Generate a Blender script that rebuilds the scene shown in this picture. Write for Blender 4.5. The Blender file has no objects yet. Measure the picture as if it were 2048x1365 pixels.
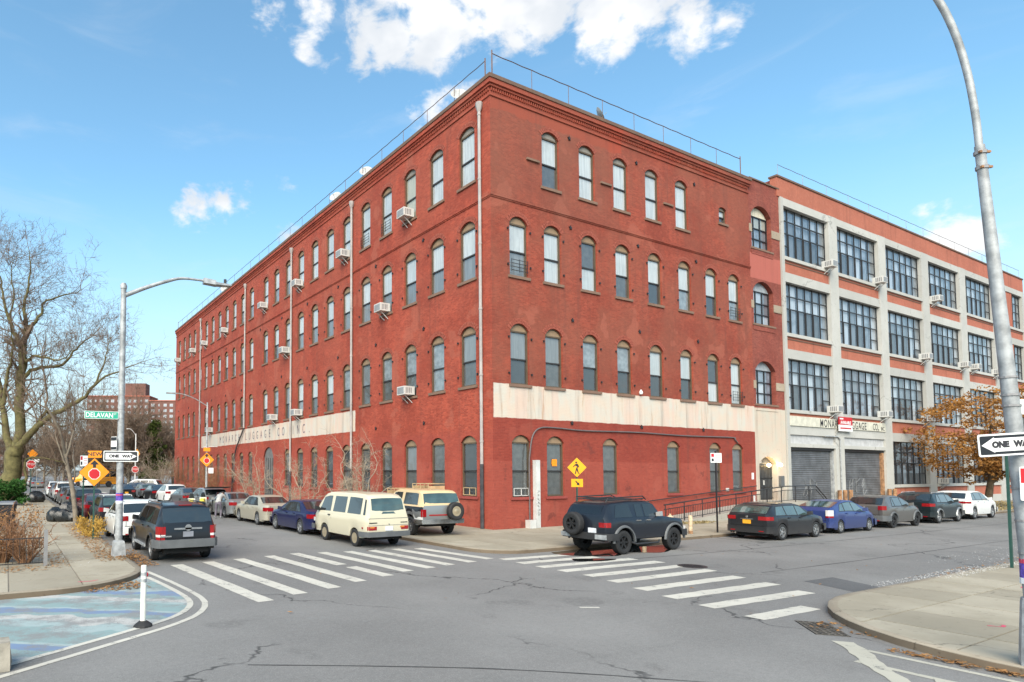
import bpy, math, random
import numpy as np
from mathutils import Vector, Matrix
random.seed(7); rng = np.random.default_rng(11)
SC = bpy.context.scene; COL = SC.collection
R = math.radians

# ---------------------------------------------------------------- camera
CAM = Vector((-19.307, -21.562, 2.8))
cr = Vector((0.87557, -0.48309, 0.00218)); cu = Vector((-0.02507, -0.04093, 0.99885)); cf = Vector((0.48244, 0.87461, 0.04795))
cam = bpy.data.cameras.new('camera'); camo = bpy.data.objects.new('camera', cam); COL.objects.link(camo)
mw = Matrix.Identity(4)
for i in range(3):
    mw[i][0], mw[i][1], mw[i][2], mw[i][3] = cr[i], cu[i], -cf[i], CAM[i]
camo.matrix_world = mw
cam.sensor_width = 36; cam.lens = 1243.54 / 2048 * 36; cam.shift_x = (1024 - 700) / 2048; cam.shift_y = (881.36 - 682.5) / 2048
cam.clip_start = .1; cam.clip_end = 3000
SC.camera = camo

# ---------------------------------------------------------------- node helper
class NT:
    def __init__(s, tree): s.t = tree; s.t.nodes.clear()
    def n(s, typ, ins=None, **pr):
        nd = s.t.nodes.new(typ)
        for k, v in pr.items(): setattr(nd, k, v)
        for k, v in (ins or {}).items(): s.put(nd.inputs[k], v)
        return nd
    def put(s, sock, v):
        if isinstance(v, bpy.types.NodeSocket): s.t.links.new(v, sock)
        elif v is not None:
            if isinstance(v, (tuple, list)) and len(v) == 3 and sock.type == 'RGBA': v = (*v, 1)
            sock.default_value = v
    def M(s, op, a, b=None, c=None, clamp=False):
        nd = s.n('ShaderNodeMath', operation=op, use_clamp=clamp)
        for i, v in enumerate((a, b, c)):
            if v is not None: s.put(nd.inputs[i], v)
        return nd.outputs[0]
    def V(s, op, a, b=None, out=0):
        nd = s.n('ShaderNodeVectorMath', operation=op); s.put(nd.inputs[0], a)
        if b is not None: s.put(nd.inputs[1], b)
        return nd.outputs[out]
    def mix(s, f, a, b, blend='MIX'):
        nd = s.n('ShaderNodeMix', data_type='RGBA', blend_type=blend)
        s.put(nd.inputs[0], f); s.put(nd.inputs[6], a); s.put(nd.inputs[7], b); return nd.outputs[2]
    def noise(s, vec, scale, detail=4, rough=.55, dist=0, out=0):
        nd = s.n('ShaderNodeTexNoise', {'Scale': scale, 'Detail': detail, 'Roughness': rough, 'Distortion': dist})
        if vec is not None: s.put(nd.inputs['Vector'], vec)
        return nd.outputs[out]
    def step(s, v, a, b):   # smooth ramp 0..1 from a to b
        nd = s.n('ShaderNodeMapRange', {1: a, 2: b, 3: 0., 4: 1.}, interpolation_type='SMOOTHSTEP'); s.put(nd.inputs[0], v); return nd.outputs[0]
    def band(s, v, a, b, e=.02): return s.M('MULTIPLY', s.step(v, a - e, a + e), s.step(v, b + e, b - e))
    def pos(s): return s.n('ShaderNodeNewGeometry').outputs['Position']
    def xyz(s, v): nd = s.n('ShaderNodeSeparateXYZ'); s.put(nd.inputs[0], v); return nd.outputs
    def comb(s, x, y, z=0.): nd = s.n('ShaderNodeCombineXYZ'); s.put(nd.inputs[0], x); s.put(nd.inputs[1], y); s.put(nd.inputs[2], z); return nd.outputs[0]

# ---------------------------------------------------------------- world, sun, exposure
SUN_EL, SUN_AZ = R(40), R(224)       # compass-like angle of where the sun stands, clockwise from +Y
w = bpy.data.worlds.new('World'); SC.world = w; w.use_nodes = True
k = NT(w.node_tree)
sky = k.n('ShaderNodeTexSky', sky_type='NISHITA', sun_disc=False, sun_elevation=SUN_EL, sun_rotation=SUN_AZ, air_density=1.0, dust_density=1.2, ozone_density=2.5, altitude=0)
hs = k.mix(1., sky.outputs[0], (.98, 1.27, 1.17), 'MULTIPLY')
dirv = k.V('NORMALIZE', k.n('ShaderNodeTexCoord').outputs['Generated'])
def pix_dir(x, y):
    d = cr * ((x - 700) / 1243.54) - cu * ((y - 881.36) / 1243.54) + cf; d.normalize(); return d
BLOBS = [(730,55,62),(790,72,74),(865,45,92),(725,112,36),(945,45,66),(1010,12,92),(1100,25,80),(1190,32,74),(1255,58,54),(1310,25,66),(1385,45,62),(1445,40,45),
  (1000,-70,120),(800,-70,110),(1230,-80,110),(541,30,40),(545,62,34),(632,10,44),(606,92,36),(625,70,24),(826,238,36),(872,230,42),(915,205,26),(945,185,32),(975,135,30),
  (400,416,46),(440,403,52),(488,412,42),(360,434,40),(575,356,28),(578,475,34),(1885,482,62),(1935,486,54),(1950,466,34),(250,-260,150),(-330,240,150),(2600,-100,140)]
dens = None
for (x, y, r) in BLOBS:
    d = k.V('DISTANCE', dirv, tuple(pix_dir(x, y)), out=1)
    v = k.M('MULTIPLY_ADD', d, -1243.54 / 46, r * .92 / 46 - .12)
    dens = v if dens is None else k.M('MAXIMUM', dens, v)
# the sky that goes on behind the camera carries the same broken cumulus
away = k.V('DOT_PRODUCT', dirv, tuple(cf), out=1)
gen = k.M('MULTIPLY_ADD', k.noise(k.V('MULTIPLY', dirv, (1, 1, 1.8)), 3.0, 3), 4.2, -2.25)
gen = k.M('ADD', gen, k.M('MULTIPLY', k.step(away, .1, .45), -3.))
dens = k.M('MAXIMUM', k.M('MAXIMUM', dens, -1.), gen)
wv = k.V('MULTIPLY', dirv, (1, 1, 1.5))
fb = k.noise(wv, 17, 10, .60, .25)
dd = k.M('ADD', dens, k.M('MULTIPLY_ADD', fb, 3.4, -1.75))
cl = k.step(dd, .0, .8)
wisp = k.M('MULTIPLY', k.step(k.noise(k.V('MULTIPLY', dirv, (1, 1, 4)), 4, 6, .6, .6), .5, .8), .16)
cl = k.M('MAXIMUM', cl, wisp)
el = k.xyz(dirv)[2]
hz = k.M('MULTIPLY', k.step(el, .42, .0), .86)                  # milky air low over the horizon
SKYK = 1.0
CLOUD = k.mix(k.step(k.noise(wv, 9, 4), .35, .7), (3.3, 3.5, 3.75), (4.6, 4.6, 4.6))
c0 = k.mix(hz, hs, (3.0, 3.45, 3.7))
c1 = k.mix(cl, c0, CLOUD)
bg = k.n('ShaderNodeBackground', {'Color': c1, 'Strength': .1})
k.t.links.new(bg.outputs[0], k.n('ShaderNodeOutputWorld').inputs[0])
w.cycles.sampling_method = 'MANUAL'; w.cycles.sample_map_resolution = 512
sl = bpy.data.lights.new('sun', 'SUN'); sl.energy = 2.4; sl.angle = R(50); sl.color = (1, .87, .73)
so = bpy.data.objects.new('sun', sl); COL.objects.link(so)
sd = Vector((math.sin(SUN_AZ) * math.cos(SUN_EL), math.cos(SUN_AZ) * math.cos(SUN_EL), math.sin(SUN_EL)))
so.rotation_euler = (-sd).to_track_quat('-Z', 'Y').to_euler(); so.location = (-40, -60, 60)
vs = SC.view_settings; vs.view_transform = 'Standard'; vs.look = 'None'; vs.gamma = 1; vs.exposure = 1.3
SC.cycles.max_bounces = 6; SC.cycles.diffuse_bounces = 3; SC.cycles.glossy_bounces = 3; SC.cycles.transmission_bounces = 4; SC.cycles.transparent_max_bounces = 8; SC.cycles.caustics_reflective = False; SC.cycles.caustics_refractive = False

# ---------------------------------------------------------------- mesh helpers
class MB:
    def __init__(s): s.v = []; s.f = []; s.m = []
    def add(s, vs, fs, mi=0):
        o = len(s.v); s.v += [tuple(map(float, p)) for p in vs]
        for f in fs: s.f.append(tuple(i + o for i in f)); s.m.append(mi)
        return s
    def quad(s, a, b, c, d, mi=0): return s.add((a, b, c, d), ((0, 1, 2, 3),), mi)
    def box(s, x0, x1, y0, y1, z0, z1, mi=0):
        v = [(x, y, z) for z in (z0, z1) for y in (y0, y1) for x in (x0, x1)]
        return s.add(v, ((0, 2, 3, 1), (4, 5, 7, 6), (0, 1, 5, 4), (2, 6, 7, 3), (0, 4, 6, 2), (1, 3, 7, 5)), mi)
    def hexa(s, lo, hi, mi=0):    # two quads (4 pts each), joined
        return s.add(list(lo) + list(hi), ((3, 2, 1, 0), (4, 5, 6, 7), (0, 1, 5, 4), (1, 2, 6, 5), (2, 3, 7, 6), (3, 0, 4, 7)), mi)
    def bar(s, a, b, t, mi=0, t2=None, up=(0, 0, 1)):   # square bar between two points
        a = Vector(a); b = Vector(b); d = (b - a).normalized(); u = Vector(up)
        if abs(d.dot(u)) > .95: u = Vector((1, 0, 0))
        x = d.cross(u).normalized(); y = x.cross(d); t2 = t if t2 is None else t2
        q = lambda c: [c + x * (i * t / 2) + y * (j * t2 / 2) for i, j in ((-1, -1), (1, -1), (1, 1), (-1, 1))]
        return s.hexa(q(a), q(b), mi)
    def tube(s, pts, rad, n=6, mi=0, cap=True):
        P = [Vector(p) for p in pts]; o = len(s.v); m = len(P)
        if not hasattr(rad, '__len__'): rad = [rad] * m
        ref = None
        for i in range(m):
            d = (P[min(i + 1, m - 1)] - P[max(i - 1, 0)]).normalized()
            if ref is None: ref = Vector((0, 0, 1)) if abs(d.z) < .9 else Vector((1, 0, 0))
            x = d.cross(ref)
            if x.length < 1e-4: x = d.cross(Vector((0, 1, 0)))
            x.normalize(); y = x.cross(d).normalized(); ref = y if abs(d.dot(y)) < .99 else ref
            for j in range(n):
                a = 2 * math.pi * j / n; s.v.append(tuple(P[i] + (x * math.cos(a) + y * math.sin(a)) * rad[i]))
        for i in range(m - 1):
            for j in range(n):
                j2 = (j + 1) % n; s.f.append((o + i * n + j, o + i * n + j2, o + (i + 1) * n + j2, o + (i + 1) * n + j)); s.m.append(mi)
        if cap:
            s.f.append(tuple(o + j for j in range(n))[::-1]); s.m.append(mi)
            s.f.append(tuple(o + (m - 1) * n + j for j in range(n))); s.m.append(mi)
        return s
    def lathe(s, prof, n=16, mi=0, c=(0, 0, 0), ax='z', close=False):
        o = len(s.v); m = len(prof)
        for r, h in prof:
            for j in range(n):
                a = 2 * math.pi * j / n; p = (r * math.cos(a), r * math.sin(a), h)
                if ax == 'x': p = (p[2], p[0], p[1])
                if ax == 'y': p = (p[0], p[2], p[1])
                s.v.append((c[0] + p[0], c[1] + p[1], c[2] + p[2]))
        for i in range(m if close else m - 1):
            i2 = (i + 1) % m
            for j in range(n):
                j2 = (j + 1) % n; s.f.append((o + i * n + j, o + i * n + j2, o + i2 * n + j2, o + i2 * n + j)); s.m.append(mi)
        if not close:
            for i in (0, m - 1):
                if prof[i][0] > 1e-4: s.f.append(tuple(o + i * n + j for j in range(n))); s.m.append(mi)
        return s
    def prism(s, poly, fn, d0, d1, mi=0):   # poly 2D; fn(a,b,d)->3D
        n = len(poly); lo = [fn(a, b, d0) for a, b in poly]; hi = [fn(a, b, d1) for a, b in poly]
        return s.add(lo + hi, [tuple(range(n))[::-1], tuple(range(n, 2 * n))] + [(i, (i + 1) % n, n + (i + 1) % n, n + i) for i in range(n)], mi)
    def grid(s, rows, mi=0):   # rows of equal-length point lists
        o = len(s.v); n = len(rows[0])
        for r in rows: s.v += [tuple(map(float, p)) for p in r]
        for i in range(len(rows) - 1):
            for j in range(n - 1): s.f.append((o + i * n + j, o + i * n + j + 1, o + (i + 1) * n + j + 1, o + (i + 1) * n + j)); s.m.append(mi)
        return s
    def mesh(s, name, mats, smooth=None):
        me = bpy.data.meshes.new(name); me.from_pydata(s.v, [], s.f)
        for m in (mats if isinstance(mats, (list, tuple)) else [mats]): me.materials.append(MAT[m] if isinstance(m, str) else m)
        if len(me.materials) > 1: me.polygons.foreach_set('material_index', s.m)
        if smooth:
            me.polygons.foreach_set('use_smooth', [True] * len(me.polygons)); me.set_sharp_from_angle(angle=R(smooth))
        me.update(); return me
    def build(s, name, mats, parent=None, smooth=None, loc=None): return link(name, s.mesh(name, mats, smooth), parent, loc)
def link(name, me, parent=None, loc=None, rz=None):
    o = bpy.data.objects.new(name, me); COL.objects.link(o)
    if parent is not None: o.parent = parent
    if loc is not None: o.location = loc
    if rz: o.rotation_euler = (0, 0, rz)
    return o
def tag(o, label=None, cat=None, group=None, kind=None):
    if label: o['label'] = label
    if cat: o['category'] = cat
    if group: o['group'] = group
    if kind: o['kind'] = kind
    return o
def thing(name, label, cat, loc=(0, 0, 0), rz=0, group=None): return tag(link(name, None, None, loc, rz), label, cat, group)
def structure(o): o['kind'] = 'structure'; return o
def copy_tree(o, parent=None):
    c = o.copy(); COL.objects.link(c); c.parent = parent
    for ch in list(o.children): copy_tree(ch, c)
    return c
def matslot(o, i, m):
    o.material_slots[i].link = 'OBJECT'; o.material_slots[i].material = MAT[m]
def text_mesh(body, size, mat, extrude=.003, sx=1., spacing=1., bold=0., align='CENTER'):
    cu_ = bpy.data.curves.new('lettering', 'FONT'); cu_.body = body; cu_.size = size; cu_.extrude = extrude; cu_.align_x = align; cu_.align_y = 'CENTER'; cu_.space_character = spacing; cu_.resolution_u = 3; cu_.offset = bold
    o = bpy.data.objects.new('lettering', cu_); COL.objects.link(o); dg = bpy.context.evaluated_depsgraph_get(); dg.update()
    me = bpy.data.meshes.new_from_object(o.evaluated_get(dg)); bpy.data.objects.remove(o); bpy.data.curves.remove(cu_)
    if sx != 1:
        for v in me.vertices: v.co.x *= sx
    me.materials.clear(); me.materials.append(MAT[mat]); me.name = 'lettering'
    return me
def vert_text(name, body, size, mat, parent, loc, rz=0, **kw):   # text standing upright, reading along local +x, facing local -y
    o = link(name, text_mesh(body, size, mat, **kw), parent, loc); o.rotation_euler = (R(90), 0, rz); return o

# ---------------------------------------------------------------- materials
MAT = {}
def mk(name):
    m = bpy.data.materials.new(name); m.use_nodes = True; MAT[name] = m; k = NT(m.node_tree)
    b = k.n('ShaderNodeBsdfPrincipled'); k.t.links.new(b.outputs[0], k.n('ShaderNodeOutputMaterial').inputs[0]); return k, b
def bump(k, b, h, strength=.3, dist=.01):
    nd = k.n('ShaderNodeBump', {'Strength': strength, 'Distance': dist, 'Height': h}); k.put(b.inputs['Normal'], nd.outputs[0])
def simple(name, col, rough=.6, metal=0., var=.12, scale=3., coat=0., bumpy=0., spec=None, fine=0.):
    k, b = mk(name); co = k.n('ShaderNodeTexCoord').outputs['Object']
    n = k.noise(co, scale, 5, .6)
    c = k.mix(k.step(n, .3, .7), tuple(x * (1 - var) for x in col), tuple(min(1, x * (1 + var)) for x in col))
    k.put(b.inputs['Base Color'], c); k.put(b.inputs['Roughness'], k.M('MULTIPLY_ADD', n, .2, rough - .1, clamp=True)); b.inputs['Metallic'].default_value = metal
    if coat: b.inputs['Coat Weight'].default_value = coat; b.inputs['Coat Roughness'].default_value = .06
    if spec is not None: b.inputs['Specular IOR Level'].default_value = spec
    if bumpy: bump(k, b, k.noise(co, scale * 8, 4), bumpy, .01)
    return k, b
def srgb(r, g, b): return tuple(((c / 255) / 12.92 if c <= 10 else ((c / 255 + .055) / 1.055) ** 2.4) for c in (r, g, b))
def paintmat(name, col, metal=.25, rough=.32):
    k, b = mk(name); co = k.n('ShaderNodeTexCoord').outputs['Object']
    z = k.xyz(co)[2]; n = k.noise(co, 2.5, 5, .65)
    dirt = k.M('MULTIPLY', k.step(z, .75, .15), k.M('MULTIPLY_ADD', n, .8, .1), clamp=True)      # road film low on the doors
    dirt = k.M('MAXIMUM', k.M('MULTIPLY', dirt, .32), k.M('MULTIPLY', k.step(n, .5, .8), .05))
    k.put(b.inputs['Base Color'], k.mix(dirt, col, (.16, .145, .125))); b.inputs['Metallic'].default_value = metal
    k.put(b.inputs['Roughness'], k.M('MULTIPLY_ADD', dirt, .5, rough, clamp=True)); b.inputs['Coat Weight'].default_value = .4; b.inputs['Specular IOR Level'].default_value = .3; k.put(b.inputs['Coat Roughness'], k.M('MULTIPLY_ADD', dirt, .6, .06))

# --- brick of the big corner building: raw brick, repainted zones, wear
def brickmat(name, zones, c1, c2, mortar, patch=None):
    k, b = mk(name); P = k.pos(); x, y, z = k.xyz(P)
    nrm = k.xyz(k.n('ShaderNodeNewGeometry').outputs['Normal']); right = k.M('GREATER_THAN', k.M('ABSOLUTE', nrm[1]), .5)
    uv = k.comb(k.M('ADD', x, y), z)
    br = k.n('ShaderNodeTexBrick', {'Vector': uv, 'Color1': (*c1, 1), 'Color2': (*c2, 1), 'Mortar': (*mortar, 1), 'Scale': 1., 'Mortar Size': .010, 'Mortar Smooth': .3, 'Bias': -.1, 'Brick Width': .215, 'Row Height': .072}, offset=.5)
    col = br.outputs[0]
    big = k.noise(P, .35, 5, .6); mid = k.noise(P, 1.6, 5, .65); sp = k.noise(P, 9., 4, .7); fi = k.noise(P, 30., 3, .7)
    col = k.mix(k.M('MULTIPLY', k.step(big, .42, .62), .55), col, tuple(a * .8 for a in c1))
    mot = k.noise(P, 5.5, 5, .78); col = k.mix(k.M('MULTIPLY', k.step(mot, .50, .70), .34), col, tuple(min(1, a * f_) for a, f_ in zip(c2, (1.25, 1.7, 1.8)))); col = k.mix(k.M('MULTIPLY', k.step(mot, .46, .30), .4), col, tuple(a * .72 for a in c1))
    col = k.mix(k.M('MULTIPLY', k.step(mid, .5, .75), .35), col, tuple(min(1, a * 1.35) for a in c2))
    col = k.mix(k.M('MULTIPLY', k.step(fi, .62, .72), k.M('MULTIPLY', k.step(mid, .4, .6), .4)), col, (.50, .22, .16))   # pale spalls
    e = k.M('MULTIPLY_ADD', mid, .12, -.06)
    zz = k.M('ADD', z, e); xx = k.M('ADD', x, e); yy = k.M('ADD', y, e)
    env = dict(k=k, x=xx, y=yy, z=zz, x0=x, y0=y, z0=z, right=right, left=k.M('SUBTRACT', 1., right), big=big, mid=mid, sp=sp, fi=fi)
    col = zones(env, col)
    # soot streaks below sills and damp towards the foot of the wall follow stains, not shade
    st = k.noise(k.comb(k.M('MULTIPLY', k.M('ADD', x, y), 2.2), k.M('MULTIPLY', z, .12)), 1., 5, .65)
    col = k.mix(k.M('MULTIPLY', k.step(st, .50, .76), .45), col, (.13, .05, .038), 'MIX')
    col = k.mix(k.M('MULTIPLY', k.step(sp, .64, .74), .22), col, (.40, .20, .15))
    k.put(b.inputs['Base Color'], col); k.put(b.inputs['Roughness'], k.M('MULTIPLY_ADD', mid, .25, .68)); b.inputs['Specular IOR Level'].default_value = .3
    h = k.M('ADD', k.M('MULTIPLY', br.outputs[1], -1.), k.M('MULTIPLY', sp, .5)); bump(k, b, h, .55, .008)
    return k, b
def zones_main(e, col):
    k, x, y, z, rt, lf, mid, fi = (e[i] for i in ('k', 'x', 'y', 'z', 'right', 'left', 'mid', 'fi')); A = lambda a, b: k.M('MULTIPLY', a, b)
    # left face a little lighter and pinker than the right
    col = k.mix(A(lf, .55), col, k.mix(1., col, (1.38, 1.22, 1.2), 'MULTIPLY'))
    brn = k.M('MULTIPLY', k.step(k.noise(k.pos(), .28, 5, .65), .38, .62), k.step(z, 6.6, 7.2)); col = k.mix(A(brn, k.M('MULTIPLY_ADD', rt, .30, .22)), col, (.23, .082, .052))
    rep = A(k.step(k.noise(k.pos(), .55, 3, .5), .60, .63), .4); col = k.mix(rep, col, (.38, .115, .075))
    # painted ground storey
    low = A(rt, k.step(z, 5.27, 5.24)); worn = k.M('MAXIMUM', k.step(k.noise(k.pos(), .9, 6, .72), .57, .64), k.M('MULTIPLY', k.step(k.noise(k.pos(), 4., 6, .75), .60, .66), .8))
    deep = k.mix(.45, (.23, .032, .024), col); pink = k.mix(.45, (.33, .066, .048), col)
    two = k.mix(k.step(z, 3.22, 3.28), pink, deep); two = k.mix(A(worn, .75), two, (.15, .036, .028))
    col = k.mix(A(low, .93), col, two)
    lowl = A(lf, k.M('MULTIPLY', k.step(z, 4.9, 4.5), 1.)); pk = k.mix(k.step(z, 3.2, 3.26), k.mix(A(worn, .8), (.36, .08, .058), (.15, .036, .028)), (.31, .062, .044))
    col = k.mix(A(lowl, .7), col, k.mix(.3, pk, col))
    # white painted bands
    wht = k.mix(k.step(k.noise(k.pos(), 1.3, 4), .35, .7), (.60, .50, .41), (.55, .52, .46))
    pin = k.step(k.noise(k.comb(k.M('MULTIPLY', k.M('ADD', x, y), 1.0), 0.), .9, 2), .5, .56); wht = k.mix(A(pin, .5), wht, (.62, .44, .36))
    rust = k.noise(k.comb(k.M('MULTIPLY', k.M('ADD', x, y), 4.), k.M('MULTIPLY', z, .25)), 1., 5, .7); wht = k.mix(A(k.step(rust, .56, .72), .6), wht, (.42, .24, .12))
    chip = k.step(k.noise(k.pos(), 14, 4, .75), .66, .70)
    br_ = A(rt, A(k.band(z, 5.25, 6.82), k.step(x, .02, .1)))
    bl_ = A(lf, A(k.band(z, 5.28, 6.6), k.band(y, 12.75, 48.4)))
    col = k.mix(A(k.M('MAXIMUM', br_, bl_), k.M('SUBTRACT', 1., A(chip, .6))), col, wht)
    # freshly relaid brick high at the corner
    pt = A(rt, A(k.step(k.M('MULTIPLY_ADD', mid, .5, z), 19.95, 20.05), k.step(k.M('MULTIPLY_ADD', mid, .4, x), 9.5, 9.3)))
    col = k.mix(A(pt, .85), col, (.34, .062, .034))
    top = A(rt, A(k.step(z, 15.4, 15.6), k.step(x, 9., 7.5))); col = k.mix(A(top, .28), col, (.19, .085, .058))
    return col
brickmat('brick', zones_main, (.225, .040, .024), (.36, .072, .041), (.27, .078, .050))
def zones_annex(e, col):
    k, x, y, z, mid, fi = (e[i] for i in ('k', 'x', 'y', 'z', 'mid', 'fi')); A = lambda a, b: k.M('MULTIPLY', a, b)
    plain = k.band(z, 15.0, 16.6); col = k.mix(A(plain, .8), col, (.45, .13, .10))
    wht = k.mix(k.step(k.noise(k.pos(), 1.3, 4), .35, .7), (.56, .46, .37), (.52, .48, .40))
    chip = k.step(k.noise(k.pos(), 9, 5, .8), .63, .67)
    low = A(k.step(z, 6.8, 6.72), k.step(x, 20.9, 21.0)); col = k.mix(A(low, k.M('SUBTRACT', 1., A(chip, .85))), col, wht)
    return col
brickmat('annex_brick', zones_annex, (.20, .042, .030), (.31, .078, .052), (.25, .09, .066))
brickmat('orange_brick', lambda e, c: e['k'].mix(e['k'].M('MULTIPLY', e['k'].step(e['mid'], .4, .7), .25), c, (.40, .135, .085)), (.40, .128, .080), (.43, .145, .092), (.40, .135, .088))
brickmat('tower_brick', lambda e, c: c, (.16, .075, .06), (.20, .09, .07), (.17, .09, .075))
def ringmat():
    k, b = mk('arch_brick'); P = k.pos(); n = k.noise(P, 12, 4, .7)
    k.put(b.inputs['Base Color'], k.mix(k.step(n, .35, .65), (.22, .046, .028), (.34, .09, .056))); b.inputs['Roughness'].default_value = .8; bump(k, b, n, .4, .01)
ringmat()

# --- ground surfaces
def asphalt(name, base, crack=1., patchy=1.):
    k, b = mk(name); P = k.pos()
    big = k.noise(P, .12, 5, .6); mid = k.noise(P, .9, 5, .6); ag = k.noise(P, 45, 3, .75); ag2 = k.noise(P, 160, 2, .6)
    c = k.mix(k.step(big, .35, .68), tuple(a * .8 for a in base), tuple(a * 1.18 for a in base))
    c = k.mix(k.M('MULTIPLY', k.step(mid, .55, .8), .4 * patchy), c, tuple(a * .62 for a in base))
    c = k.mix(k.M('MULTIPLY', k.step(ag, .5, .75), .65), c, tuple(a * 2.0 for a in base)); c = k.mix(k.M('MULTIPLY', k.step(ag, .45, .25), .6), c, tuple(a * .5 for a in base)); c = k.mix(k.M('MULTIPLY', k.step(ag2, .6, .85), .4), c, tuple(a * 2.4 for a in base))
    ag3 = k.noise(P, 11, 4, .8); c = k.mix(k.M('MULTIPLY', k.step(ag3, .45, .75), .35), c, tuple(a * .66 for a in base)); c = k.mix(k.M('MULTIPLY', k.step(ag3, .55, .28), .28), c, tuple(a * 1.4 for a in base))
    oil = k.M('MULTIPLY', k.step(k.noise(P, .55, 3, .5), .62, .70), k.step(ag3, .3, .6)); c = k.mix(k.M('MULTIPLY', oil, .38), c, tuple(a * .45 for a in base))
    vo = k.n('ShaderNodeTexVoronoi', {'Scale': .17, 'Vector': k.V('ADD', P, k.V('MULTIPLY', k.noise(P, .8, 4, .6, out=1), (2.2, 2.2, 0)))}, feature='DISTANCE_TO_EDGE', voronoi_dimensions='2D').outputs[0]
    cr_ = k.M('MULTIPLY', k.step(vo, .012, .0), k.M('MULTIPLY', k.step(k.noise(P, .3, 3), .44, .56), .75 * crack))
    c = k.mix(cr_, c, (.018, .018, .018))
    k.put(b.inputs['Base Color'], c); k.put(b.inputs['Roughness'], k.M('MULTIPLY_ADD', mid, .3, .62)); b.inputs['Specular IOR Level'].default_value = .35
    bump(k, b, k.M('ADD', k.M('MULTIPLY', ag, .7), k.M('MULTIPLY', cr_, -2.)), .35, .006)
asphalt('asphalt', (.185, .180, .172)); asphalt('asphalt_patch', (.10, .10, .10), .2); asphalt('wet_asphalt', (.05, .05, .05), .6)
def concrete(name, c1, c2, stain=(.2, .17, .13), rough=.85, sc=1.):
    k, b = mk(name); P = k.pos(); ob = k.n('ShaderNodeObjectInfo').outputs['Random']
    big = k.noise(P, .5 * sc, 6, .65); mid = k.noise(P, 3 * sc, 5, .65); fi = k.noise(P, 60, 3, .7)
    c = k.mix(k.step(big, .35, .65), c1, c2); c = k.mix(k.M('MULTIPLY_ADD', ob, .6, -.1, clamp=True), c, tuple(a * .72 for a in c1))
    c = k.mix(k.M('MULTIPLY', k.step(mid, .56, .78), .55), c, stain); c = k.mix(k.M('MULTIPLY', k.step(fi, .6, .8), .25), c, tuple(a * .6 for a in c1)); c = k.mix(k.M('MULTIPLY', k.step(k.noise(P, 9, 2, .4), .69, .73), .45), c, tuple(a * .45 for a in c1)); gr = k.n('ShaderNodeTexVoronoi', {'Scale': .33 * sc, 'Vector': k.V('ADD', P, k.V('MULTIPLY', k.noise(P, 1.1, 4, .6, out=1), (1.2, 1.2, 1.2)))}, feature='DISTANCE_TO_EDGE').outputs[0]; c = k.mix(k.M('MULTIPLY', k.step(gr, .010, .0), k.M('MULTIPLY', k.step(k.noise(P, .4, 2), .50, .58), .6)), c, tuple(a * .3 for a in c1))
    k.put(b.inputs['Base Color'], c); b.inputs['Roughness'].default_value = rough; b.inputs['Specular IOR Level'].default_value = .3; bump(k, b, k.M('ADD', mid, fi), .25, .006)
concrete('sidewalk', (.30, .265, .20), (.375, .335, .26)); concrete('sidewalk_base', (.20, .175, .14), (.25, .22, .18)); concrete('kerb', (.26, .22, .165), (.36, .31, .24), (.10, .06, .035))
concrete('kerb_steel_shaded', (.15, .11, .075), (.20, .155, .11), (.07, .045, .03)); concrete('concrete_frame', (.43, .425, .395), (.49, .48, .45), (.36, .34, .30), sc=.8); concrete('concrete_ramp', (.38, .36, .31), (.45, .42, .37)); concrete('stone', (.34, .27, .20), (.42, .35, .27), (.16, .12, .09)); concrete('soil', (.20, .15, .10), (.26, .20, .14), (.10, .08, .06))
def roadpaint(name, col, wear=.5):
    k, b = mk(name); P = k.pos(); n = k.noise(P, 3.2, 7, .72); ag = k.noise(P, 55, 3, .7); mid = k.noise(P, .6, 3)
    wr = k.M('MULTIPLY', k.step(k.M('MULTIPLY_ADD', ag, .5, n), .80, .98), wear * 1.4, clamp=True)
    c = k.mix(k.step(mid, .3, .7), tuple(a * .86 for a in col), col)
    k.put(b.inputs['Base Color'], k.mix(wr, c, (.11, .11, .11))); b.inputs['Roughness'].default_value = .75; bump(k, b, ag, .2, .004)
roadpaint('white_paint', (.53, .505, .44), .8); roadpaint('cream_paint', (.43, .41, .34), .95)
def bluepaint():
    k, b = mk('plaza_paint'); P = k.pos(); x, y, z = k.xyz(P)
    wv = k.V('ADD', P, k.V('MULTIPLY', k.noise(P, .35, 4, .55, out=1), (3.2, 3.2, 0))); a, c_, _ = k.xyz(wv)
    v = k.M('ADD', k.M('MULTIPLY', c_, .55), k.M('MULTIPLY', a, .38)); f = k.M('FRACT', k.M('MULTIPLY', v, .62))
    teal, blue, white, pale = (.21, .30, .30), (.15, .215, .33), (.43, .43, .41), (.29, .365, .365)
    c = k.mix(k.step(f, .28, .31), teal, pale); c = k.mix(k.step(f, .42, .45), c, white); c = k.mix(k.step(f, .58, .61), c, teal); c = k.mix(k.step(f, .72, .75), c, blue); c = k.mix(k.step(f, .90, .93), c, pale)
    ag = k.noise(P, 45, 3, .75); n = k.noise(P, 1.5, 7, .7); wr = k.step(k.M('MULTIPLY_ADD', ag, .55, n), .70, .90)
    k.put(b.inputs['Base Color'], k.mix(k.M('MULTIPLY', wr, .85), c, (.20, .195, .19))); b.inputs['Roughness'].default_value = .75; bump(k, b, ag, .3, .005)
bluepaint()
def puddle():
    k, b = mk('puddle_water'); P = k.pos(); b.inputs['Base Color'].default_value = (.02, .02, .02, 1); b.inputs['Roughness'].default_value = .04; b.inputs['Specular IOR Level'].default_value = .9
    bump(k, b, k.noise(P, 3, 2), .02, .01)
puddle()
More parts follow.
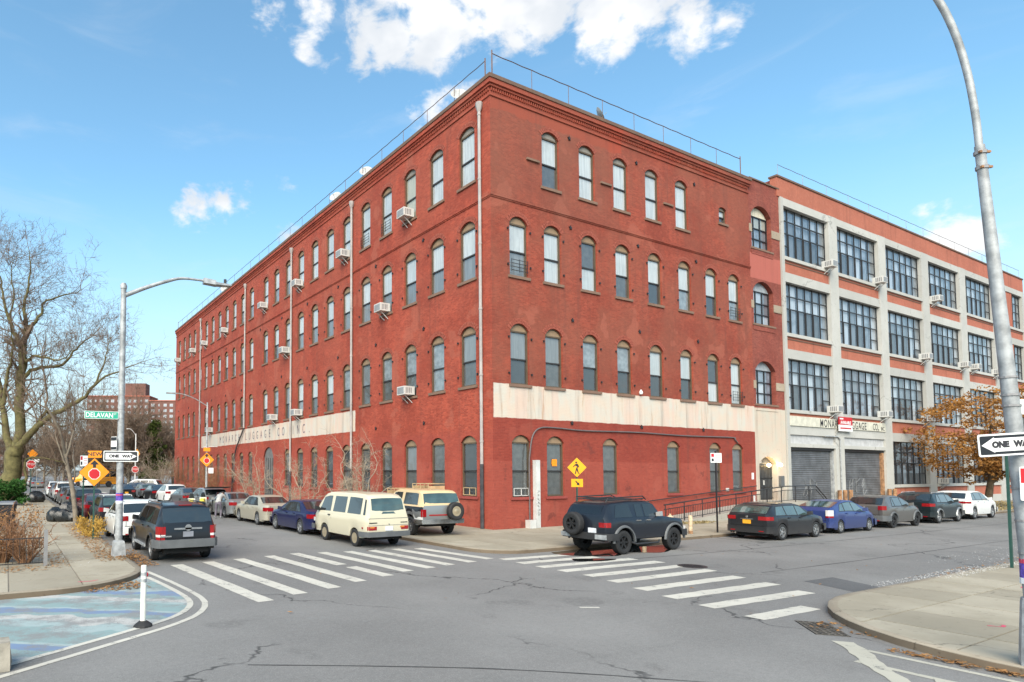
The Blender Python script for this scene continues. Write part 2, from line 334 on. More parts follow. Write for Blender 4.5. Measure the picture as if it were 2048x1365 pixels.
# --- glass
def glass(name, tint, dark=.5):
    m = bpy.data.materials.new(name); m.use_nodes = True; MAT[name] = m; k = NT(m.node_tree)
    P = k.pos(); nb = k.n('ShaderNodeBump', {'Strength': .05, 'Distance': .02, 'Height': k.noise(P, 1.3, 2)}).outputs[0]
    tr = k.n('ShaderNodeBsdfTransparent', {'Color': (*tint, 1)}).outputs[0]; gl = k.n('ShaderNodeBsdfGlossy', {'Roughness': .02, 'Color': (.9, .95, 1, 1), 'Normal': nb}).outputs[0]
    fr = k.M('MULTIPLY_ADD', k.M('POWER', k.n('ShaderNodeLayerWeight', {'Normal': nb}).outputs['Facing'], 5.), .95, .05)
    mx = k.n('ShaderNodeMixShader', {0: k.M('MULTIPLY_ADD', fr, 1.0, .06, clamp=True), 1: tr, 2: gl}).outputs[0]
    k.t.links.new(mx, k.n('ShaderNodeOutputMaterial').inputs[0])
glass('window_glass', (.85, .88, .88)); glass('steel_window_glass', (.78, .83, .88))
simple('car_glass', (.018, .024, .026), .05, 0, .1, 2, coat=1., spec=.8); simple('dark_car_glass', (.008, .009, .01), .05, 0, .1, 2, coat=.6); simple('green_car_glass', (.045, .075, .07), .05, 0, .25, 1.5, coat=1., spec=.8)
# --- misc plain materials
S_ = simple
def cloth(name, col, var=.18):      # curtains and blinds: vertical folds shaded into the colour as well as bumped, each window a little different
    k, b = mk(name); P = k.pos(); x, y, z = k.xyz(P); ob = k.n('ShaderNodeObjectInfo').outputs['Random']
    f = k.noise(k.comb(k.M('MULTIPLY', k.M('ADD', x, y), 9.), k.M('MULTIPLY', z, .5)), 1., 3, .6)
    c = k.mix(k.step(f, .3, .7), tuple(a * (1 - var) for a in col), tuple(min(1, a * (1 + var * .4)) for a in col)); c = k.mix(k.M('MULTIPLY', k.step(ob, .35, 1.), .45), c, tuple(a * q for a, q in zip(col, (.62, .66, .70))))
    c = k.mix(k.M('MULTIPLY', k.step(k.noise(P, .9, 4, .6), .5, .7), .3), c, tuple(a * .6 for a in col))
    k.put(b.inputs['Base Color'], c); b.inputs['Roughness'].default_value = .85; bump(k, b, f, .6, .05)
cloth('blind_white', (.78, .78, .78)); cloth('blind_cream', (.70, .64, .50)); cloth('blind_grey', (.30, .31, .32)); S_('dark_room', (.07, .075, .08), .8); S_('screen_grey', (.14, .14, .138), .7, var=.2); S_('blue_room', (.34, .37, .40), .8, var=.3, scale=2)
S_('frame_brown', (.10, .072, .045), .6); S_('frame_dark', (.028, .026, .025), .5); S_('arch_tan', (.28, .19, .115), .7); S_('arch_grey', (.24, .22, .19), .7); S_('steel_frame', (.018, .018, .02), .5)
S_('sill_stone', (.19, .115, .08), .8, bumpy=.3); S_('sill_red', (.27, .05, .04), .8, bumpy=.3); S_('coping', (.14, .085, .06), .85, bumpy=.4)
S_('galv', (.34, .35, .355), .6, .25, .3, 5); S_('galv_white', (.60, .60, .58), .5, .1, .12, 2); S_('pipe_white', (.36, .33, .315), .55, var=.15, scale=1.5); S_('pipe_dark', (.045, .045, .05), .6, var=.3); S_('conduit_grey', (.28, .27, .27), .5, .4); S_('conduit_dark', (.13, .11, .11), .6, .2); S_('iron_grey', (.11, .098, .082), .75, .2, .35, 6)
S_('iron_black', (.018, .018, .02), .5); S_('rust', (.30, .16, .08), .85, var=.4, scale=5, bumpy=.4); S_('rusty_wire', (.16, .09, .06), .8)
S_('ac_white', (.55, .545, .52), .5, var=.06); S_('ac_grille', (.24, .25, .26), .6); S_('ac_louver', (.14, .14, .15), .6); S_('dish_grey', (.42, .42, .41), .6)
S_('shutter', (.145, .15, .16), .5, .4, .25, 1.5, bumpy=.15); S_('concrete_cream', (.56, .54, .45), .8); S_('panel_grey', (.46, .46, .46), .75); S_('plywood', (.48, .34, .19), .8, var=.2, scale=2); S_('lettering_dark', (.03, .03, .035), .7); S_('lettering_faded', (.12, .10, .13), .85, var=.6, scale=2.5)
S_('sign_white', (.78, .78, .77), .45, var=.04); S_('sign_black', (.014, .016, .02), .45); S_('sign_yellow', (.80, .36, .010), .4, var=.05); S_('sign_orange', (.82, .27, .008), .4, var=.05); S_('sign_red', (.50, .012, .02), .45, var=.05); S_('sign_green', (.012, .33, .21), .45, var=.05); S_('post_green', (.02, .07, .055), .5, .2); S_('sticker_purple', (.10, .06, .35), .5, var=.5, scale=14); S_('sticker_red', (.55, .05, .10), .5)
S_('rubber', (.016, .016, .017), .75, var=.25, bumpy=.2); S_('alloy', (.42, .43, .44), .35, .8); S_('alloy_dark', (.03, .03, .032), .4, .5); S_('hubcap_tan', (.45, .37, .25), .4, .5); S_('chrome', (.62, .63, .64), .18, .95); S_('black_plastic', (.022, .022, .024), .6); S_('grey_plastic', (.10, .105, .11), .6); S_('under_black', (.006, .006, .006), .9)
S_('lamp_red', (.26, .006, .009), .15, coat=.6); S_('lamp_clear', (.62, .60, .58), .15, coat=1.); S_('lamp_amber', (.55, .17, .02), .15, coat=1.); S_('plate_yellow', (.72, .33, .02), .5, var=.15, scale=8); S_('plate_white', (.62, .64, .68), .5, var=.15, scale=8); S_('plate_blank', (.20, .21, .24), .5)
S_('bag_black', (.012, .013, .013), .28, bumpy=.8, scale=6); S_('bin_black', (.02, .022, .026), .5); S_('bin_grey', (.13, .14, .155), .55); S_('bin_blue', (.012, .022, .06), .5)
S_('bark_dark', (.105, .075, .045), .9, var=.35, scale=4, bumpy=.6); S_('bark_moss', (.12, .105, .042), .95, var=.35, scale=3, bumpy=.6); S_('twig_brown', (.165, .115, .08), .9, var=.2); S_('twig_pale', (.31, .255, .19), .9, var=.2); S_('twig_red', (.26, .135, .07), .9, var=.25); S_('bark_grey', (.20, .165, .125), .9, var=.3, bumpy=.5)
def leafmat(name, c1, c2, tr=.25):
    m = bpy.data.materials.new(name); m.use_nodes = True; MAT[name] = m; k = NT(m.node_tree)
    c = k.mix(k.step(k.noise(k.pos(), 6, 3, .7), .3, .7), c1, c2)
    mx = k.n('ShaderNodeMixShader', {0: tr, 1: k.n('ShaderNodeBsdfDiffuse', {'Color': c}).outputs[0], 2: k.n('ShaderNodeBsdfTranslucent', {'Color': c}).outputs[0]}).outputs[0]
    k.t.links.new(mx, k.n('ShaderNodeOutputMaterial').inputs[0])
leafmat('leaf_brown', (.22, .10, .028), (.50, .255, .085)); leafmat('leaf_litter', (.22, .11, .045), (.46, .26, .12)); leafmat('leaf_green', (.025, .075, .022), (.06, .14, .035)); leafmat('leaf_conifer', (.05, .075, .02), (.10, .12, .035)); leafmat('weed_yellow', (.42, .24, .05), (.52, .34, .10)); leafmat('grass_dry', (.30, .24, .12), (.40, .32, .17))
for nm, c, me_ in (('paint_graphite', (.010, .012, .016), .2), ('paint_white', (.72, .72, .70), 0), ('paint_pearl', (.66, .655, .62), .05), ('paint_black', (.010, .011, .013), .2), ('paint_maroon', (.10, .012, .016), .3), ('paint_silver', (.30, .31, .31), .55), ('paint_beige', (.46, .42, .33), .35), ('paint_navy', (.014, .018, .075), .35), ('paint_cream', (.56, .51, .38), 0), ('paint_sand', (.62, .46, .26), 0), ('paint_slate', (.011, .014, .021), .0), ('paint_blue', (.035, .060, .20), .35), ('paint_taupe', (.15, .14, .13), .5), ('paint_teal', (.014, .024, .028), .4), ('paint_bus', (.80, .31, .012), 0), ('paint_charcoal', (.020, .021, .025), .3), ('paint_grey', (.12, .125, .13), .4), ('paint_red', (.35, .02, .02), .1), ('paint_yellow', (.72, .60, .05), 0)):
    paintmat(nm, c, me_, .34)
def lampglow():
    k, b = mk('lamp_glow'); b.inputs['Base Color'].default_value = (1, .8, .5, 1); b.inputs['Emission Color'].default_value = (1, .72, .36, 1); b.inputs['Emission Strength'].default_value = 9
lampglow()
S_('cloth_grey', (.36, .355, .34), .9); S_('cloth_purple', (.125, .11, .135), .9); S_('cloth_black', (.012, .012, .013), .9); S_('skin', (.42, .25, .18), .6); S_('shoe_white', (.6, .6, .6), .7); S_('hydrant_tan', (.50, .37, .24), .7, var=.3, scale=8)
S_('yellow_tactile', (.62, .40, .10), .8, var=.3); S_('debris_white', (.62, .61, .58), .9); S_('ground_far', (.14, .125, .10), .95, var=.3, scale=.05); S_('flex_white', (.70, .69, .63), .5); S_('rock', (.30, .27, .22), .9, var=.3, bumpy=.6)

# ================================================================ GROUND, STREETS, PAVEMENTS
structure(MB().quad((-1500, -1200, -.12), (1500, -1200, -.12), (1500, 2200, -.12), (-1500, 2200, -.12)).build('ground', 'ground_far'))
road = structure(MB().quad((-120, -90, 0), (160, -90, 0), (160, 260, 0), (-120, 260, 0)).build('road', 'asphalt'))
def crom(pts, n=6):
    P = [np.array(p, float) for p in pts]; P = [2 * P[0] - P[1]] + P + [2 * P[-1] - P[-2]]; out = []
    for i in range(1, len(P) - 2):
        for t in np.linspace(0, 1, n, endpoint=False):
            a, b, c, d = P[i - 1:i + 3]; out.append(tuple(.5 * (2 * b + (c - a) * t + (2 * a - 5 * b + 4 * c - d) * t * t + (3 * b - a - 3 * c + d) * t ** 3)))
    return out + [tuple(P[-2])]
def clip(poly, reg):   # Sutherland-Hodgman, reg convex CCW
    out = list(poly)
    for i in range(len(reg)):
        a = reg[i]; b = reg[(i + 1) % len(reg)]; inp = out; out = []
        ins = lambda p: (b[0] - a[0]) * (p[1] - a[1]) - (b[1] - a[1]) * (p[0] - a[0]) >= -1e-9
        for j in range(len(inp)):
            p = inp[j]; q = inp[j - 1]
            if ins(p) != ins(q):
                d1 = (b[0] - a[0]) * (q[1] - a[1]) - (b[1] - a[1]) * (q[0] - a[0]); d2 = (b[0] - a[0]) * (p[1] - a[1]) - (b[1] - a[1]) * (p[0] - a[0]); t = d1 / (d1 - d2)
                out.append((q[0] + t * (p[0] - q[0]), q[1] + t * (p[1] - q[1])))
            if ins(p): out.append(p)
        if not out: return []
    return out
def rounded(cx, cy, sx, sy, r, n=10):    # arc of a kerb corner at (cx,cy); pavement lies towards (sx,sy)
    ox, oy = cx + sx * r, cy + sy * r; a0 = math.atan2(-sy, 0); out = []
    for i in range(n + 1):
        t = i / n * math.pi / 2; out.append((ox - sx * r * math.sin(t), oy - sy * r * math.cos(t)))
    return out        # runs from the (x-running) kerb to the (y-running) kerb
def ccw(p):
    a = sum(p[i - 1][0] * p[i][1] - p[i][0] * p[i - 1][1] for i in range(len(p))); return p if a > 0 else p[::-1]
SLABS = {}
def pavement(name, cx, cy, sx, sy, r, xfar, yfar, cells, skip, kerbw=.16, zt=.13, cell=1.52):
    reg = ccw(rounded(cx, cy, sx, sy, r) + [(cx, yfar), (xfar, yfar), (xfar, cy)])
    base = structure(MB().add([(x, y, zt - .014) for x, y in reg], [tuple(range(len(reg)))]).build(name, 'sidewalk_base'))
    ri = max(r - kerbw, .05); inn = rounded(cx + sx * kerbw, cy + sy * kerbw, sx, sy, ri)
    out_ = [(xfar, cy)] + rounded(cx, cy, sx, sy, r) + [(cx, yfar)]; in_ = [(xfar, cy + sy * kerbw)] + inn + [(cx + sx * kerbw, yfar)]
    m = MB(); rows = []
    for (a, b), (c, d) in zip(out_, in_):
        lx, ly = a + (c - a) * .15, b + (d - b) * .15
        rows.append([(a, b, -.02), (a, b, zt - .02), (lx, ly, zt), (c, d, zt), (c, d, zt - .05)])
    m.grid([r_[1:] for r_ in rows]); m.grid([r_[:2] for r_ in rows], 1); m.build('kerb', ['kerb', 'kerb_steel_shaded'], base, smooth=40)  # kerb face: brown steel, with the shadow along it put into the colour
    regi = ccw(inn + [(cx + sx * kerbw, yfar), (xfar, yfar), (xfar, cy + sy * kerbw)])
    x0, x1, y0, y1 = cells; nx = int((x1 - x0) / cell); ny = int((y1 - y0) / cell); g = .015
    for i in range(nx):
        for j in range(ny):
            a, b = x0 + i * cell, y0 + j * cell
            if skip(a, b, a + cell, b + cell): continue
            q = [(a + g, b + g), (a + cell - g, b + g), (a + cell - g, b + cell - g), (a + g, b + cell - g)]; c = clip(q, regi)
            if len(c) < 3: continue
            full = c == q or all(any(abs(p[0] - t[0]) + abs(p[1] - t[1]) < 1e-6 for t in q) for p in c) and len(c) == 4
            if full:
                if 'f' not in SLABS: SLABS['f'] = MB().prism([(g, g), (cell - g, g), (cell - g, cell - g), (g, cell - g)], lambda u, v, d: (u, v, d), -.03, 0).mesh('slab', 'sidewalk')
                o = link('slab', SLABS['f'], base, (a, b, zt + random.uniform(-.002, .003)))
            else:
                area = abs(sum(c[t - 1][0] * c[t][1] - c[t][0] * c[t - 1][1] for t in range(len(c)))) / 2
                if area < .05: continue
                o = MB().prism([(p[0] - a, p[1] - b) for p in c], lambda u, v, d: (u, v, d), -.03, 0).build('slab', 'sidewalk', base, loc=(a, b, zt + random.uniform(-.002, .003)))
    return base
in_main = lambda a, b, c, d: a >= -.2 and b >= -.2
KX, KY = -5.25, -5.9
pavA = pavement('sidewalk_factory_corner', KX, KY, 1, 1, 1.6, 110, 64, (KX + .16, 40, KY + .16, 36), in_main)
pavB = pavement('sidewalk_left_block', -16.0, -6.1, -1, 1, 2.6, -60, 57, (-22.24, -15.9, -6.1, 42), lambda *a: False)
pavC = pavement('sidewalk_near_corner', -7.1, -14.75, 1, -1, 4.0, 60, -60, (-7.0, 11.5, -29.84, -14.6), lambda *a: False)
structure(MB().box(-60, -20.4, -5.2, 57, .12, .142).build('planted_strip', 'soil'))
# ---- markings
def strip(name, pts, wid, mat, z=.004, parent=road, jag=0.):
    m = MB(); P = [np.array(p[:2], float) for p in pts]; rows = []
    for i, q in enumerate(P):
        d = P[min(i + 1, len(P) - 1)] - P[max(i - 1, 0)]; d = d / np.linalg.norm(d); n_ = np.array((-d[1], d[0])) * wid / 2; j1, j2 = (random.uniform(-jag, jag) for _ in range(2))
        rows.append([(*(q - n_ * (1 + j1)), z), (*(q + n_ * (1 + j2)), z)])
    return m.grid(rows).build(name, mat, parent)
def lerp2(a, b, n): return [(a[0] + (b[0] - a[0]) * t, a[1] + (b[1] - a[1]) * t) for t in np.linspace(0, 1, n)]
for a, b in (((-15.04, -2.86), (-14.58, -8.94)), ((-14.05, -2.72), (-13.6, -8.56)), ((-13.02, -2.54), (-12.59, -8.3)), ((-11.93, -2.35), (-11.6, -7.83)), ((-10.96, -2.18), (-10.73, -5.17)), ((-10.67, -5.62), (-10.55, -7.47)), ((-10.02, -2.39), (-9.65, -7.08)), ((-9.12, -2.57), (-8.75, -6.91)), ((-8.25, -2.73), (-7.89, -6.73)), ((-7.31, -2.77), (-6.94, -6.57)), ((-6.48, -3.0), (-6.0, -6.3))):
    strip('crosswalk_stripe', lerp2((a[0] + .2, a[1]), (b[0] + .2, b[1]), 14), .37, 'white_paint', jag=.07)
for a, b in (((-5.56, -6.76), (-2.84, -6.95)), ((-5.64, -7.6), (-2.43, -7.75)), ((-5.68, -8.45), (-1.74, -8.6)), ((-5.68, -9.25), (-1.56, -9.4)), ((-5.67, -10.15), (-1.65, -10.27)), ((-5.84, -11.05), (-1.75, -11.12)), ((-6.14, -12.05), (-2.2, -12.14)), ((-6.4, -12.98), (-2.48, -13.1)), ((-6.59, -13.92), (-2.95, -14.08)), ((-6.75, -14.95), (-4.75, -14.98))):
    strip('crosswalk_stripe', lerp2((a[0], a[1] + .17), (b[0], b[1] + .17), 12), .38, 'white_paint', jag=.09)
outer = crom([(-15.85, -3.75), (-15.6, -6.0), (-15.5, -7.7), (-15.62, -8.65), (-16.0, -9.45), (-16.6, -10.05), (-17.4, -10.6), (-19.35, -11.83), (-23, -14.1), (-28, -17.2)], 8)
inner = crom([(-16.1, -3.95), (-15.88, -6.0), (-15.78, -7.6), (-15.88, -8.45), (-16.22, -9.15), (-16.75, -9.68), (-17.6, -10.25), (-19.5, -11.45), (-23.1, -13.7), (-28, -16.75)], 8)
strip('edge_line', outer, .125, 'white_paint', .006, jag=.08); strip('edge_line', inner, .125, 'white_paint', .006, jag=.08)
pl = inner + [(-28, -6.25)] + rounded(-16.0, -6.12, -1, 1, 2.6)[::1]
MB().add([(x, y, .003) for x, y in pl], [tuple(range(len(pl)))]).build('painted_plaza', 'plaza_paint', road)
strip('lane_line', lerp2((-7.45, -16.75), (-7.5, -40), 30), .12, 'cream_paint', .004); strip('lane_line', lerp2((-8.25, -17.0), (-8.05, -40), 30), .13, 'cream_paint', .004)
strip('stop_line', crom([(-7.2, -16.4), (-7.9, -17.0), (-8.5, -17.45), (-9.6, -18.4)], 5), .27, 'cream_paint', .007, jag=.3); strip('stop_line', lerp2((-8.2, -18.0), (-9.4, -18.3), 5), .2, 'cream_paint', .009, jag=.3)
strip('lane_dash', lerp2((-8.95, -12.55), (-8.6, -12.75), 3), .1, 'white_paint')
for i in range(6): strip('crosswalk_stripe', lerp2((-15.6 + i * 1.7, 57.8), (-15.6 + i * 1.7, 61.2), 3), .5, 'white_paint')
# patches, joints and covers in the asphalt
for q in ([(-1.44, -13.14), (-.1, -13.19), (-.75, -14.51), (-2.01, -14.46)], [(-12.2, -17.6), (-9.8, -18.9), (-10.4, -20.1), (-12.9, -18.9)]):
    MB().add([(x, y, .003) for x, y in q], [(3, 2, 1, 0)]).build('asphalt_patch', 'asphalt_patch', road)
for pts in ([(-5.2, -6.9), (-4.6, -7.6), (-3.9, -8.0)], [(-16.2, -12.9), (-14, -14.2), (-12.6, -15.2), (-11, -16.6)], [(-3.5, -8.3), (3, -8.75), (14, -9.0), (40, -9.2)], [(-1, -11.9), (8, -12.1), (30, -12.3)]):
    strip('tar_seam', crom(pts, 5), .035, 'wet_asphalt', .0035, jag=.6)
mh = MB().lathe([(.40, 0), (.40, .006), (.36, .006), (.36, .003), (0, .004)], 28); 
for i in range(-4, 5):
    for j in range(-4, 5):
        if i * i + j * j < 18: mh.box(i * .07 - .02, i * .07 + .02, j * .07 - .02, j * .07 + .02, .004, .009)
tag(mh.build('manhole_cover', 'iron_black', None, loc=(-1.56, -10.27, .003)), 'round cast iron manhole cover in the asphalt beside the right-hand crosswalk', 'manhole cover')
gm = MB(); e1 = Vector((-.74, -.67, 0)).normalized(); e2 = Vector((-.67, .74, 0)).normalized(); g0 = Vector((-5.98, -15.62, .005))
P_ = lambda u, v, z=0: g0 + e1 * u - e2 * v * -1 + Vector((0, 0, z))
for u in np.linspace(0, 1.0, 10): gm.bar(P_(u, 0), P_(u, .46), .03, t2=.006)
for v in np.linspace(0, .46, 6): gm.bar(P_(0, v, .002), P_(1.0, v, .002), .026, t2=.006)
go = tag(gm.build('drain_grate', 'iron_grey'), 'grey iron storm drain grate beside the near corner kerb', 'drain grate')
MB().add([P_(-.03, -.03, -.0035), P_(1.03, -.03, -.0035), P_(1.03, .49, -.0035), P_(-.03, .49, -.0035)], [(3, 2, 1, 0)]).build('pit_shade', 'under_black', go)  # flat black sheet paints the dark of the shaft below the bars
# standing water along the kerb
def blob(pts, z, name, mat):
    q = crom(pts + [pts[0]], 5)[:-1]; o = MB().add([(x, y, z) for x, y in q], [tuple(range(len(q)))]).build(name, mat); return o
structure(blob([(-2.9, -6.1), (-1.2, -5.95), (.6, -6.0), (2.6, -5.97), (3.8, -6.1), (2.6, -6.7), (1.6, -7.5), (.4, -7.9), (-.6, -7.3), (-1.6, -7.75), (-2.6, -7.3), (-3.1, -6.6)], .008, 'puddle_water', 'puddle_water'))
structure(blob([(-3.5, -7.5), (-2.7, -7.9), (-2.3, -8.25), (-3.0, -8.35), (-3.8, -8.0)], .008, 'puddle_water', 'puddle_water'))
# sprayed utility marks on the pavements
for pts, par in (([(-4.35, -17.35), (-4.2, -17.5), (-4.05, -17.45)], pavC), ([(-4.9, -18.0), (-4.7, -18.05), (-4.45, -18.2)], pavC), ([(1.2, -16.4), (1.5, -16.35), (1.8, -16.5)], pavC), ([(-17.75, -5.35), (-17.5, -5.4), (-17.3, -5.3)], pavB)):
    strip('spray_mark', crom(pts, 4), .05, 'sticker_red', .1345, par, jag=.7)

# ================================================================ BUILDINGS
def seg_arch(hw, rise, n=8):
    Rr = (hw * hw + rise * rise) / (2 * rise); zc = rise - Rr
    return [(-hw + 2 * hw * i / n, zc + math.sqrt(max(Rr * Rr - (-hw + 2 * hw * i / n) ** 2, 0))) for i in range(n + 1)]
def facade(mb, fn, s0, s1, bands, flip=False, depth=.22, mi=0):
    def q(pts): mb.add(pts[::-1] if flip else pts, [tuple(range(len(pts)))], mi)
    for z0, z1, ops in bands:
        cur = s0
        for (c, wd, zs, zsp, zc) in sorted(ops):
            a, b = c - wd / 2, c + wd / 2
            q([fn(cur, z0, 0), fn(a, z0, 0), fn(a, z1, 0), fn(cur, z1, 0)]); cur = b
            if zs > z0 + .01: q([fn(a, z0, 0), fn(b, z0, 0), fn(b, zs, 0), fn(a, zs, 0)])
            ar = [(c + x, zsp + z) for x, z in seg_arch(wd / 2, max(zc - zsp, .01))]
            for (xa, za), (xb, zb) in zip(ar, ar[1:]):
                q([fn(xa, za, 0), fn(xb, zb, 0), fn(xb, z1, 0), fn(xa, z1, 0)]); q([fn(xb, zb, 0), fn(xa, za, 0), fn(xa, za, depth), fn(xb, zb, depth)])
            q([fn(a, zs, 0), fn(a, zs, depth), fn(a, zsp, depth), fn(a, zsp, 0)]); q([fn(b, zs, depth), fn(b, zs, 0), fn(b, zsp, 0), fn(b, zsp, depth)]); q([fn(a, zs, depth), fn(a, zs, 0), fn(b, zs, 0), fn(b, zs, depth)])
        q([fn(cur, z0, 0), fn(s1, z0, 0), fn(s1, z1, 0), fn(cur, z1, 0)])
fR = lambda s, z, d: (s, d, z)
fL = lambda s, z, d: (d, s, z)
WM = {}
def sash_meshes(wd, hs, rise, arch_m):     # frame with arched head, two sashes
    key = (round(wd, 3), round(hs, 3), round(rise, 3), arch_m)
    if key in WM: return WM[key]
    hw = wd / 2 - .002; D0, D1 = .10, .17; m = MB(); f = .075; mr = hs * .47
    m.box(-hw, -hw + f, D0, D1, 0, hs); m.box(hw - f, hw, D0, D1, 0, hs); m.box(-hw + f, hw - f, D0, D1, 0, .07); m.box(-hw + f, hw - f, D0 + .01, D1 + .02, mr - .035, mr + .035, 1); m.box(-hw + f, hw - f, D0, D1, hs - .07, hs)
    ar = seg_arch(hw, rise); poly = [(x, hs + z + .001) for x, z in ar]
    m.prism(poly, lambda a, b, d: (a, d, b), D0 + .015, D1, 2)
    for (xa, za), (xb, zb) in zip(ar, ar[1:]): m.hexa([(xa, D0 - .01, hs + za - .05), (xb, D0 - .01, hs + zb - .05), (xb, D0 - .01, hs + zb - .003), (xa, D0 - .01, hs + za - .003)], [(xa, D1, hs + za - .05), (xb, D1, hs + zb - .05), (xb, D1, hs + zb - .003), (xa, D1, hs + za - .003)])
    fr = m.mesh('window', ['frame_brown', 'frame_dark', arch_m])
    up = MB().quad((-hw + f, D0 + .045, mr), (hw - f, D0 + .045, mr), (hw - f, D0 + .045, hs - .07), (-hw + f, D0 + .045, hs - .07)).mesh('pane', 'window_glass')
    lo = MB().quad((-hw + f, D0 + .06, .07), (hw - f, D0 + .06, .07), (hw - f, D0 + .06, mr), (-hw + f, D0 + .06, mr)).mesh('pane', 'window_glass')
    bl = MB().quad((-hw + f, D0 + .075, mr), (hw - f, D0 + .075, mr), (hw - f, D0 + .075, hs), (-hw + f, D0 + .075, hs), 0); bl.quad((-hw + f, D0 + .075, 0), (hw - f, D0 + .075, 0), (hw - f, D0 + .075, mr), (-hw + f, D0 + .075, mr), 1)
    bl = bl.mesh('blind', ['blind_white', 'dark_room'])
    si = MB().box(-hw - .12, hw + .12, -.07, .10, -.13, 0).mesh('sill', 'sill_stone')
    rg = MB(); r0 = seg_arch(hw + .002, rise, 14); 
    for ring, (o0, o1) in enumerate(((.0, .115), (.125, .24))):
        for i in range(14):
            g = .12; pa = [np.array(r0[i]), np.array(r0[i + 1])]; c_ = np.array((0, rise - (hw * hw + rise * rise) / (2 * rise)))
            n0 = (pa[0] - c_) / np.linalg.norm(pa[0] - c_); n1 = (pa[1] - c_) / np.linalg.norm(pa[1] - c_)
            a0 = pa[0] * (1 - g) + pa[1] * g; a1 = pa[0] * g + pa[1] * (1 - g)
            P4 = [a0 + n0 * o0, a1 + n1 * o0, a1 + n1 * o1, a0 + n0 * o1]
            lo_ = [(x, .01, hs + z) for x, z in P4]; hi_ = [(x, -.014, hs + z) for x, z in P4]; rg.hexa(lo_, hi_)
    rg = rg.mesh('brick_arch', 'arch_brick')
    WM[key] = (fr, up, lo, bl, si, rg); return WM[key]
def window(bld, face, s, wd, zs, zsp, zc, up='blind_white', low='dark_room', arch_m='arch_tan', sill='sill_stone', ring=True, y0=0):
    fr, pu, plw, bl, si, rg = sash_meshes(wd, zsp - zs, zc - zsp, arch_m)
    loc = (s, y0, zs) if face == 'R' else (y0, s, zs); rz = 0 if face == 'R' else R(-90)
    wo = link('window', fr, bld, loc, rz)
    link('pane', pu, wo); link('pane', plw, wo)
    b = link('blind', bl, wo); matslot(b, 0, up); matslot(b, 1, low)
    so_ = link('sill', si, wo)
    if sill != 'sill_stone': matslot(so_, 0, sill)
    if ring: link('brick_arch', rg, wo)
    return wo

# ---------------------------------------------------------------- the big red corner factory
XE, YE, ZT = 21.25, 61.2, 21.15
fac = thing('brick_factory', 'long four-storey red brick factory with arched windows standing on the street corner', 'building')
LW = [1.70 + 2.447 * i for i in range(12)] + [32.2 + 2.455 * i for i in range(12)]
R3 = [1.71, 3.96, 6.58, 9.17, 11.83, 14.52, 17.10, 19.43]; R4 = [3.88, 6.49, 9.10, 11.73, 14.39]; R1 = [1.74, 3.97, 7.93, 13.15, 17.06, 19.36]
FL_ = [(1.58, 4.14, 4.47), (6.84, 9.38, 9.73), (11.98, 14.52, 14.86), (16.70, 19.26, 19.56)]   # sill, spring, crown by storey
WD = 1.17; TOPZ = 20.45
opsR = [[(c, WD, *FL_[0]) for c in R1], [(c, WD, *FL_[1]) for c in R3], [(c, WD, *FL_[2]) for c in R3], [(c, WD, *FL_[3]) for c in R4] + [(18.43, .78, 17.82, 18.68, 18.83)]]
L1 = [(c, WD) for c in LW[:10]] + [(27.7, 2.3)] + [(c, WD) for c in LW[12:]]
opsL = [[(c, w_, *(FL_[0] if w_ < 2 else (.13, 3.9, 4.75))) for c, w_ in L1], [(c, WD, *FL_[1]) for c in LW], [(c, WD, *FL_[2]) for c in LW], [(c, WD, *FL_[3]) for c in LW]]
BZ = [(0, 5.3), (5.3, 10.4), (10.4, 15.5), (15.5, ZT)]
m = MB(); facade(m, fR, 0, XE, [(a, b, o) for (a, b), o in zip(BZ, opsR)]); facade(m, fL, 0, YE, [(a, b, o) for (a, b), o in zip(BZ, opsL)], flip=True)
m.quad((XE, 0, 0), (XE, YE, 0), (XE, YE, ZT), (XE, 0, ZT)); m.quad((XE, YE, 0), (0, YE, 0), (0, YE, ZT), (XE, YE, ZT))
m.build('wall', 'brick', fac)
rf = MB().quad((.3, .3, 20.4), (XE - .3, .3, 20.4), (XE - .3, YE - .3, 20.4), (.3, YE - .3, 20.4)).build('roof', 'asphalt_patch', fac)
def ring_course(name, z0, z1, pr, mat, x1=XE, back=0.):
    m = MB(); m.box(-pr, x1, -pr, .002 + back, z0, z1); m.box(-pr, .002 + back, .002 + back, YE + .02, z0, z1); return m.build(name, mat, fac)
ring_course('string_course', 15.50, 15.56, .035, 'brick'); ring_course('string_course', 15.56, 15.64, .065, 'brick'); ring_course('string_course', 20.30, 20.40, .05, 'brick'); ring_course('cornice', 20.84, 21.06, .17, 'brick', XE + .1); ring_course('coping', ZT - .09, ZT + .09, .21, 'coping', XE + .12, .34); ring_course('cornice', 20.72, 20.84, .10, 'brick', XE + .05)
dn = MB()
for i in range(int(XE / .14)): dn.box(.03 + i * .14, .10 + i * .14, -.06, .0, 20.55, 20.72)
for i in range(int(YE / .14)): dn.box(-.06, 0, .03 + i * .14, .10 + i * .14, 20.55, 20.72)
tag(dn.build('corbel_bricks', 'brick', fac), kind='stuff')
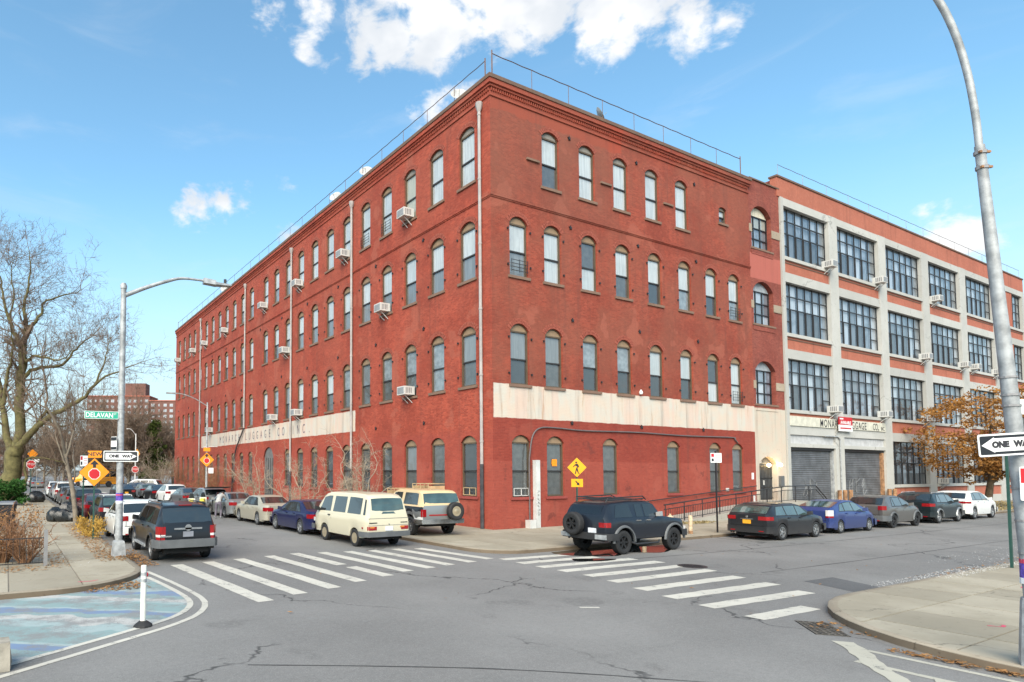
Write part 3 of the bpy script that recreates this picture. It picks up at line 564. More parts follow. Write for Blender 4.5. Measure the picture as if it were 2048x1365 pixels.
# windows
W_, G_, D_, C_, S_g, B_ = 'blind_white', 'blind_grey', 'dark_room', 'blind_cream', 'screen_grey', 'blue_room'
look4 = [(W_, S_g), (W_, W_), (W_, W_), (W_, W_), (W_, W_)]
look3 = [(W_, G_), (W_, W_), (S_g, W_), (W_, S_g), (W_, D_), (W_, B_), (W_, D_), (W_, B_)]
look2 = [(G_, D_), (G_, S_g), (B_, D_), (B_, D_), (W_, D_), (W_, D_), (D_, W_), (W_, W_)]
for c, (u_, l_) in zip(R4, look4): window(fac, 'R', c, WD, *FL_[3], u_, l_, 'arch_grey')
window(fac, 'R', 18.43, .78, 17.82, 18.68, 18.83, W_, D_, 'arch_grey', ring=False)
for c, (u_, l_) in zip(R3, look3): window(fac, 'R', c, WD, *FL_[2], u_, l_)
for c, (u_, l_) in zip(R3, look2): window(fac, 'R', c, WD, *FL_[1], u_, l_)
for c in R1: window(fac, 'R', c, WD, *FL_[0], S_g, S_g, sill='sill_red', ring=False)
rl = random.Random(4)
for i, c in enumerate(LW):
    window(fac, 'L', c, WD, *FL_[3], C_ if i == 2 else W_, rl.choice([W_, W_, W_, B_, G_]) if i > 4 else (C_ if i == 2 else W_), 'arch_grey' if i < 3 else 'arch_tan', ring=i < 12)
    window(fac, 'L', c, WD, *FL_[2], W_, rl.choice([G_, G_, S_g, W_, B_]) if i else G_, ring=i < 12)
    window(fac, 'L', c, WD, *FL_[1], rl.choice([B_, G_, W_, B_]), rl.choice([S_g, D_, S_g, B_]), ring=i < 12)
for c, w_ in L1:
    if w_ < 2: window(fac, 'L', c, WD, *FL_[0], rl.choice([S_g, S_g, D_, G_]), rl.choice([S_g, D_, S_g]), sill='sill_red', ring=False)
do = MB().box(-1.14, 1.14, .12, .18, .01, 3.77); do.prism([(x, 3.77 + z) for x, z in seg_arch(1.14, .84)], lambda a, b, d: (a, d, b), .12, .18)
for x in (-.76, -.25, .25, .76): do.box(x - .03, x + .03, .09, .12, .1, 3.7, 1)
dob = do.build('door', ['screen_grey', 'frame_dark'], fac, loc=(0, 27.7, .13)); dob.rotation_euler = (0, 0, R(-90))
MB().box(.12, .16, .05, .09, .95, 1.2).build('handle', 'iron_black', dob)
# tie plates (star anchors)
star = MB(); pts = [((.12 if i % 2 == 0 else .05) * math.sin(i * math.pi / 5), (.12 if i % 2 == 0 else .05) * math.cos(i * math.pi / 5)) for i in range(10)]
star.prism(pts, lambda a, b, d: (a, d, b), 0, -.05); star = star.mesh('star_anchor', 'iron_black')
for x, z in ((5.2, 19.6), (10.4, 19.6), (15.6, 19.6), (5.2, 15.0), (10.4, 15.0), (15.6, 15.0), (5.25, 10.3), (10.4, 10.3), (15.6, 10.3), (5.1, 5.15), (10.4, 5.15), (15.9, 5.18)): link('star_anchor', star, fac, (x, -.004, z))
for y in np.arange(5.3, 60, 4.9):
    for z in (15.15, 10.35, 5.3 if y < 12 else 0):
        if z: link('star_anchor', star, fac, (-.004, y, z), R(-90))
# iron shutter hinge stubs beside the openings
hg = MB().box(-.03, .03, -.07, .0, -.045, .045).mesh('shutter_hinge', 'iron_black')
for c in R3:
    for st in (1, 2):
        for sx in (-1, 1):
            for dz in (.5, 2.2): link('shutter_hinge', hg, fac, (c + sx * (WD / 2 + .13), -.002, FL_[st][0] + dz))
for c in LW[:8]:
    for st in (1, 2):
        for sx in (-1, 1):
            for dz in (.5, 2.2): link('shutter_hinge', hg, fac, (-.002, c + sx * (WD / 2 + .13), FL_[st][0] + dz), R(-90))
# stubs of old shutter bars
for x, z in ((2.66, 17.83), (7.9, 17.85), (13.1, 17.85)): MB().box(x - .42, x + .42, -.09, .0, z - .05, z + .05).build('ledge_stub', 'sill_stone', fac)
# window guards
gd = MB()
for z in (.25, .42, .58, .75): gd.bar((-.5, -.05, z), (.5, -.05, z), .02)
for x in (-.5, 0, .5): gd.bar((x, -.05, .18), (x, -.05, .8), .02)
gd = gd.mesh('window_guard', 'iron_black')
for f_, s, z in (('R', 1.71, FL_[2][0]), ('R', 19.43, FL_[2][0]), ('R', 19.43, FL_[1][0]), ('L', LW[3], FL_[3][0]), ('L', LW[4], FL_[3][0])):
    link('window_guard', gd, fac, (s, 0, z) if f_ == 'R' else (0, s, z), 0 if f_ == 'R' else R(-90))
# low white guards in ground-floor windows
for f_, s in (('R', 1.74), ('L', LW[0])):
    g2 = MB(); 
    for x in (-.45, .0, .45): g2.bar((x, .04, 1.62), (x, .04, 1.98), .03)
    for z in (1.64, 1.98): g2.bar((-.45, .04, z), (.45, .04, z), .03)
    link('window_guard', g2.mesh('window_guard', 'plywood' if f_ == 'L' else 'galv_white'), fac, (s, 0, 0) if f_ == 'R' else (0, s, 0), 0 if f_ == 'R' else R(-90))
# rain pipes on the long face
def pipe(y, zt, zb, zmid):
    m = MB().tube([(-.13, y, zt), (-.13, y, zmid)], .075, 8); m.lathe([(.07, zt - .35), (.17, zt - .05), (.17, zt + .12), (.08, zt + .12)], 8, 0, (-.13, y, 0))
    for z in np.arange(zmid + 1, zt, 3.1): m.lathe([(.092, z), (.092, z + .09)], 8, 0, (-.13, y, 0))
    o = m.build('rain_pipe', 'pipe_white', fac, smooth=40)
    if zb is not None: MB().tube([(-.13, y, zmid), (-.13, y, zb)], .088, 8).build('pipe_shoe', 'pipe_dark', o, smooth=40)
for y, zb, zm in ((.62, .05, 3.1), (13.07, .05, 2.9), (22.8, .05, 2.7), (48.9, .05, 2.5)): pipe(y, 20.1, zb, zm)
pipe(33.6, 20.1, None, 6.7); MB().tube([(-.13, 33.6, 6.7), (-.18, 35.5, 5.0), (-.18, 36.6, 3.4), (-.18, 36.8, .1)], .07, 8).build('pipe_bend', 'pipe_dark', fac, smooth=40)
# wire fence on the parapet
def roofence(p0, p1, n, zb, h, parent, mat='rusty_wire', end=True):
    p0 = Vector(p0); p1 = Vector(p1)
    for i in range(n + 1):
        q = p0.lerp(p1, i / n); big = i in (0, n) and end
        MB().tube([(q.x, q.y, zb), (q.x, q.y, zb + h * (1.12 if big else 1.))], .03 if big else .014, 5).build('fence_post', mat, parent)
    for dz in (h, h * .98): 
        pts = [p0.lerp(p1, i / (n * 4)) + Vector((0, 0, zb + dz + .012 * (-1) ** i)) for i in range(n * 4 + 1)]
        MB().tube(pts, .014, 4).build('fence_wire', mat, parent)
roofence((.25, .12, 0), (20.7, .12, 0), 8, ZT, 1.32, fac); roofence((.12, .45, 0), (.12, 60.8, 0), 26, ZT, 1.1, fac)
# painted company name on the white band
for ch, y in zip("MONARCH LUGGAGE CO INC.", np.linspace(41.2, 19.6, 23)):
    if ch != ' ': vert_text('painted_lettering', ch, .98, 'lettering_faded', fac, (-.006, y, 5.86), R(-90), extrude=.002, sx=.66, bold=.001)
# conduit over the ground floor windows
cd = MB().tube(crom([(2.16, -.06, .2), (2.16, -.06, 2.9), (2.2, -.07, 3.6), (2.4, -.07, 4.45), (2.9, -.07, 4.83), (3.95, -.06, 4.87), (6, -.06, 4.80), (10, -.06, 4.84), (14, -.06, 4.78), (18.6, -.06, 4.81), (18.95, -.07, 4.70), (19.25, -.07, 4.5)], 6), .036, 8)
cdo = cd.build('conduit', 'conduit_dark', fac, smooth=50); MB().box(1.93, 2.32, -.32, -.01, .13, .5).build('junction_block', 'galv_white', fac)
MB().box(2.42, 2.68, -.24, -.02, .13, 3.3).build('cable_guard', 'galv_white', fac)
gt = MB()
for i in range(7):
    z = .75 + i * .17; a = [(2.44 + random.uniform(0, .06), z + random.uniform(-.05, .1)), (2.55, z + random.uniform(-.06, .12)), (2.63 + random.uniform(-.05, .03), z + random.uniform(-.08, .1)), (2.5, z + .1)]
    for p, q in zip(a, a[1:]): gt.bar((p[0], -.243, p[1]), (q[0], -.243, q[1]), .022, t2=.004)
tag(gt.build('graffiti', 'lettering_dark', fac), kind='stuff')
wl = MB().prism([(x * .3, z * .34) for x, z in ((0, 0), (.4, .5), (.5, 0), (1.6, 0), (1.6, 1), (.5, 1), (.4, .5))], lambda a, b, d: (3.7 + a, d, 3.02 + b), .13, .125); wl.build('window_sticker', 'sign_orange', fac)
MB().box(20.75, 20.95, -.03, 0, 2.3, 2.7).build('notice_plate', 'sign_white', fac); MB().box(20.85, 21.0, -.05, 0, .95, 1.3).build('notice_plate', 'sign_white', fac); MB().box(18.0, 18.25, -.05, 0, 1.62, 1.8).build('small_box', 'galv_white', fac); MB().lathe([(.08, 0), (.1, .1), (.04, .22), (0, .25)], 8, 0, (10.3, -.1, 6.9)).build('small_lamp', 'sign_white', fac)
# plywood and wire boxes over two basement windows
for i, (yy, h_) in enumerate(((4.2, 2.0), (6.6, 1.7))):
    m = MB().box(-1.0, 0, -.02, .02, .0, h_ - .1); m.box(-1.0, -.96, 0, 1.35, 0, h_ - .5); m.box(-1.0, 0, 1.33, 1.37, 0, h_ - .1)
    for x in np.linspace(-1., 0, 4): m.bar((x, 0, h_), (x, 1.35, h_), .03)
    for y in np.linspace(0, 1.35, 5): m.bar((-1, y, h_ - .5), (-1, y, h_), .03); m.bar((-1, y, h_), (0, y, h_), .03)
    tag(m.build('window_cage', 'plywood', None, loc=(-.03, yy - .65, .13)), ('taller' if i == 0 else 'lower, rustier') + ' plywood and wire cage against the factory wall behind the truck with spare wheel', 'window cage')

# ---------------------------------------------------------------- stair tower between the two buildings
ann = thing('stair_tower', 'narrow brick stair tower with one arched window per floor above an arched entrance', 'building')
AX0, AX1 = XE, 24.85
aops = [(22.68, 1.98, .98, 3.25, 3.72)], [(22.72, 2.3, 7.02, 9.2, 9.78)], [(22.72, 2.3, 12.1, 14.3, 14.88)], [(22.72, 2.3, 16.98, 19.2, 19.8)]
m = MB(); facade(m, lambda s, z, d: (s, d + .03, z), AX0, AX1, [(a, b, o) for (a, b), o in zip([(0, 5.3), (5.3, 10.6), (10.6, 15.6), (15.6, 21.35)], aops)], depth=.38)
m.quad((AX1, .03, 0), (AX1, 12, 0), (AX1, 12, 21.35), (AX1, .03, 21.35)); m.quad((AX0, .03, 21.35), (AX1, .03, 21.35), (AX1, 12, 21.35), (AX0, 12, 21.35)); m.build('wall', 'annex_brick', ann)
MB().box(AX0 + .14, AX1 + .02, -.04, .4, 21.36, 21.45).build('coping', 'coping', ann)
for zs in (7.02, 12.1, 16.98):
    for x0, x1 in ((AX0 + .05, 21.57), (23.87, AX1 - .02)): MB().box(x0, x1, -.01, .028, zs + .95, zs + 1.45).build('stone_block', 'stone', ann)
    hs = 2.2; fm = MB(); D0, D1 = .26, .33
    for x in (-1.14, -.42, .34, 1.1): fm.box(x - .035, x + .035, D0, D1, 0, hs)
    for z in (.03, .72, 1.42, 2.17): fm.box(-1.1, 1.1, D0 - .005, D1 - .005, z - .03, z + .03)
    fm.prism([(x, hs + z) for x, z in seg_arch(1.148, .575)], lambda a, b, d: (a, d, b), D0 + .02, D1 + .01, 1)
    wo = fm.build('window', ['steel_frame', 'blind_cream' if zs > 16 else 'blue_room'], ann, loc=(22.72, .03, zs))
    for i, (xa, xb) in enumerate(((-1.1, -.45), (-.38, .3), (.38, 1.06))):
        for j, (za, zb) in enumerate(((.06, .69), (.75, 1.39), (1.45, 2.14))):
            MB().quad((xa, D0 + .03, za), (xb, D0 + .03, za), (xb, D0 + .03, zb), (xa, D0 + .03, zb)).build('pane', 'steel_window_glass', wo)
            MB().quad((xa, D0 + .075, za), (xb, D0 + .075, za), (xb, D0 + .075, zb), (xa, D0 + .075, zb)).build('blind', 'blind_cream' if zs > 16 and j == 2 else random.choice(['blue_room', 'blind_grey', 'blind_white']), wo)
    MB().box(-1.3, 1.3, -.06, .25, -.12, 0).build('sill', 'sill_stone', wo); MB().box(-1.25, 1.25, -.03, .0, -.42, -.13).build('brick_apron', 'annex_brick', wo)
dm = MB()
for x0, x1 in ((-.97, -.02), (.02, .97)):
    dm.box(x0, x1, .30, .34, 0, 2.25)
    for x in np.linspace(x0 + .06, x1 - .06, 6): dm.box(x - .012, x + .012, .26, .28, .1, 2.2, 1)
    for z in (.12, .8, 1.4, 2.15): dm.box(x0, x1, .25, .29, z - .02, z + .02, 1)
dm.prism([(x, 2.27 + z) for x, z in seg_arch(.985, .46)], lambda a, b, d: (a, d, b), .28, .34, 2)
dd_ = dm.build('door', ['dark_room', 'iron_black', 'grey_plastic'], ann, loc=(22.68, .03, .98)); MB().box(-.14, -.08, .2, .25, .95, 1.25).build('handle', 'galv_white', dd_)
vert_text('house_number', '5', .42, 'sign_white', ann, (22.35, .29, 3.45), extrude=.002)
for x in (22.95, 23.78):
    o = MB().lathe([(.0, -.12), (.09, -.08), (.12, 0), (.09, .08), (0, .12)], 10, 0, (x, .12 if x < 23.5 else -.14, 3.18 if x < 23.5 else 3.2)).build('entrance_lamp', 'lamp_glow', ann, smooth=60)
pl_ = bpy.data.lights.new('entrance_light', 'POINT'); pl_.energy = 7; pl_.color = (1, .66, .3); pl_.shadow_soft_size = .12
po = bpy.data.objects.new('entrance_light', pl_); COL.objects.link(po); po.location = (23.3, -.2, 3.1)
MB().box(23.85, 24.25, -.12, .028, 1.85, 2.5).build('mail_box', 'grey_plastic', ann)
# ---------------------------------------------------------------- concrete-framed luggage works
mon = thing('concrete_frame_works', 'four-storey works with pale concrete frame, orange brick and large steel windows', 'building')
MX0, MX1, MZ = 24.9, 70.4, 22.2
bays = [(25.25, 31.15), (32.35, 38.70), (39.90, 46.30), (47.65, 54.10), (55.45, 61.95), (67.2, 69.9)]
rows = [(16.98, 20.4), (11.88, 15.3), (6.84, 10.2)]
m = MB(); m.quad((MX0, .02, 0), (MX1, .02, 0), (MX1, .02, MZ), (MX0, .02, MZ)) if 0 else None
# orange brick panels (spandrels, parapet, piers) set between the frame members, openings left free
def wallp(x0, x1, z0, z1, mat, name, d0=.0, d1=.35): return MB().box(x0, x1, d0, d1, z0, z1).build(name, mat, mon)
wallp(MX0 - .3, MX1, 20.92, MZ, 'orange_brick', 'parapet', -.02, .4); wallp(MX0 - .36, MX1 + .05, MZ, MZ + .12, 'coping', 'coping', -.08, .46)
MB().box(MX0 - .3, MX1, .3, 24, 20.6, 20.9).build('roof', 'asphalt_patch', mon); MB().quad((MX1, .35, 0), (MX1, 24, 0), (MX1, 24, MZ), (MX1, .35, MZ)).build('side_wall', 'orange_brick', mon); MB().quad((MX0 - .02, .42, 20.4), (MX0 - .02, 24, 20.4), (MX0 - .02, 24, MZ), (MX0 - .02, .42, MZ)).build('side_wall', 'annex_brick', mon)
edges = [(MX0, 25.25), (31.15, 32.35), (38.70, 39.90), (46.30, 47.65), (54.10, 55.45), (61.95, 63.2), (69.9, MX1)]
for a, b in edges: wallp(a, b, 0, 20.92, 'concrete_frame', 'pier', -.06, .34)
fb_ = [(a[1], b[0]) for a, b in zip(edges, edges[1:])]
for i, (a, b) in enumerate(fb_):
    wallp(a, b, 20.4, 20.92, 'concrete_frame', 'beam', -.03)
    for j, (zs, zt) in enumerate(rows):
        lo = rows[j + 1][1] if j < 2 else None
        MB().box(a, b, -.09, .2, zs - .22, zs).build('sill', 'concrete_frame', mon)
        if lo is not None:
            wallp(a, b, lo, lo + .62, 'concrete_frame', 'beam', -.03); wallp(a, b, lo + .62, zs - .22, 'orange_brick', 'spandrel', .03)
            MB().box(a + .05, b - .05, .0, .03, zs - .42, zs - .36).build('brick_course', 'coping', mon)
# ground storey
wallp(*fb_[0], 6.42, 6.62, 'orange_brick', 'spandrel', .03); wallp(*fb_[1], 6.42, 6.62, 'orange_brick', 'spandrel', .03)
nb = MB().box(25.25, 38.7, -.10, .3, 5.78, 6.42).build('name_band', 'concrete_cream', mon)
vert_text('painted_lettering', 'MONARCH LUGGAGE', .74, 'lettering_dark', mon, (32.3, -.106, 6.05), extrude=.002, sx=.80, spacing=1.18, bold=.004); vert_text('painted_lettering', 'CO.,', .70, 'lettering_dark', mon, (37.1, -.106, 6.06), extrude=.002, sx=.72, bold=.004); vert_text('painted_lettering', 'INC.', .42, 'lettering_dark', mon, (38.2, -.106, 5.98), extrude=.002, sx=.75, bold=.003)
wallp(25.25, 38.7, 5.2, 5.78, 'concrete_frame', 'beam', -.03)
for a, b in fb_[:2]: wallp(a, b, 4.62, 5.2, 'panel_grey', 'panel', .08); wallp(a, b, 4.38, 4.62, 'concrete_frame', 'lintel', -.05)
for di, (a, b) in enumerate(((25.5, 31.0), (32.7, 38.4))):
    sm = MB(); n = 34; rowz = []
    for i in range(n * 2 + 1): rowz.append([(a, .22 + (.025 if i % 2 else 0), .1 + 4.3 * i / (n * 2)), (b, .22 + (.025 if i % 2 else 0), .1 + 4.3 * i / (n * 2))])
    so_ = sm.grid(rowz).build('roller_shutter', 'shutter', mon)
    MB().box(a - .1, a + .06, .1, .3, 0, 4.38).build('guide_rail', 'iron_black', so_); MB().box(b - .06, b + .35, .1, .3, 0, 4.38).build('guide_rail', 'rust' if di else 'galv', so_); MB().box(a - .1, b + .3, .08, .2, 4.2, 4.38).build('shutter_hood', 'iron_black', so_)
    g3 = MB(); rr = random.Random(di + 3)
    for t in range(5 if di else 3):
        cx, cz = a + (1.0 if di else 2.0) + t * .55, 1.7 + rr.uniform(-.1, .2); q = [(cx + rr.uniform(-.4, .4), cz + rr.uniform(-.6, .6)) for _ in range(5)]; q = crom(q, 5)
        for p_, q_ in zip(q, q[1:]): g3.bar((p_[0], .205, p_[1]), (q_[0], .205, q_[1]), .03, t2=.004)
    tag(g3.build('graffiti', 'ac_grille', so_), kind='stuff')
for x in (31.0, 31.75, 32.55, 38.5, 39.4): MB().tube([(x, -.25, .1), (x, -.25, 1.5)], .13, 8).build('guard_post', 'rust', mon, smooth=40)
for x in (31.6,): MB().tube([(x, -.12, .2), (x, -.12, 5.0), (x - .3, -.12, 5.2), (x - 2, -.12, 5.2)], .05, 6).build('conduit', 'galv', mon)
gz = [(1.8, 5.1)]
for i, (a, b) in enumerate(fb_[2:], 2):
    wallp(a, b, 5.1, 5.75, 'concrete_frame', 'beam', -.03); wallp(a, b, 5.75, 6.62, 'orange_brick', 'spandrel', .03); MB().box(a, b, -.09, .2, 1.58, 1.8).build('sill', 'concrete_frame', mon); wallp(a, b, .75, 1.58, 'orange_brick', 'spandrel', .03); wallp(a, b, 0, .75, 'concrete_frame', 'plinth', -.02)
# brick pier with blank panel beside the last narrow window bay
for zs, zt in rows + gz: wallp(63.2, 67.1, zs, zt, 'orange_brick', 'brick_panel', .04)
UNIT = MB().quad((0, 0, 0), (1, 0, 0), (1, 0, 1), (0, 0, 1)).mesh('pane', 'steel_window_glass')
rm = random.Random(21)
def steel_window(x0, x1, z0, z1, ncol, tall, dark=False):
    W, Hh = x1 - x0, z1 - z0; cw = W / ncol; rh = Hh / 4; f = .038; m = MB()
    fine = x0 < 62
    for i in range(ncol + 1): m.box(i * cw - f, i * cw + f, .19, .25, 0, Hh)
    for j in range(5):
        if j == 1: 
            for i in range(ncol):
                if i not in tall: m.box(i * cw + f, (i + 1) * cw - f, .195, .245, j * rh - f, j * rh + f)
        else: m.box(0, W, .195, .245, j * rh - f, j * rh + f)
    for i in tall: m.box(i * cw, i * cw + .055, .16, .2, .03, 2 * rh)
    wo = m.build('window', 'steel_frame', mon, loc=(x0, 0, z0)); bl = MB(); mats = ['blind_white', 'blue_room', 'blind_grey', 'screen_grey', 'dark_room', 'blind_cream']
    for i in range(ncol):
        cells = [(2, 3), (3, 4)] + ([(0, 2)] if i in tall else [(0, 1), (1, 2)])
        for (a, b) in cells:
            o = link('pane', UNIT, wo, (i * cw + f, .225, a * rh + f)); o.scale = (cw - 2 * f, 1, (b - a) * rh - 2 * f)
            if dark: mi = rm.choice([3, 4, 1, 4])
            elif b - a == 2: mi = rm.choice([3, 0, 1, 2, 3, 1])
            else: mi = rm.choice([0, 1, 1, 0, 1, 2]) if i < ncol - 1 else rm.choice([1, 2, 0])
            bl.quad((i * cw + f, .33, a * rh), ((i + 1) * cw - f, .33, a * rh), ((i + 1) * cw - f, .33, b * rh), (i * cw + f, .33, b * rh), mi)
    bl.build('blind', mats, wo)
for i, (x0, x1) in enumerate(bays):
    for (z0, z1) in rows: steel_window(x0, x1, z0, z1, 6 if i < 5 else 3, [1, 2, 3, 4] if i < 5 else [])
    if i >= 2: steel_window(x0, x1, 1.8, 5.1, 6 if i < 5 else 3, [1, 2, 3, 4] if i < 5 else [], True)
wallp(66.9, 67.2, 0, 20.4, 'orange_brick', 'brick_panel', .02)
roofence((MX0 + .1, .1, 0), (MX1 - .5, .1, 0), 14, MZ + .1, .85, mon, 'conduit_grey', False)
# projecting letting board
sb = thing('letting_board', 'red and white letting board projecting above the roller shutters', 'sign', (32.15, -.15, 5.62))
MB().box(-.95, .95, -.12, -.07, -.02, .42).build('lower_panel', 'sign_white', sb); MB().box(-.95, .95, -.12, -.07, .42, .98).build('upper_panel', 'sign_red', sb); vert_text('lettering', 'AVAILABLE', .30, 'sign_white', sb, (0, -.124, .58), extrude=.002, bold=.01); MB().box(-.85, -.35, -.123, -.12, .80, .90).build('print_line', 'sign_white', sb); MB().box(-.8, .75, -.123, -.12, .14, .24).build('print_line', 'sign_red', sb)
[MB().bar((x, -.07, .5), (x, .1, .5), .05).build('bracket', 'iron_black', sb) for x in (-.8, .8)]

# ---------------------------------------------------------------- window air conditioners
def ac_proto(front):
    e = link('air_conditioner', None)
    b = MB().box(-.36, .36, -.62, .06, 0, .46).build('housing', 'ac_white', e)
    g = MB().box(-.30, .30, -.632, -.622, .06, .40)
    g.build('grille', 'ac_grille' if front else 'ac_white', e)
    lv = MB()
    for sx in (-1, 1):
        for y in np.linspace(-.52, -.2, 4): lv.box(sx * .361 - .004, sx * .361 + .004, y, y + .05, .08, .38)
    tag(lv.build('louvers', 'ac_louver', e), kind='stuff')
    if not front:
        l2 = MB()
        for x in np.linspace(-.26, .2, 4): l2.box(x, x + .06, -.635, -.628, .08, .38)
        tag(l2.build('front_louvers', 'ac_louver', e), kind='stuff')
    for x in (-.2, .2): MB().bar((x, -.5, -.01), (x, .0, -.42), .035).bar((x, -.52, -.012), (x, .02, -.012), .03).build('bracket', 'galv_white', e)
    return e
acA = ac_proto(True); used = [0]
ORD = ['first', 'second', 'third', 'fourth', 'fifth', 'sixth', 'seventh', 'eighth', 'ninth', 'tenth', 'eleventh', 'twelfth', 'thirteenth', 'fourteenth', 'fifteenth', 'sixteenth', 'seventeenth', 'eighteenth', 'nineteenth', 'twentieth', 'twenty-first', 'twenty-second', 'twenty-third', 'twenty-fourth']
def ac(loc, rz, label, group):
    o = acA if not used[0] else copy_tree(acA); used[0] = 1; o.location = loc; o.rotation_euler = (0, 0, rz); tag(o, label, 'air conditioner', group)
for st, i in ((3, 2), (2, 3), (1, 2), (3, 5), (3, 8), (3, 11), (3, 15), (3, 18), (3, 20), (2, 9), (1, 8), (1, 10), (1, 17), (3, 23)):
    ac((-.02, LW[i], FL_[st][0] + .07), R(-90), 'white air conditioner, %s window from the corner, %s floor, long brick face' % (ORD[i], ('ground', 'second', 'third', 'top')[st]), 'air conditioners on the brick factory')
for bay, j, dx in ((0, 0, -.5), (1, 0, -.5), (3, 0, .7), (0, 2, -.45), (1, 2, -.5), (2, 1, -.5), (3, 1, -.4), (4, 1, .6), (4, 1, -.5), (2, 2, -.5)):
    x = (bays[bay][0] + dx) if dx > 0 else (bays[bay][1] + dx); ac((x, .0, rows[j][0] + .02), 0, 'white air conditioner, %s end of %s window bay, %s floor, concrete-framed works' % ('near' if dx > 0 else 'far', ORD[bay], ('top', 'third', 'second')[j]), 'air conditioners on the concrete-framed works')
ac((48.5, .0, 1.82), 0, 'white air conditioner in a ground floor window behind the brown-leaved tree', 'air conditioners on the concrete-framed works')
# ---------------------------------------------------------------- satellite dishes on the parapet
dp = link('satellite_dish', None); MB().lathe([(0, .0), (.2, .02), (.34, .07), (.42, .13), (.40, .13), (.33, .085), (.2, .035), (0, .015)], 16).build('dish', 'dish_grey', dp, smooth=50)
for c in dp.children: c.location = (0, 0, .62); c.rotation_euler = (R(62), 0, 0)
MB().tube([(0, .05, 0), (0, .05, .6)], .025, 6).build('mast', 'galv', dp); MB().tube([(0, 0, .35), (0, -.42, .72)], .012, 5).build('feed_arm', 'galv', dp)
for i, (loc, rz, lab) in enumerate((((.35, 2.7, ZT + .05), R(-35), 'grey satellite dish on the parapet nearest the street corner'), ((.35, 12.0, ZT + .05), R(-40), 'grey satellite dish above the second rain pipe'), ((.35, 16.2, ZT + .05), R(-55), 'grey satellite dish just past the second rain pipe'), ((8.0, .45, ZT + .05), R(40), 'grey satellite dish above the short face of the brick factory'), ((.35, 41.5, ZT + .05), R(-35), 'grey satellite dish far along the long parapet'))):
    o = dp if i == 0 else copy_tree(dp); o.location = loc; o.rotation_euler = (0, 0, rz); tag(o, lab, 'satellite dish', 'satellite dishes on the factory roof')

# ---------------------------------------------------------------- access ramp with railings in front of the entrance
rp = thing('access_ramp', 'concrete wheelchair ramp with black iron railings leading up to the arched entrance', 'ramp')
m = MB(); m.hexa([(9.8, -1.75, .10), (21.0, -1.75, .10), (21.0, -.03, .10), (9.8, -.03, .10)], [(9.8, -1.75, .14), (21.0, -1.75, .96), (21.0, -.03, .96), (9.8, -.03, .14)]); m.box(21.0, 24.6, -1.75, -.03, .1, .96)
m.build('ramp_slab', 'concrete_ramp', rp)
for i in range(4): MB().box(24.6 + i * .3, 24.9 + i * .3, -1.75, -.03, .1, .96 - .2 * (i + 1)).build('step', 'concrete_ramp', rp)
zr = lambda x: .14 + max(0, min(1, (x - 9.8) / 11.2)) * .82
for yy in (-1.7,):
    for dz, rr_ in ((.95, .035), (.72, .022), (.12, .018)): MB().tube([(9.7, yy, zr(9.7) + dz), (21.0, yy, zr(21) + dz), (24.6, yy, .96 + dz)] + ([(25.9, yy, .13 + dz)] if dz != .12 else []), rr_, 6).build('rail', 'iron_black', rp)
    for x in np.arange(9.8, 25, 1.55): MB().tube([(x, yy, zr(x)), (x, yy, zr(x) + .97)], .026, 6).build('rail_post', 'iron_black', rp)
    bl = MB()
    for x in np.arange(9.9, 24.6, .15): bl.bar((x, yy, zr(x) + .12), (x, yy, zr(x) + .72), .014)
    tag(bl.build('balusters', 'iron_black', rp), kind='stuff')
MB().tube([(8.2, -.15, 1.1), (9.6, -.15, 1.12), (21, -.15, 1.9)], .028, 6).build('rail', 'iron_black', rp); MB().tube([(25.9, -1.7, .13), (25.9, -1.7, 1.1)], .03, 6).build('rail_post', 'iron_black', rp)

# ================================================================ VEHICLES
WHL = {}
def wheel_meshes(r, wd, rim, style):
    key = (r, wd, rim, style)
    if key in WHL: return WHL[key]
    rr = r * rim; h = wd / 2
    ty = MB().lathe([(rr, -h * .8), (rr + (r - rr) * .5, -h), (r - .03, -h * .95), (r, -h * .72), (r, h * .72), (r - .03, h * .95), (rr + (r - rr) * .5, h), (rr, h * .8), (rr - .01, 0)], 22, ax='x', close=True).mesh('tyre', 'rubber', 40)
    m = MB()
    if style == 'steel':
        m.lathe([(rr, h * .78), (rr - .02, h * .5), (rr * .62, h * .35), (rr * .55, h * .75), (rr * .3, h * .9), (0, h * .92)], 20, ax='x')
    else:
        m.lathe([(rr, -h * .7), (rr, h * .8), (rr - .022, h * .82), (rr - .03, h * .3), (rr - .03, -h * .7)], 22, ax='x', close=True)
        m.lathe([(rr - .02, h * .1), (0, h * .08)], 20, 1, ax='x'); m.lathe([(rr * .25, h * .5), (rr * .2, h * .75), (0, h * .78)], 12, ax='x')
        n = {'five': 5, 'ten': 10, 'six': 6, 'seven': 7}[style]
        for i in range(n):
            a = 2 * math.pi * i / n; d = Vector((0, math.cos(a), math.sin(a))); t = Vector((0, -math.sin(a), math.cos(a))); w0, w1 = (rr * .16, rr * .12) if n < 8 else (rr * .08, rr * .06)
            lo = [d * rr * .18 + t * w0 + Vector((h * .35, 0, 0)), d * rr * .18 - t * w0 + Vector((h * .35, 0, 0)), d * rr * .97 - t * w1 + Vector((h * .4, 0, 0)), d * rr * .97 + t * w1 + Vector((h * .4, 0, 0))]
            m.hexa(lo, [p + Vector((h * .32, 0, 0)) for p in lo])
    WHL[key] = (ty, m); return WHL[key]
RIM = {}
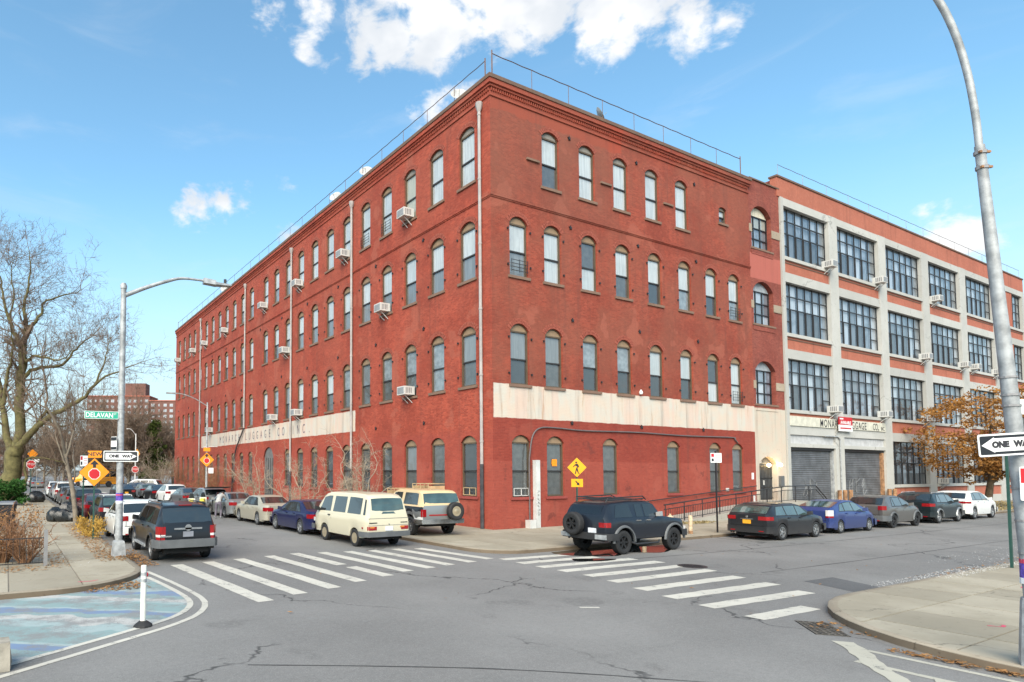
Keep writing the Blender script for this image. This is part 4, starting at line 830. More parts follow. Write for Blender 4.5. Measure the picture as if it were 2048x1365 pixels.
class Car:
    def __init__(s, sp):
        s.sp = sp; s.L = sp['L']; s.r = sp.get('r', .33); s.uw = [sp['ro'], sp['ro'] + sp['wb']]; s.Ra = s.r * 1.13 + sp.get('lift', 0); s.sill = sp.get('sill', .26); s.tum = sp.get('tum', .22)
        s.key = {k: (np.array([p[0] for p in sp[k]]), np.array([p[1] for p in sp[k]])) for k in ('top', 'belt', 'w')}
    def ev(s, k, u, d=.05):
        xs, ys = s.key[k]; return float(np.mean([np.interp(min(max(u + e, 0), s.L), xs, ys) for e in (-d, -d / 2, 0, d / 2, d)]))
    def sec(s, u):
        zt = s.ev('top', u, .04); zb = min(s.ev('belt', u), zt - .012); w = s.ev('w', u); zs = s.sill
        if u > s.L - .25: zs = s.sill + (u - s.L + .25) * .15
        if u < .25: zs = max(s.sill, s.sp.get('rsill', s.sill))
        for c in s.uw:
            if abs(u - c) < s.Ra: zs = max(zs, s.r + math.sqrt(s.Ra ** 2 - (u - c) ** 2))
        zs = min(zs, zb - .1); dz = zt - zb; wb = w * .975; wt = max(wb - s.tum * dz - min(.05, dz * .4), wb * .55)
        return [(w * .80, zs + .02), (w * .965, zs), (w, zs + .38 * (zb - zs)), (w * .998, zs + .72 * (zb - zs)), (wb, zb - .01), (wb - .012, zb + .004), (wt, zb + dz * .90), (wt * .90, zb + dz * .985), (wt * .5, zt + .004), (0, zt + .008)]
    def P(s, u, v, side=1, off=0.):
        q = s.sec(u); i = min(int(v), len(q) - 2); t = v - i; x = q[i][0] + (q[i + 1][0] - q[i][0]) * t; z = q[i][1] + (q[i + 1][1] - q[i][1]) * t
        dx, dz = q[i + 1][0] - q[i][0], q[i + 1][1] - q[i][1]; l = math.hypot(dx, dz) or 1
        return Vector((side * (x + off * dz / l), u, z - off * dx / l))
    def body(s, zones=None):
        us = set(np.round(np.linspace(0, s.L, int(s.L / .11)), 3))
        for c in s.uw:
            for i in range(0, 13): us.add(round(c - s.Ra * math.cos(i * math.pi / 12), 3))
            us.add(round(c - s.Ra - .006, 3)); us.add(round(c + s.Ra + .006, 3))
        us = sorted(u for u in us if 0 <= u <= s.L); m = MB(); rows = []
        for u in us:
            q = s.sec(u); rows.append([(x, u, z) for x, z in q] + [(-x, u, z) for x, z in q[-2::-1]])
        m.grid(rows)
        n = len(rows[0]); m.f.append(tuple(range(n))[::-1]); m.m.append(0); o = (len(rows) - 1) * n; m.f.append(tuple(range(o, o + n))); m.m.append(0)
        if zones:
            for i, f in enumerate(m.f):
                zc = sum(m.v[j][2] for j in f) / len(f); yc = sum(m.v[j][1] for j in f) / len(f)
                m.m[i] = zones(zc, yc)
        return m
    def side_patch(s, m, ub, ut, vb, vt, side, off=.006, n=5, mi=0):
        rows = []
        for j in range(3):
            t = j / 2; a = ub[0] + (ut[0] - ub[0]) * t; b = ub[1] + (ut[1] - ub[1]) * t; v = vb + (vt - vb) * t
            rows.append([s.P(a + (b - a) * i / n, v, side, off) for i in range(n + 1)])
        if side < 0: rows = [r[::-1] for r in rows]
        m.grid(rows[::-1], mi); return m
    def top_patch(s, m, u0, u1, frac=.86, off=.008, n=6, mi=0, frac2=None):
        rows = []; frac2 = frac if frac2 is None else frac2
        for i in range(n + 1):
            t = i / n; u = u0 + (u1 - u0) * t; q = s.sec(u); f = frac + (frac2 - frac) * t; X = q[6][0] * f; zt = q[-1][1]; row = []
            e = .01; sl = (s.ev('top', u + e, .04) - s.ev('top', u - e, .04)) / (2 * e); l = math.hypot(1, sl)
            for a in np.linspace(-1, 1, 7): row.append((a * X, u - off * sl / l, zt - .02 * abs(a) ** 2 + off / l + .004))
            rows.append(row)
        m.grid(rows, mi); return m
    def band(s, m, ua, z0, z1, off, mi=0, front=False, top_in=.04):
        us = list(np.linspace(ua, .0, 6)); L = s.L
        path = [(s.ev('w', u) + off, u) for u in us]; path[-1] = (path[-1][0] - .05, -off * .6); path.append((path[-1][0] * .6, -off)); path = path + [(-x, u) for x, u in path[::-1]]
        if front: path = [(x, L - u) for x, u in path][::-1]
        lo, hi, inn = [(x, u, z0) for x, u in path], [(x, u, z1) for x, u in path], []
        for x, u in path: c = .88; inn.append((x * (1 - top_in), u + (top_in if not front else -top_in) * (1 if (u < s.L / 2) else 1), z1 + .005))
        lo2 = [(x * (1 - top_in), u + (.05 if not front else -.05), z0 - .01) for x, u in path]
        m.grid([lo2, lo, [(a[0] * 1.006, a[1], (z0 + z1) / 2) for a in lo], hi, inn][::-1], mi); return m
def tail(m, car, z0, z1, wi, du, mi=0, pr=.014, side=None):   # wrap-round lamp, local outline in plan
    for sd in ((-1, 1) if side is None else (side,)):
        w0 = car.ev('w', 0) * .985; w1 = car.ev('w', du) + pr
        pl = [(sd * (w0 - wi), -pr), (sd * (w0 - .01), -pr), (sd * (car.ev('w', du * .35) + pr * .6), du * .3), (sd * w1, du), (sd * (w1 - .1), du)]
        if sd > 0: pl = pl[::-1]
        m.prism(pl, lambda a, b, d: (a, b, d), z0, z1, mi)
PROTO = {}
def make_car(name, label, group, spec, loc, rz, paint, cat='car', z=0., extra=None, simple_=False, hide=()):
    sp = spec; c = Car(sp); t = thing(name, label, cat, (loc[0], loc[1], z), rz, group)
    mats = [paint] + sp.get('mats', []); c.body(sp.get('zones')).build('body', mats, t, smooth=38)
    w0 = min(p[1] for p in sp['w'][1:-1]) if 0 else sp['W'] / 2
    MB().box(-(w0 - .27), w0 - .27, .15, sp['L'] - .15, c.sill - .06, .62).build('underbody', 'under_black', t)
    gl = sp.get('glass', 'car_glass')
    if sp.get('dlo'):
        f_, l_ = sp['side'][0], sp['side'][-1]
        for sd in (-1, 1): c.side_patch(MB(), (f_[0][0] - .05, l_[0][1] + .05), (f_[1][0] - .03, l_[1][1] + .04), 5.03, 5.96, sd, .003, 10).build('window_trim', 'black_plastic', t, smooth=40)
        if not simple_:
            pz = sp['plate'][0]; wv0 = c.ev('w', 0)
            MB().box(-.24, .24, -.03, -.004, pz + .10, pz + .125).build('plate_garnish', 'chrome', t); MB().lathe([(.05, 0), (.045, -.012), (0, -.014)], 14, 0, (0, -.006, pz + .20), 'y').build('badge', 'chrome', t)
            for sd in (-1, 1): MB().box(sd * wv0 * .72 - .09, sd * wv0 * .72 + .09, -.045, .0, .36, .40).build('reflector', 'lamp_red', t)
            MB().lathe([(.035, -.06), (.035, .2), (.028, .2)], 10, 0, (-.45, 0, .26), 'y').build('exhaust', 'chrome', t); MB().box(-wv0 * .86, wv0 * .86, -.012, .0, sp['bump'][1] + .03, sp['bump'][1] + .042).build('boot_gap', 'under_black', t)
            for sd in (-1, 1): MB().box(sd * wv0 * .80 - .005, sd * wv0 * .80 + .005, -.008, 0, sp['bump'][1] + .04, c.ev('top', 0) - .02).build('boot_gap', 'under_black', t)
    for (ub, ut) in sp['side']:
        for sd in (-1, 1): c.side_patch(MB(), ub, ut, 5.10, 5.9, sd).build('side_window', gl, t, smooth=40)
    if 'rear' in sp: c.top_patch(MB(), *sp['rear'][:2], frac=sp['rear'][2], frac2=sp['rear'][3]).build('rear_window', sp.get('rglass', gl), t, smooth=40)
    if 'wind' in sp: c.top_patch(MB(), *sp['wind'], frac=.93).build('windscreen', gl, t, smooth=40)
    r = c.r; rimf = sp.get('rim', .66); st = sp.get('style', 'five'); ty, rm_ = wheel_meshes(r, sp.get('tw', .21), rimf, st); rmat = sp.get('rimmat', 'alloy'); kk = (r, rimf, st, sp.get('tw', .21), rmat)
    if kk not in RIM: RIM[kk] = rm_.mesh('rim', [rmat, 'alloy_dark' if st != 'steel' else rmat], 40)
    for u in c.uw:
        for sd in (-1, 1):
            we = link('wheel', None, t, (sd * (w0 - .015 - sp.get('tw', .21) / 2), u, r), R(180) if sd < 0 else 0); link('tyre', ty, we); link('rim', RIM[kk], we)
    if not simple_:
        for (a, b) in sp.get('doors', []):
            for sd in (-1, 1):
                m = MB(); g = .012
                for u in (a, b): c.side_patch(m, (u - g / 2, u + g / 2), (u - g / 2, u + g / 2), 1.25, 5.0, sd, .003, 1)
                dr = m.build('door_gap', 'under_black', t); hp = c.P(a + .16, 3.72, sd, .02)
                MB().box(hp.x - .02, hp.x + .02, hp.y - .09, hp.y + .09, hp.z - .018, hp.z + .018).build('handle', sp.get('hmat', 'chrome'), dr)
        for sd in (-1, 1):
            if 'mirror' in sp:
                p = c.P(sp['mirror'], 5.15, sd, .02); MB().hexa([(p.x, p.y - .05, p.z - .02), (p.x + sd * .2, p.y - .09, p.z), (p.x + sd * .2, p.y + .05, p.z), (p.x, p.y + .06, p.z - .02)], [(p.x, p.y - .05, p.z + .12), (p.x + sd * .19, p.y - .08, p.z + .16), (p.x + sd * .19, p.y + .04, p.z + .16), (p.x, p.y + .05, p.z + .12)]).build('mirror', sp.get('mirmat', paint), t, smooth=40)
    for k_, args in sp.get('tails', []):
        for sd in (-1, 1): m = MB(); tail(m, c, *args, side=sd); m.build('taillight', k_, t)
    if 'bump' in sp:
        z0, z1, of, bm = sp['bump']; c.band(MB(), .45, z0, z1, of).build('rear_bumper', bm or paint, t, smooth=40); c.band(MB(), .45, z0, z1, of * .8, front=True).build('front_bumper', bm or paint, t, smooth=40)
    for sd in (-1, 1):
        wv = c.ev('w', sp['L'] - .1) - .1; zb = c.ev('belt', sp['L'] - .12) - .1; MB().box(sd * wv - .13, sd * wv + .1, sp['L'] - .16, sp['L'] + .004, zb - .13, zb + .02).build('headlight', 'lamp_clear', t)
    if 'plate' in sp: z_, pm, x_ = sp['plate']; MB().box(x_ - .155, x_ + .155, -.035, -.004, z_ - .08, z_ + .08).build('licence_plate', pm, t)
    if 'flare' in sp and not simple_:
        for u in c.uw:
            for sd in (-1, 1):
                m = MB(); rows = []
                for i in range(13):
                    a = math.pi * i / 12; rows.append([(sd * (c.ev('w', u) * .97), u - c.Ra * math.cos(a), r + c.Ra * math.sin(a)), (sd * (c.ev('w', u) + .035), u - (c.Ra + .0) * math.cos(a), r + c.Ra * math.sin(a)), (sd * (c.ev('w', u) + .035), u - (c.Ra + .05) * math.cos(a), r + (c.Ra + .05) * math.sin(a)), (sd * (c.ev('w', u) - .01), u - (c.Ra + .08) * math.cos(a), r + (c.Ra + .08) * math.sin(a))])
                m.grid(rows).build('wheel_arch', sp['flare'] or paint, t, smooth=40)
    if sp.get('wiper'): q = c.top_patch(MB(), sp['wiper'], sp['wiper'] + .01); p = q.v[3]; MB().bar((p[0], p[1] - .02, p[2] + .01), (p[0] + .42, p[1] - .012, p[2] + .05), .018).build('wiper', 'black_plastic', t)
    if extra: extra(t, c)
    return t
def rails(x, u0, u1, z, h=.07, mat='black_plastic', bars=()):
    def f(t, c):
        for sd in (-1, 1): MB().tube([(sd * x, u0, z), (sd * x, u0 + .1, z + h), (sd * x, u1 - .1, z + h), (sd * x, u1, z)], .018, 6).build('roof_rail', mat, t)
        for u in bars: MB().tube([(-x, u, z + h), (x, u, z + h)], .016, 6).build('roof_bar', mat, t)
    return f
# ---- body types
EXPL = dict(L=4.9, W=1.88, r=.37, tw=.24, ro=1.02, wb=2.89, sill=.34, rsill=.46, tum=.24, top=[(0, 1.12), (.03, 1.16), (.30, 1.64), (.42, 1.71), (1.2, 1.755), (2.5, 1.745), (2.95, 1.68), (3.65, 1.16), (3.8, 1.12), (4.6, 1.0), (4.8, .88), (4.9, .74)], belt=[(0, 1.06), (.1, 1.08), (3.6, 1.06), (4.7, .9), (4.9, .7)], w=[(0, .80), (.1, .885), (.35, .935), (4.2, .935), (4.7, .86), (4.9, .7)],
    side=[((.42, 1.12), (.55, 1.1)), ((1.2, 2.05), (1.18, 2.02)), ((2.12, 3.2), (2.1, 2.78))], rear=(.05, .30, .98, 1.0), wind=(3.0, 3.62), doors=[(1.16, 2.08), (2.1, 3.3)], mirror=3.12, tails=[('lamp_red', (.86, 1.10, .13, .22)), ('lamp_clear', (.79, .86, .12, .2)), ('lamp_red', (.70, .79, .11, .18))], bump=(.46, .70, .06, 'grey_plastic'), plate=(.86, 'plate_blank', 0), flare='', style='five', rimmat='alloy', hmat='paint_graphite', glass='dark_car_glass', rglass='car_glass')
def expl_x(t, c):
    MB().box(-.42, .42, -.04, .0, 1.0, 1.055).build('tailgate_trim', 'chrome', t); MB().lathe([(.1, 0), (.09, .014), (0, .016)], 16, 0, (0, -.04, 1.055), 'y').build('badge', 'chrome', t); MB().box(-.2, .2, .395, .42, 1.70, 1.725).build('brake_light', 'lamp_red', t)
    for x in (-.12, .12): MB().bar((x - .18, .10, 1.28), (x + .14, .095, 1.275), .02).build('wiper', 'black_plastic', t)
    MB().box(-.82, -.5, -.035, 0, .79, .83).build('badge', 'chrome', t); rails(.66, .6, 2.7, 1.71, .06, 'paint_graphite')(t, c)
    for sd in (-1, 1): MB().box(sd * .93 - .06, sd * .93 + .06, 1.5, 3.4, .37, .43).build('side_step', 'galv', t)
SEDAN = dict(L=4.85, W=1.82, r=.33, ro=1.08, wb=2.85, sill=.22, rsill=.30, tum=.30, top=[(0, .98), (.06, 1.04), (.62, 1.08), (1.35, 1.40), (1.6, 1.445), (2.3, 1.455), (2.75, 1.41), (3.55, 1.02), (3.7, .98), (4.5, .84), (4.75, .72), (4.85, .6)], belt=[(0, .90), (.2, .96), (1.0, .97), (3.5, .92), (4.6, .76), (4.85, .55)], w=[(0, .74), (.12, .84), (.5, .905), (4.1, .91), (4.6, .82), (4.85, .62)],
    side=[((1.05, 1.55), (1.48, 1.62)), ((1.62, 2.3), (1.68, 2.3)), ((2.36, 3.3), (2.36, 2.78))], rear=(.66, 1.33, .93, .88), wind=(2.78, 3.52), doors=[(1.55, 2.33), (2.35, 3.42)], mirror=3.1, tails=[('lamp_red', (.74, .93, .30, .3))], bump=(.30, .55, .02, None), plate=(.70, 'plate_yellow', 0), style='five', dlo=True)
def variant(base, **kw): d = dict(base); d.update(kw); return d
IMPALA = variant(SEDAN, L=5.05, ro=1.15, style='seven', plate=(.66, 'plate_white', 0), hmat='paint_beige'); IMPALA['top'] = [(u * 1.04, z + .02) for u, z in SEDAN['top']]; IMPALA['belt'] = [(u * 1.04, z + .01) for u, z in SEDAN['belt']]; IMPALA['w'] = [(u * 1.04, x) for u, x in SEDAN['w']]
PRIUS = dict(L=4.45, W=1.74, r=.30, ro=.85, wb=2.7, sill=.20, rsill=.28, tum=.30, top=[(0, 1.0), (.04, 1.06), (.25, 1.16), (1.3, 1.42), (1.9, 1.48), (2.4, 1.45), (3.7, .98), (4.2, .80), (4.45, .58)], belt=[(0, .92), (.3, .98), (1.5, .96), (3.5, .88), (4.2, .72), (4.45, .52)], w=[(0, .74), (.1, .81), (.4, .865), (3.7, .87), (4.2, .78), (4.45, .6)], side=[((.75, 1.2), (1.05, 1.28)), ((1.28, 2.05), (1.36, 2.05)), ((2.12, 3.2), (2.12, 2.6))], rear=(.3, 1.2, .92, .88), wind=(2.5, 3.62), doors=[(1.2, 2.08), (2.1, 3.2)], mirror=2.95, tails=[('lamp_clear', (.80, 1.06, .12, .2)), ('lamp_red', (.72, .80, .12, .2))], bump=(.28, .55, .02, None), plate=(.62, 'plate_white', 0), style='seven', hmat='paint_blue', glass='green_car_glass', dlo=True)
WAGON = dict(L=4.56, W=1.8, r=.33, ro=.95, wb=2.63, sill=.22, rsill=.30, tum=.26, top=[(0, 1.0), (.04, 1.05), (.42, 1.36), (.6, 1.42), (1.4, 1.465), (2.2, 1.46), (2.55, 1.41), (3.35, 1.02), (3.5, .98), (4.2, .86), (4.45, .74), (4.56, .6)], belt=[(0, .94), (.2, .98), (3.2, .93), (4.3, .78), (4.56, .55)], w=[(0, .76), (.1, .84), (.4, .895), (3.8, .9), (4.3, .82), (4.56, .62)], side=[((.5, 1.25), (.72, 1.22)), ((1.32, 2.1), (1.3, 2.1)), ((2.17, 3.1), (2.17, 2.6))], rear=(.08, .42, .97, .92), wind=(2.6, 3.32), doors=[(1.28, 2.13), (2.15, 3.2)], mirror=2.9, tails=[('lamp_red', (.82, .97, .32, .28))], bump=(.30, .56, .03, None), plate=(.74, 'plate_yellow', 0), style='five', hmat='paint_charcoal', glass='green_car_glass', wiper=.12, dlo=True)
CROSS = dict(L=4.35, W=1.82, r=.35, ro=.85, wb=2.6, sill=.28, rsill=.36, tum=.26, top=[(0, 1.08), (.04, 1.13), (.42, 1.50), (.6, 1.56), (1.4, 1.605), (2.1, 1.59), (2.4, 1.54), (3.2, 1.12), (3.4, 1.07), (4.0, .96), (4.25, .84), (4.35, .66)], belt=[(0, 1.03), (.2, 1.07), (3.1, 1.02), (4.1, .88), (4.35, .6)], w=[(0, .77), (.1, .85), (.4, .905), (3.6, .91), (4.1, .84), (4.35, .64)], side=[((.62, 1.08), (.9, 1.06)), ((1.14, 1.95), (1.14, 1.95)), ((2.02, 2.95), (2.02, 2.45))], rear=(.08, .42, .97, .92), wind=(2.48, 3.15), doors=[(1.1, 1.98), (2.0, 3.05)], mirror=2.75, tails=[('lamp_red', (.88, 1.06, .22, .3))], bump=(.36, .64, .03, None), plate=(.82, 'plate_white', 0), style='ten', wiper=.12, dlo=True)
FIAT = variant(CROSS, L=4.25, tails=[('lamp_red', (.90, 1.10, .17, .16))], style='five', rimmat='alloy_dark', bump=(.36, .62, .05, 'grey_plastic'), hmat='chrome', flare='grey_plastic'); FIAT['top'] = [(0, 1.06), (.06, 1.12), (.38, 1.46), (.6, 1.55), (1.2, 1.60), (1.8, 1.585), (2.2, 1.50), (3.0, 1.12), (3.3, 1.06), (3.95, .93), (4.15, .80), (4.25, .62)]; FIAT['wind'] = (2.26, 2.95); FIAT['side'] = [((.8, 1.05), (1.0, 1.06)), ((1.12, 1.85), (1.12, 1.82)), ((1.92, 2.8), (1.9, 2.25))]
FIAT['belt'] = [(0, 1.0), (.2, 1.04), (3.0, 1.02), (4.0, .84), (4.25, .56)]; FIAT['w'] = [(0, .74), (.12, .84), (.4, .895), (3.5, .9), (4.0, .82), (4.25, .62)]; FIAT['doors'] = [(1.06, 1.88), (1.9, 2.9)]; FIAT['mirror'] = 2.6
TIG = variant(CROSS, L=4.43, tails=[('lamp_red', (.92, 1.08, .34, .28))], flare='paint_silver', style='five', bump=(.36, .62, .03, None)); LEX = variant(CROSS, L=4.7, r=.37, wb=2.75, ro=.98, style='five', tails=[('lamp_red', (.94, 1.06, .36, .36))], plate=(.78, 'plate_white', 0))
for d_, s_ in ((TIG, 1.02), (LEX, 1.08)):
    for q in ('top', 'belt', 'w'): d_[q] = [(u * s_, z * (1.03 if q != 'w' else 1.02)) for u, z in CROSS[q]]
    d_['side'] = [((a[0] * s_, a[1] * s_), (b[0] * s_, b[1] * s_)) for a, b in CROSS['side']]; d_['rear'] = (.09, .45, .97, .92); d_['wind'] = tuple(x * s_ for x in CROSS['wind']); d_['doors'] = [(a * s_, b * s_) for a, b in CROSS['doors']]; d_['mirror'] = 2.75 * s_
VAN = dict(L=4.57, W=1.84, r=.32, tw=.2, ro=.98, wb=2.46, sill=.36, rsill=.40, tum=.16, top=[(0, 1.12), (.015, 1.15), (.16, 1.72), (.26, 1.86), (.5, 1.93), (1.2, 1.96), (3.2, 1.945), (3.62, 1.86), (4.25, 1.2), (4.4, 1.08), (4.52, .9), (4.57, .62)], belt=[(0, 1.08), (.1, 1.12), (4.1, 1.12), (4.45, .98), (4.57, .55)], w=[(0, .84), (.08, .885), (.3, .92), (4.0, .92), (4.35, .86), (4.57, .72)], side=[((.22, .36), (.30, .40)), ((.55, 1.55), (.58, 1.53)), ((1.72, 2.72), (1.74, 2.70)), ((2.92, 3.95), (2.95, 3.62))], rear=(.028, .20, .90, .90), wind=(3.66, 4.2), doors=[(2.82, 3.9)], mirror=3.9, mirmat='black_plastic', tails=[('lamp_red', (.66, .79, .32, .05)), ], bump=(.42, .60, .09, 'grey_plastic'), plate=(.71, 'plate_white', 0), style='steel', rim=.62, rimmat='hubcap_tan', hmat='black_plastic', glass='car_glass', rglass='green_car_glass', lift=.02)
def van_x(t, c):
    for sd in (-1, 1):
        MB().box(sd * .64 - .16, sd * .64 + .02, -.02, -.012, .735, .785).build('indicator', 'lamp_amber', t)
        m = MB(); c.side_patch(m, (.25, 4.2), (.25, 4.15), 4.05, 4.35, sd, .002, 14); m.build('swage_line', 'paint_beige', t)
        p = c.P(.33, 2.2, sd, .01); MB().box(p.x - .01, p.x + .01, .28, .36, .70, .76).build('side_marker', 'lamp_red', t)
    MB().box(-.83, -.5, -.012, -.004, .90, .935).build('badge', 'black_plastic', t); MB().box(.5, .8, -.012, -.004, .90, .93).build('badge', 'black_plastic', t); MB().box(-.86, .86, -.006, .002, 1.065, 1.08).build('tailgate_gap', 'grey_plastic', t); MB().box(-.86, .86, -.006, .002, .82, .832).build('tailgate_gap', 'grey_plastic', t)
    MB().box(-.02, .02, -.03, 0, .85, .88).build('lock', 'chrome', t)
BRON = dict(L=4.5, W=2.0, r=.38, tw=.25, ro=.98, wb=2.66, sill=.46, rsill=.55, tum=.16, top=[(0, 1.22), (.015, 1.25), (.18, 1.72), (.3, 1.83), (.6, 1.87), (2.2, 1.88), (2.5, 1.82), (3.0, 1.30), (3.15, 1.26), (4.2, 1.18), (4.42, 1.08), (4.5, .9)], belt=[(0, 1.18), (.1, 1.21), (3.0, 1.2), (4.3, 1.08), (4.5, .8)], w=[(0, .92), (.08, .97), (.3, 1.0), (4.2, 1.0), (4.5, .9)], side=[((.35, 1.55), (.42, 1.52)), ((1.75, 2.75), (1.75, 2.45))], rear=(.04, .20, .98, .96), wind=(2.55, 2.96), doors=[(1.68, 2.85)], mirror=2.7, mirmat='black_plastic', tails=[('lamp_red', (.80, 1.10, .15, .07))], bump=(.52, .70, .12, 'chrome'), plate=(.60, 'plate_yellow', .1), style='six', rimmat='alloy', rim=.58, hmat='chrome', lift=.06, mats=['paint_sand', 'paint_charcoal', 'paint_silver'], zones=lambda z, y: (1 if z > 1.195 and y < 2.9 else 2 if 1.02 < z else 3 if .80 < z else 0), rglass='green_car_glass')
def spare(t, x, y, z, r=.36, tw=.24, mat='alloy', style='six', rim=.55):
    e = link('spare_wheel', None, t, (x, y, z)); e.rotation_euler = (0, 0, R(-90)); ty, rm_ = wheel_meshes(r, tw, rim, style); link('tyre', ty, e); kk = ('sp', r, mat, style, rim)
    if kk not in RIM: RIM[kk] = rm_.mesh('rim', [mat, 'alloy_dark'], 40)
    link('rim', RIM[kk], e)
def bron_x(t, c): spare(t, .52, -.16, 1.02, .37, .25, 'hubcap_tan', 'steel', .55); MB().box(-.62, .62, -.012, .0, .84, .89).build('trim_strip', 'paint_red', t); MB().bar((.5, -.1, 1.05), (.5, .0, 1.05), .08).build('carrier', 'black_plastic', t)
FJ = dict(L=4.3, W=1.9, r=.40, tw=.27, ro=.86, wb=2.69, sill=.50, rsill=.55, tum=.20, top=[(0, 1.20), (.02, 1.24), (.16, 1.55), (.30, 1.69), (.5, 1.74), (1.4, 1.785), (2.35, 1.765), (2.6, 1.69), (2.88, 1.26), (3.05, 1.21), (4.0, 1.10), (4.22, 1.0), (4.3, .84)], belt=[(0, 1.15), (.1, 1.18), (2.9, 1.17), (4.1, 1.02), (4.3, .74)], w=[(0, .84), (.1, .91), (.35, .94), (4.0, .94), (4.3, .80)], side=[((.42, 1.35), (.62, 1.25)), ((1.55, 1.92), (1.55, 1.88)), ((2.0, 2.72), (2.0, 2.5))], rear=(.06, .24, .80, .82), wind=(2.62, 2.86), doors=[(1.46, 1.95), (1.97, 2.85)], mirror=2.62, mirmat='chrome', tails=[('lamp_red', (.92, 1.08, .22, .2))], bump=(.50, .72, .09, 'black_plastic'), plate=(.80, 'plate_white', .35), flare='grey_plastic', style='six', rimmat='alloy_dark', rim=.58, hmat='chrome', lift=.05, glass='dark_car_glass')
def fj_x(t, c):
    spare(t, -.28, -.20, 1.0, .39, .26, 'alloy_dark', 'six', .58)
    for sd in (-1, 1): MB().box(sd * .72 - .2, sd * .72 + .2, -.10, .1, .53, .68).build('bumper_corner', 'galv', t)
    for sd in (-1, 1): MB().tube([(sd * .96, 1.2, .40), (sd * 1.02, 1.35, .34), (sd * 1.02, 2.5, .34), (sd * .96, 2.65, .40)], .035, 6).build('side_step', 'black_plastic', t)
    for sd in (-1, 1): MB().tube([(sd * .62, .35, 1.72), (sd * .66, .4, 1.88), (sd * .66, 2.2, 1.92), (sd * .6, 2.45, 1.80)], .022, 6).build('roof_rack_rail', 'black_plastic', t)
    for sd in (-1, 1): MB().tube([(sd * .66, .42, 1.80), (sd * .66, 2.25, 1.84)], .018, 6).build('roof_rack_rail', 'black_plastic', t)
    for u in np.linspace(.45, 2.2, 7): MB().tube([(-.66, u, 1.81), (.66, u, 1.81)], .014, 5).build('roof_rack_bar', 'black_plastic', t)
    MB().tube([(-.66, .42, 1.88), (.66, .42, 1.88)], .02, 5).build('roof_rack_bar', 'black_plastic', t)
BUS = dict(L=8.2, W=2.4, r=.45, tw=.28, ro=2.3, wb=4.5, sill=.5, tum=.10, top=[(0, 2.55), (.03, 2.65), (.2, 2.82), (.6, 2.86), (6.1, 2.86), (6.35, 2.75), (6.85, 1.75), (7.0, 1.66), (7.9, 1.5), (8.12, 1.3), (8.2, .95)], belt=[(0, 1.55), (6.4, 1.55), (7.0, 1.45), (7.9, 1.3), (8.2, .8)], w=[(0, 1.12), (.15, 1.2), (6.3, 1.2), (6.9, 1.05), (8.0, .98), (8.2, .8)], side=[((.25 + i * .98, 1.1 + i * .98), (.25 + i * .98, 1.1 + i * .98)) for i in range(6)], wind=(6.4, 6.82), doors=[], style='steel', rimmat='alloy_dark', bump=(.5, .72, .08, 'black_plastic'), glass='dark_car_glass')
PICK = variant(EXPL, L=4.9); 
# ---- right side of the left-hand street, parked nose away
G1 = 'cars parked along the long brick face'; G2 = 'cars parked along the opposite kerb'; G3 = 'cars parked outside the entrance and works'
XR = -7.15
make_car('camper_van', 'cream boxy van with flat rear window, parked by the crosswalk', G1, VAN, (XR, -2.45), 0, 'paint_cream', 'van', extra=van_x)
make_car('sport_truck', 'two-tone white truck with sand hardtop and rear spare wheel standing on the pavement', G1, BRON, (-3.75, -1.15), R(-5), 'paint_white', 'truck', z=.13, extra=bron_x)
make_car('parked_car', 'dark blue sedan parked directly in front of the cream van', G1, variant(SEDAN, tails=[('lamp_red', (.74, .92, .34, .34))], hmat='paint_navy'), (XR, 2.35), 0, 'paint_navy')
make_car('parked_car', 'pale beige sedan parked in front of the dark blue sedan', G1, IMPALA, (XR, 7.6), 0, 'paint_beige')
def open_door(t, c):
    d = link('open_door', None, t, (-.93, 3.35, 0)); d.rotation_euler = (0, 0, R(118))
    MB().hexa([(0, 0, .3), (0, -1.1, .3), (.05, -1.1, .3), (.05, 0, .3)], [(-.0, 0, .95), (0, -1.1, .95), (.05, -1.1, .95), (.05, 0, .95)]).build('door_panel', 'under_black', d); MB().hexa([(.0, -.05, .95), (.0, -1.08, .95), (.03, -1.08, .95), (.03, -.05, .95)], [(.1, -.5, 1.4), (.1, -1.0, 1.4), (.12, -1.0, 1.4), (.12, -.5, 1.4)]).build('door_window', 'car_glass', d)
make_car('parked_car', 'silver sedan with its driver door open beside the bending person', G1, variant(SEDAN, tails=[('lamp_red', (.76, .95, .26, .25))]), (XR, 13.1), 0, 'paint_silver', extra=open_door)
def hatch_up(t, c):
    MB().hexa([(-.72, .45, 1.58), (.72, .45, 1.58), (.7, -.75, 1.66), (-.7, -.75, 1.66)], [(-.72, .45, 1.64), (.72, .45, 1.64), (.7, -.75, 1.72), (-.7, -.75, 1.72)]).build('open_tailgate', 'under_black', t)
make_car('parked_car', 'silver crossover with its tailgate raised, beyond the bending person', G1, variant(CROSS, rear=(.08, .42, .97, .92)), (XR, 18.6), 0, 'paint_silver', extra=hatch_up)
cols = ['paint_grey', 'paint_white', 'paint_black', 'paint_silver', 'paint_grey', 'paint_white']
for i, (sp, y) in enumerate(((SEDAN, 24.2), (CROSS, 29.8), (SEDAN, 35.2), (WAGON, 40.8), (SEDAN, 46.2))):
    make_car('parked_car', ['grey sedan', 'white crossover', 'black sedan', 'silver estate', 'dark grey sedan'][i] + ' farther along the brick face, %s after the silver crossover' % ORD[i], G1, sp, (XR + .1, y), 0, cols[i], simple_=True)
make_car('moving_car', 'black sedan with red tail lights driving away down the street', None, SEDAN, (-9.6, 38.5), 0, 'paint_black', simple_=True)
make_car('pickup_truck', 'white off-roader standing askew at the far end of the brick face', None, EXPL, (-4.0, 50.5), R(58), 'paint_white', 'truck', simple_=True)
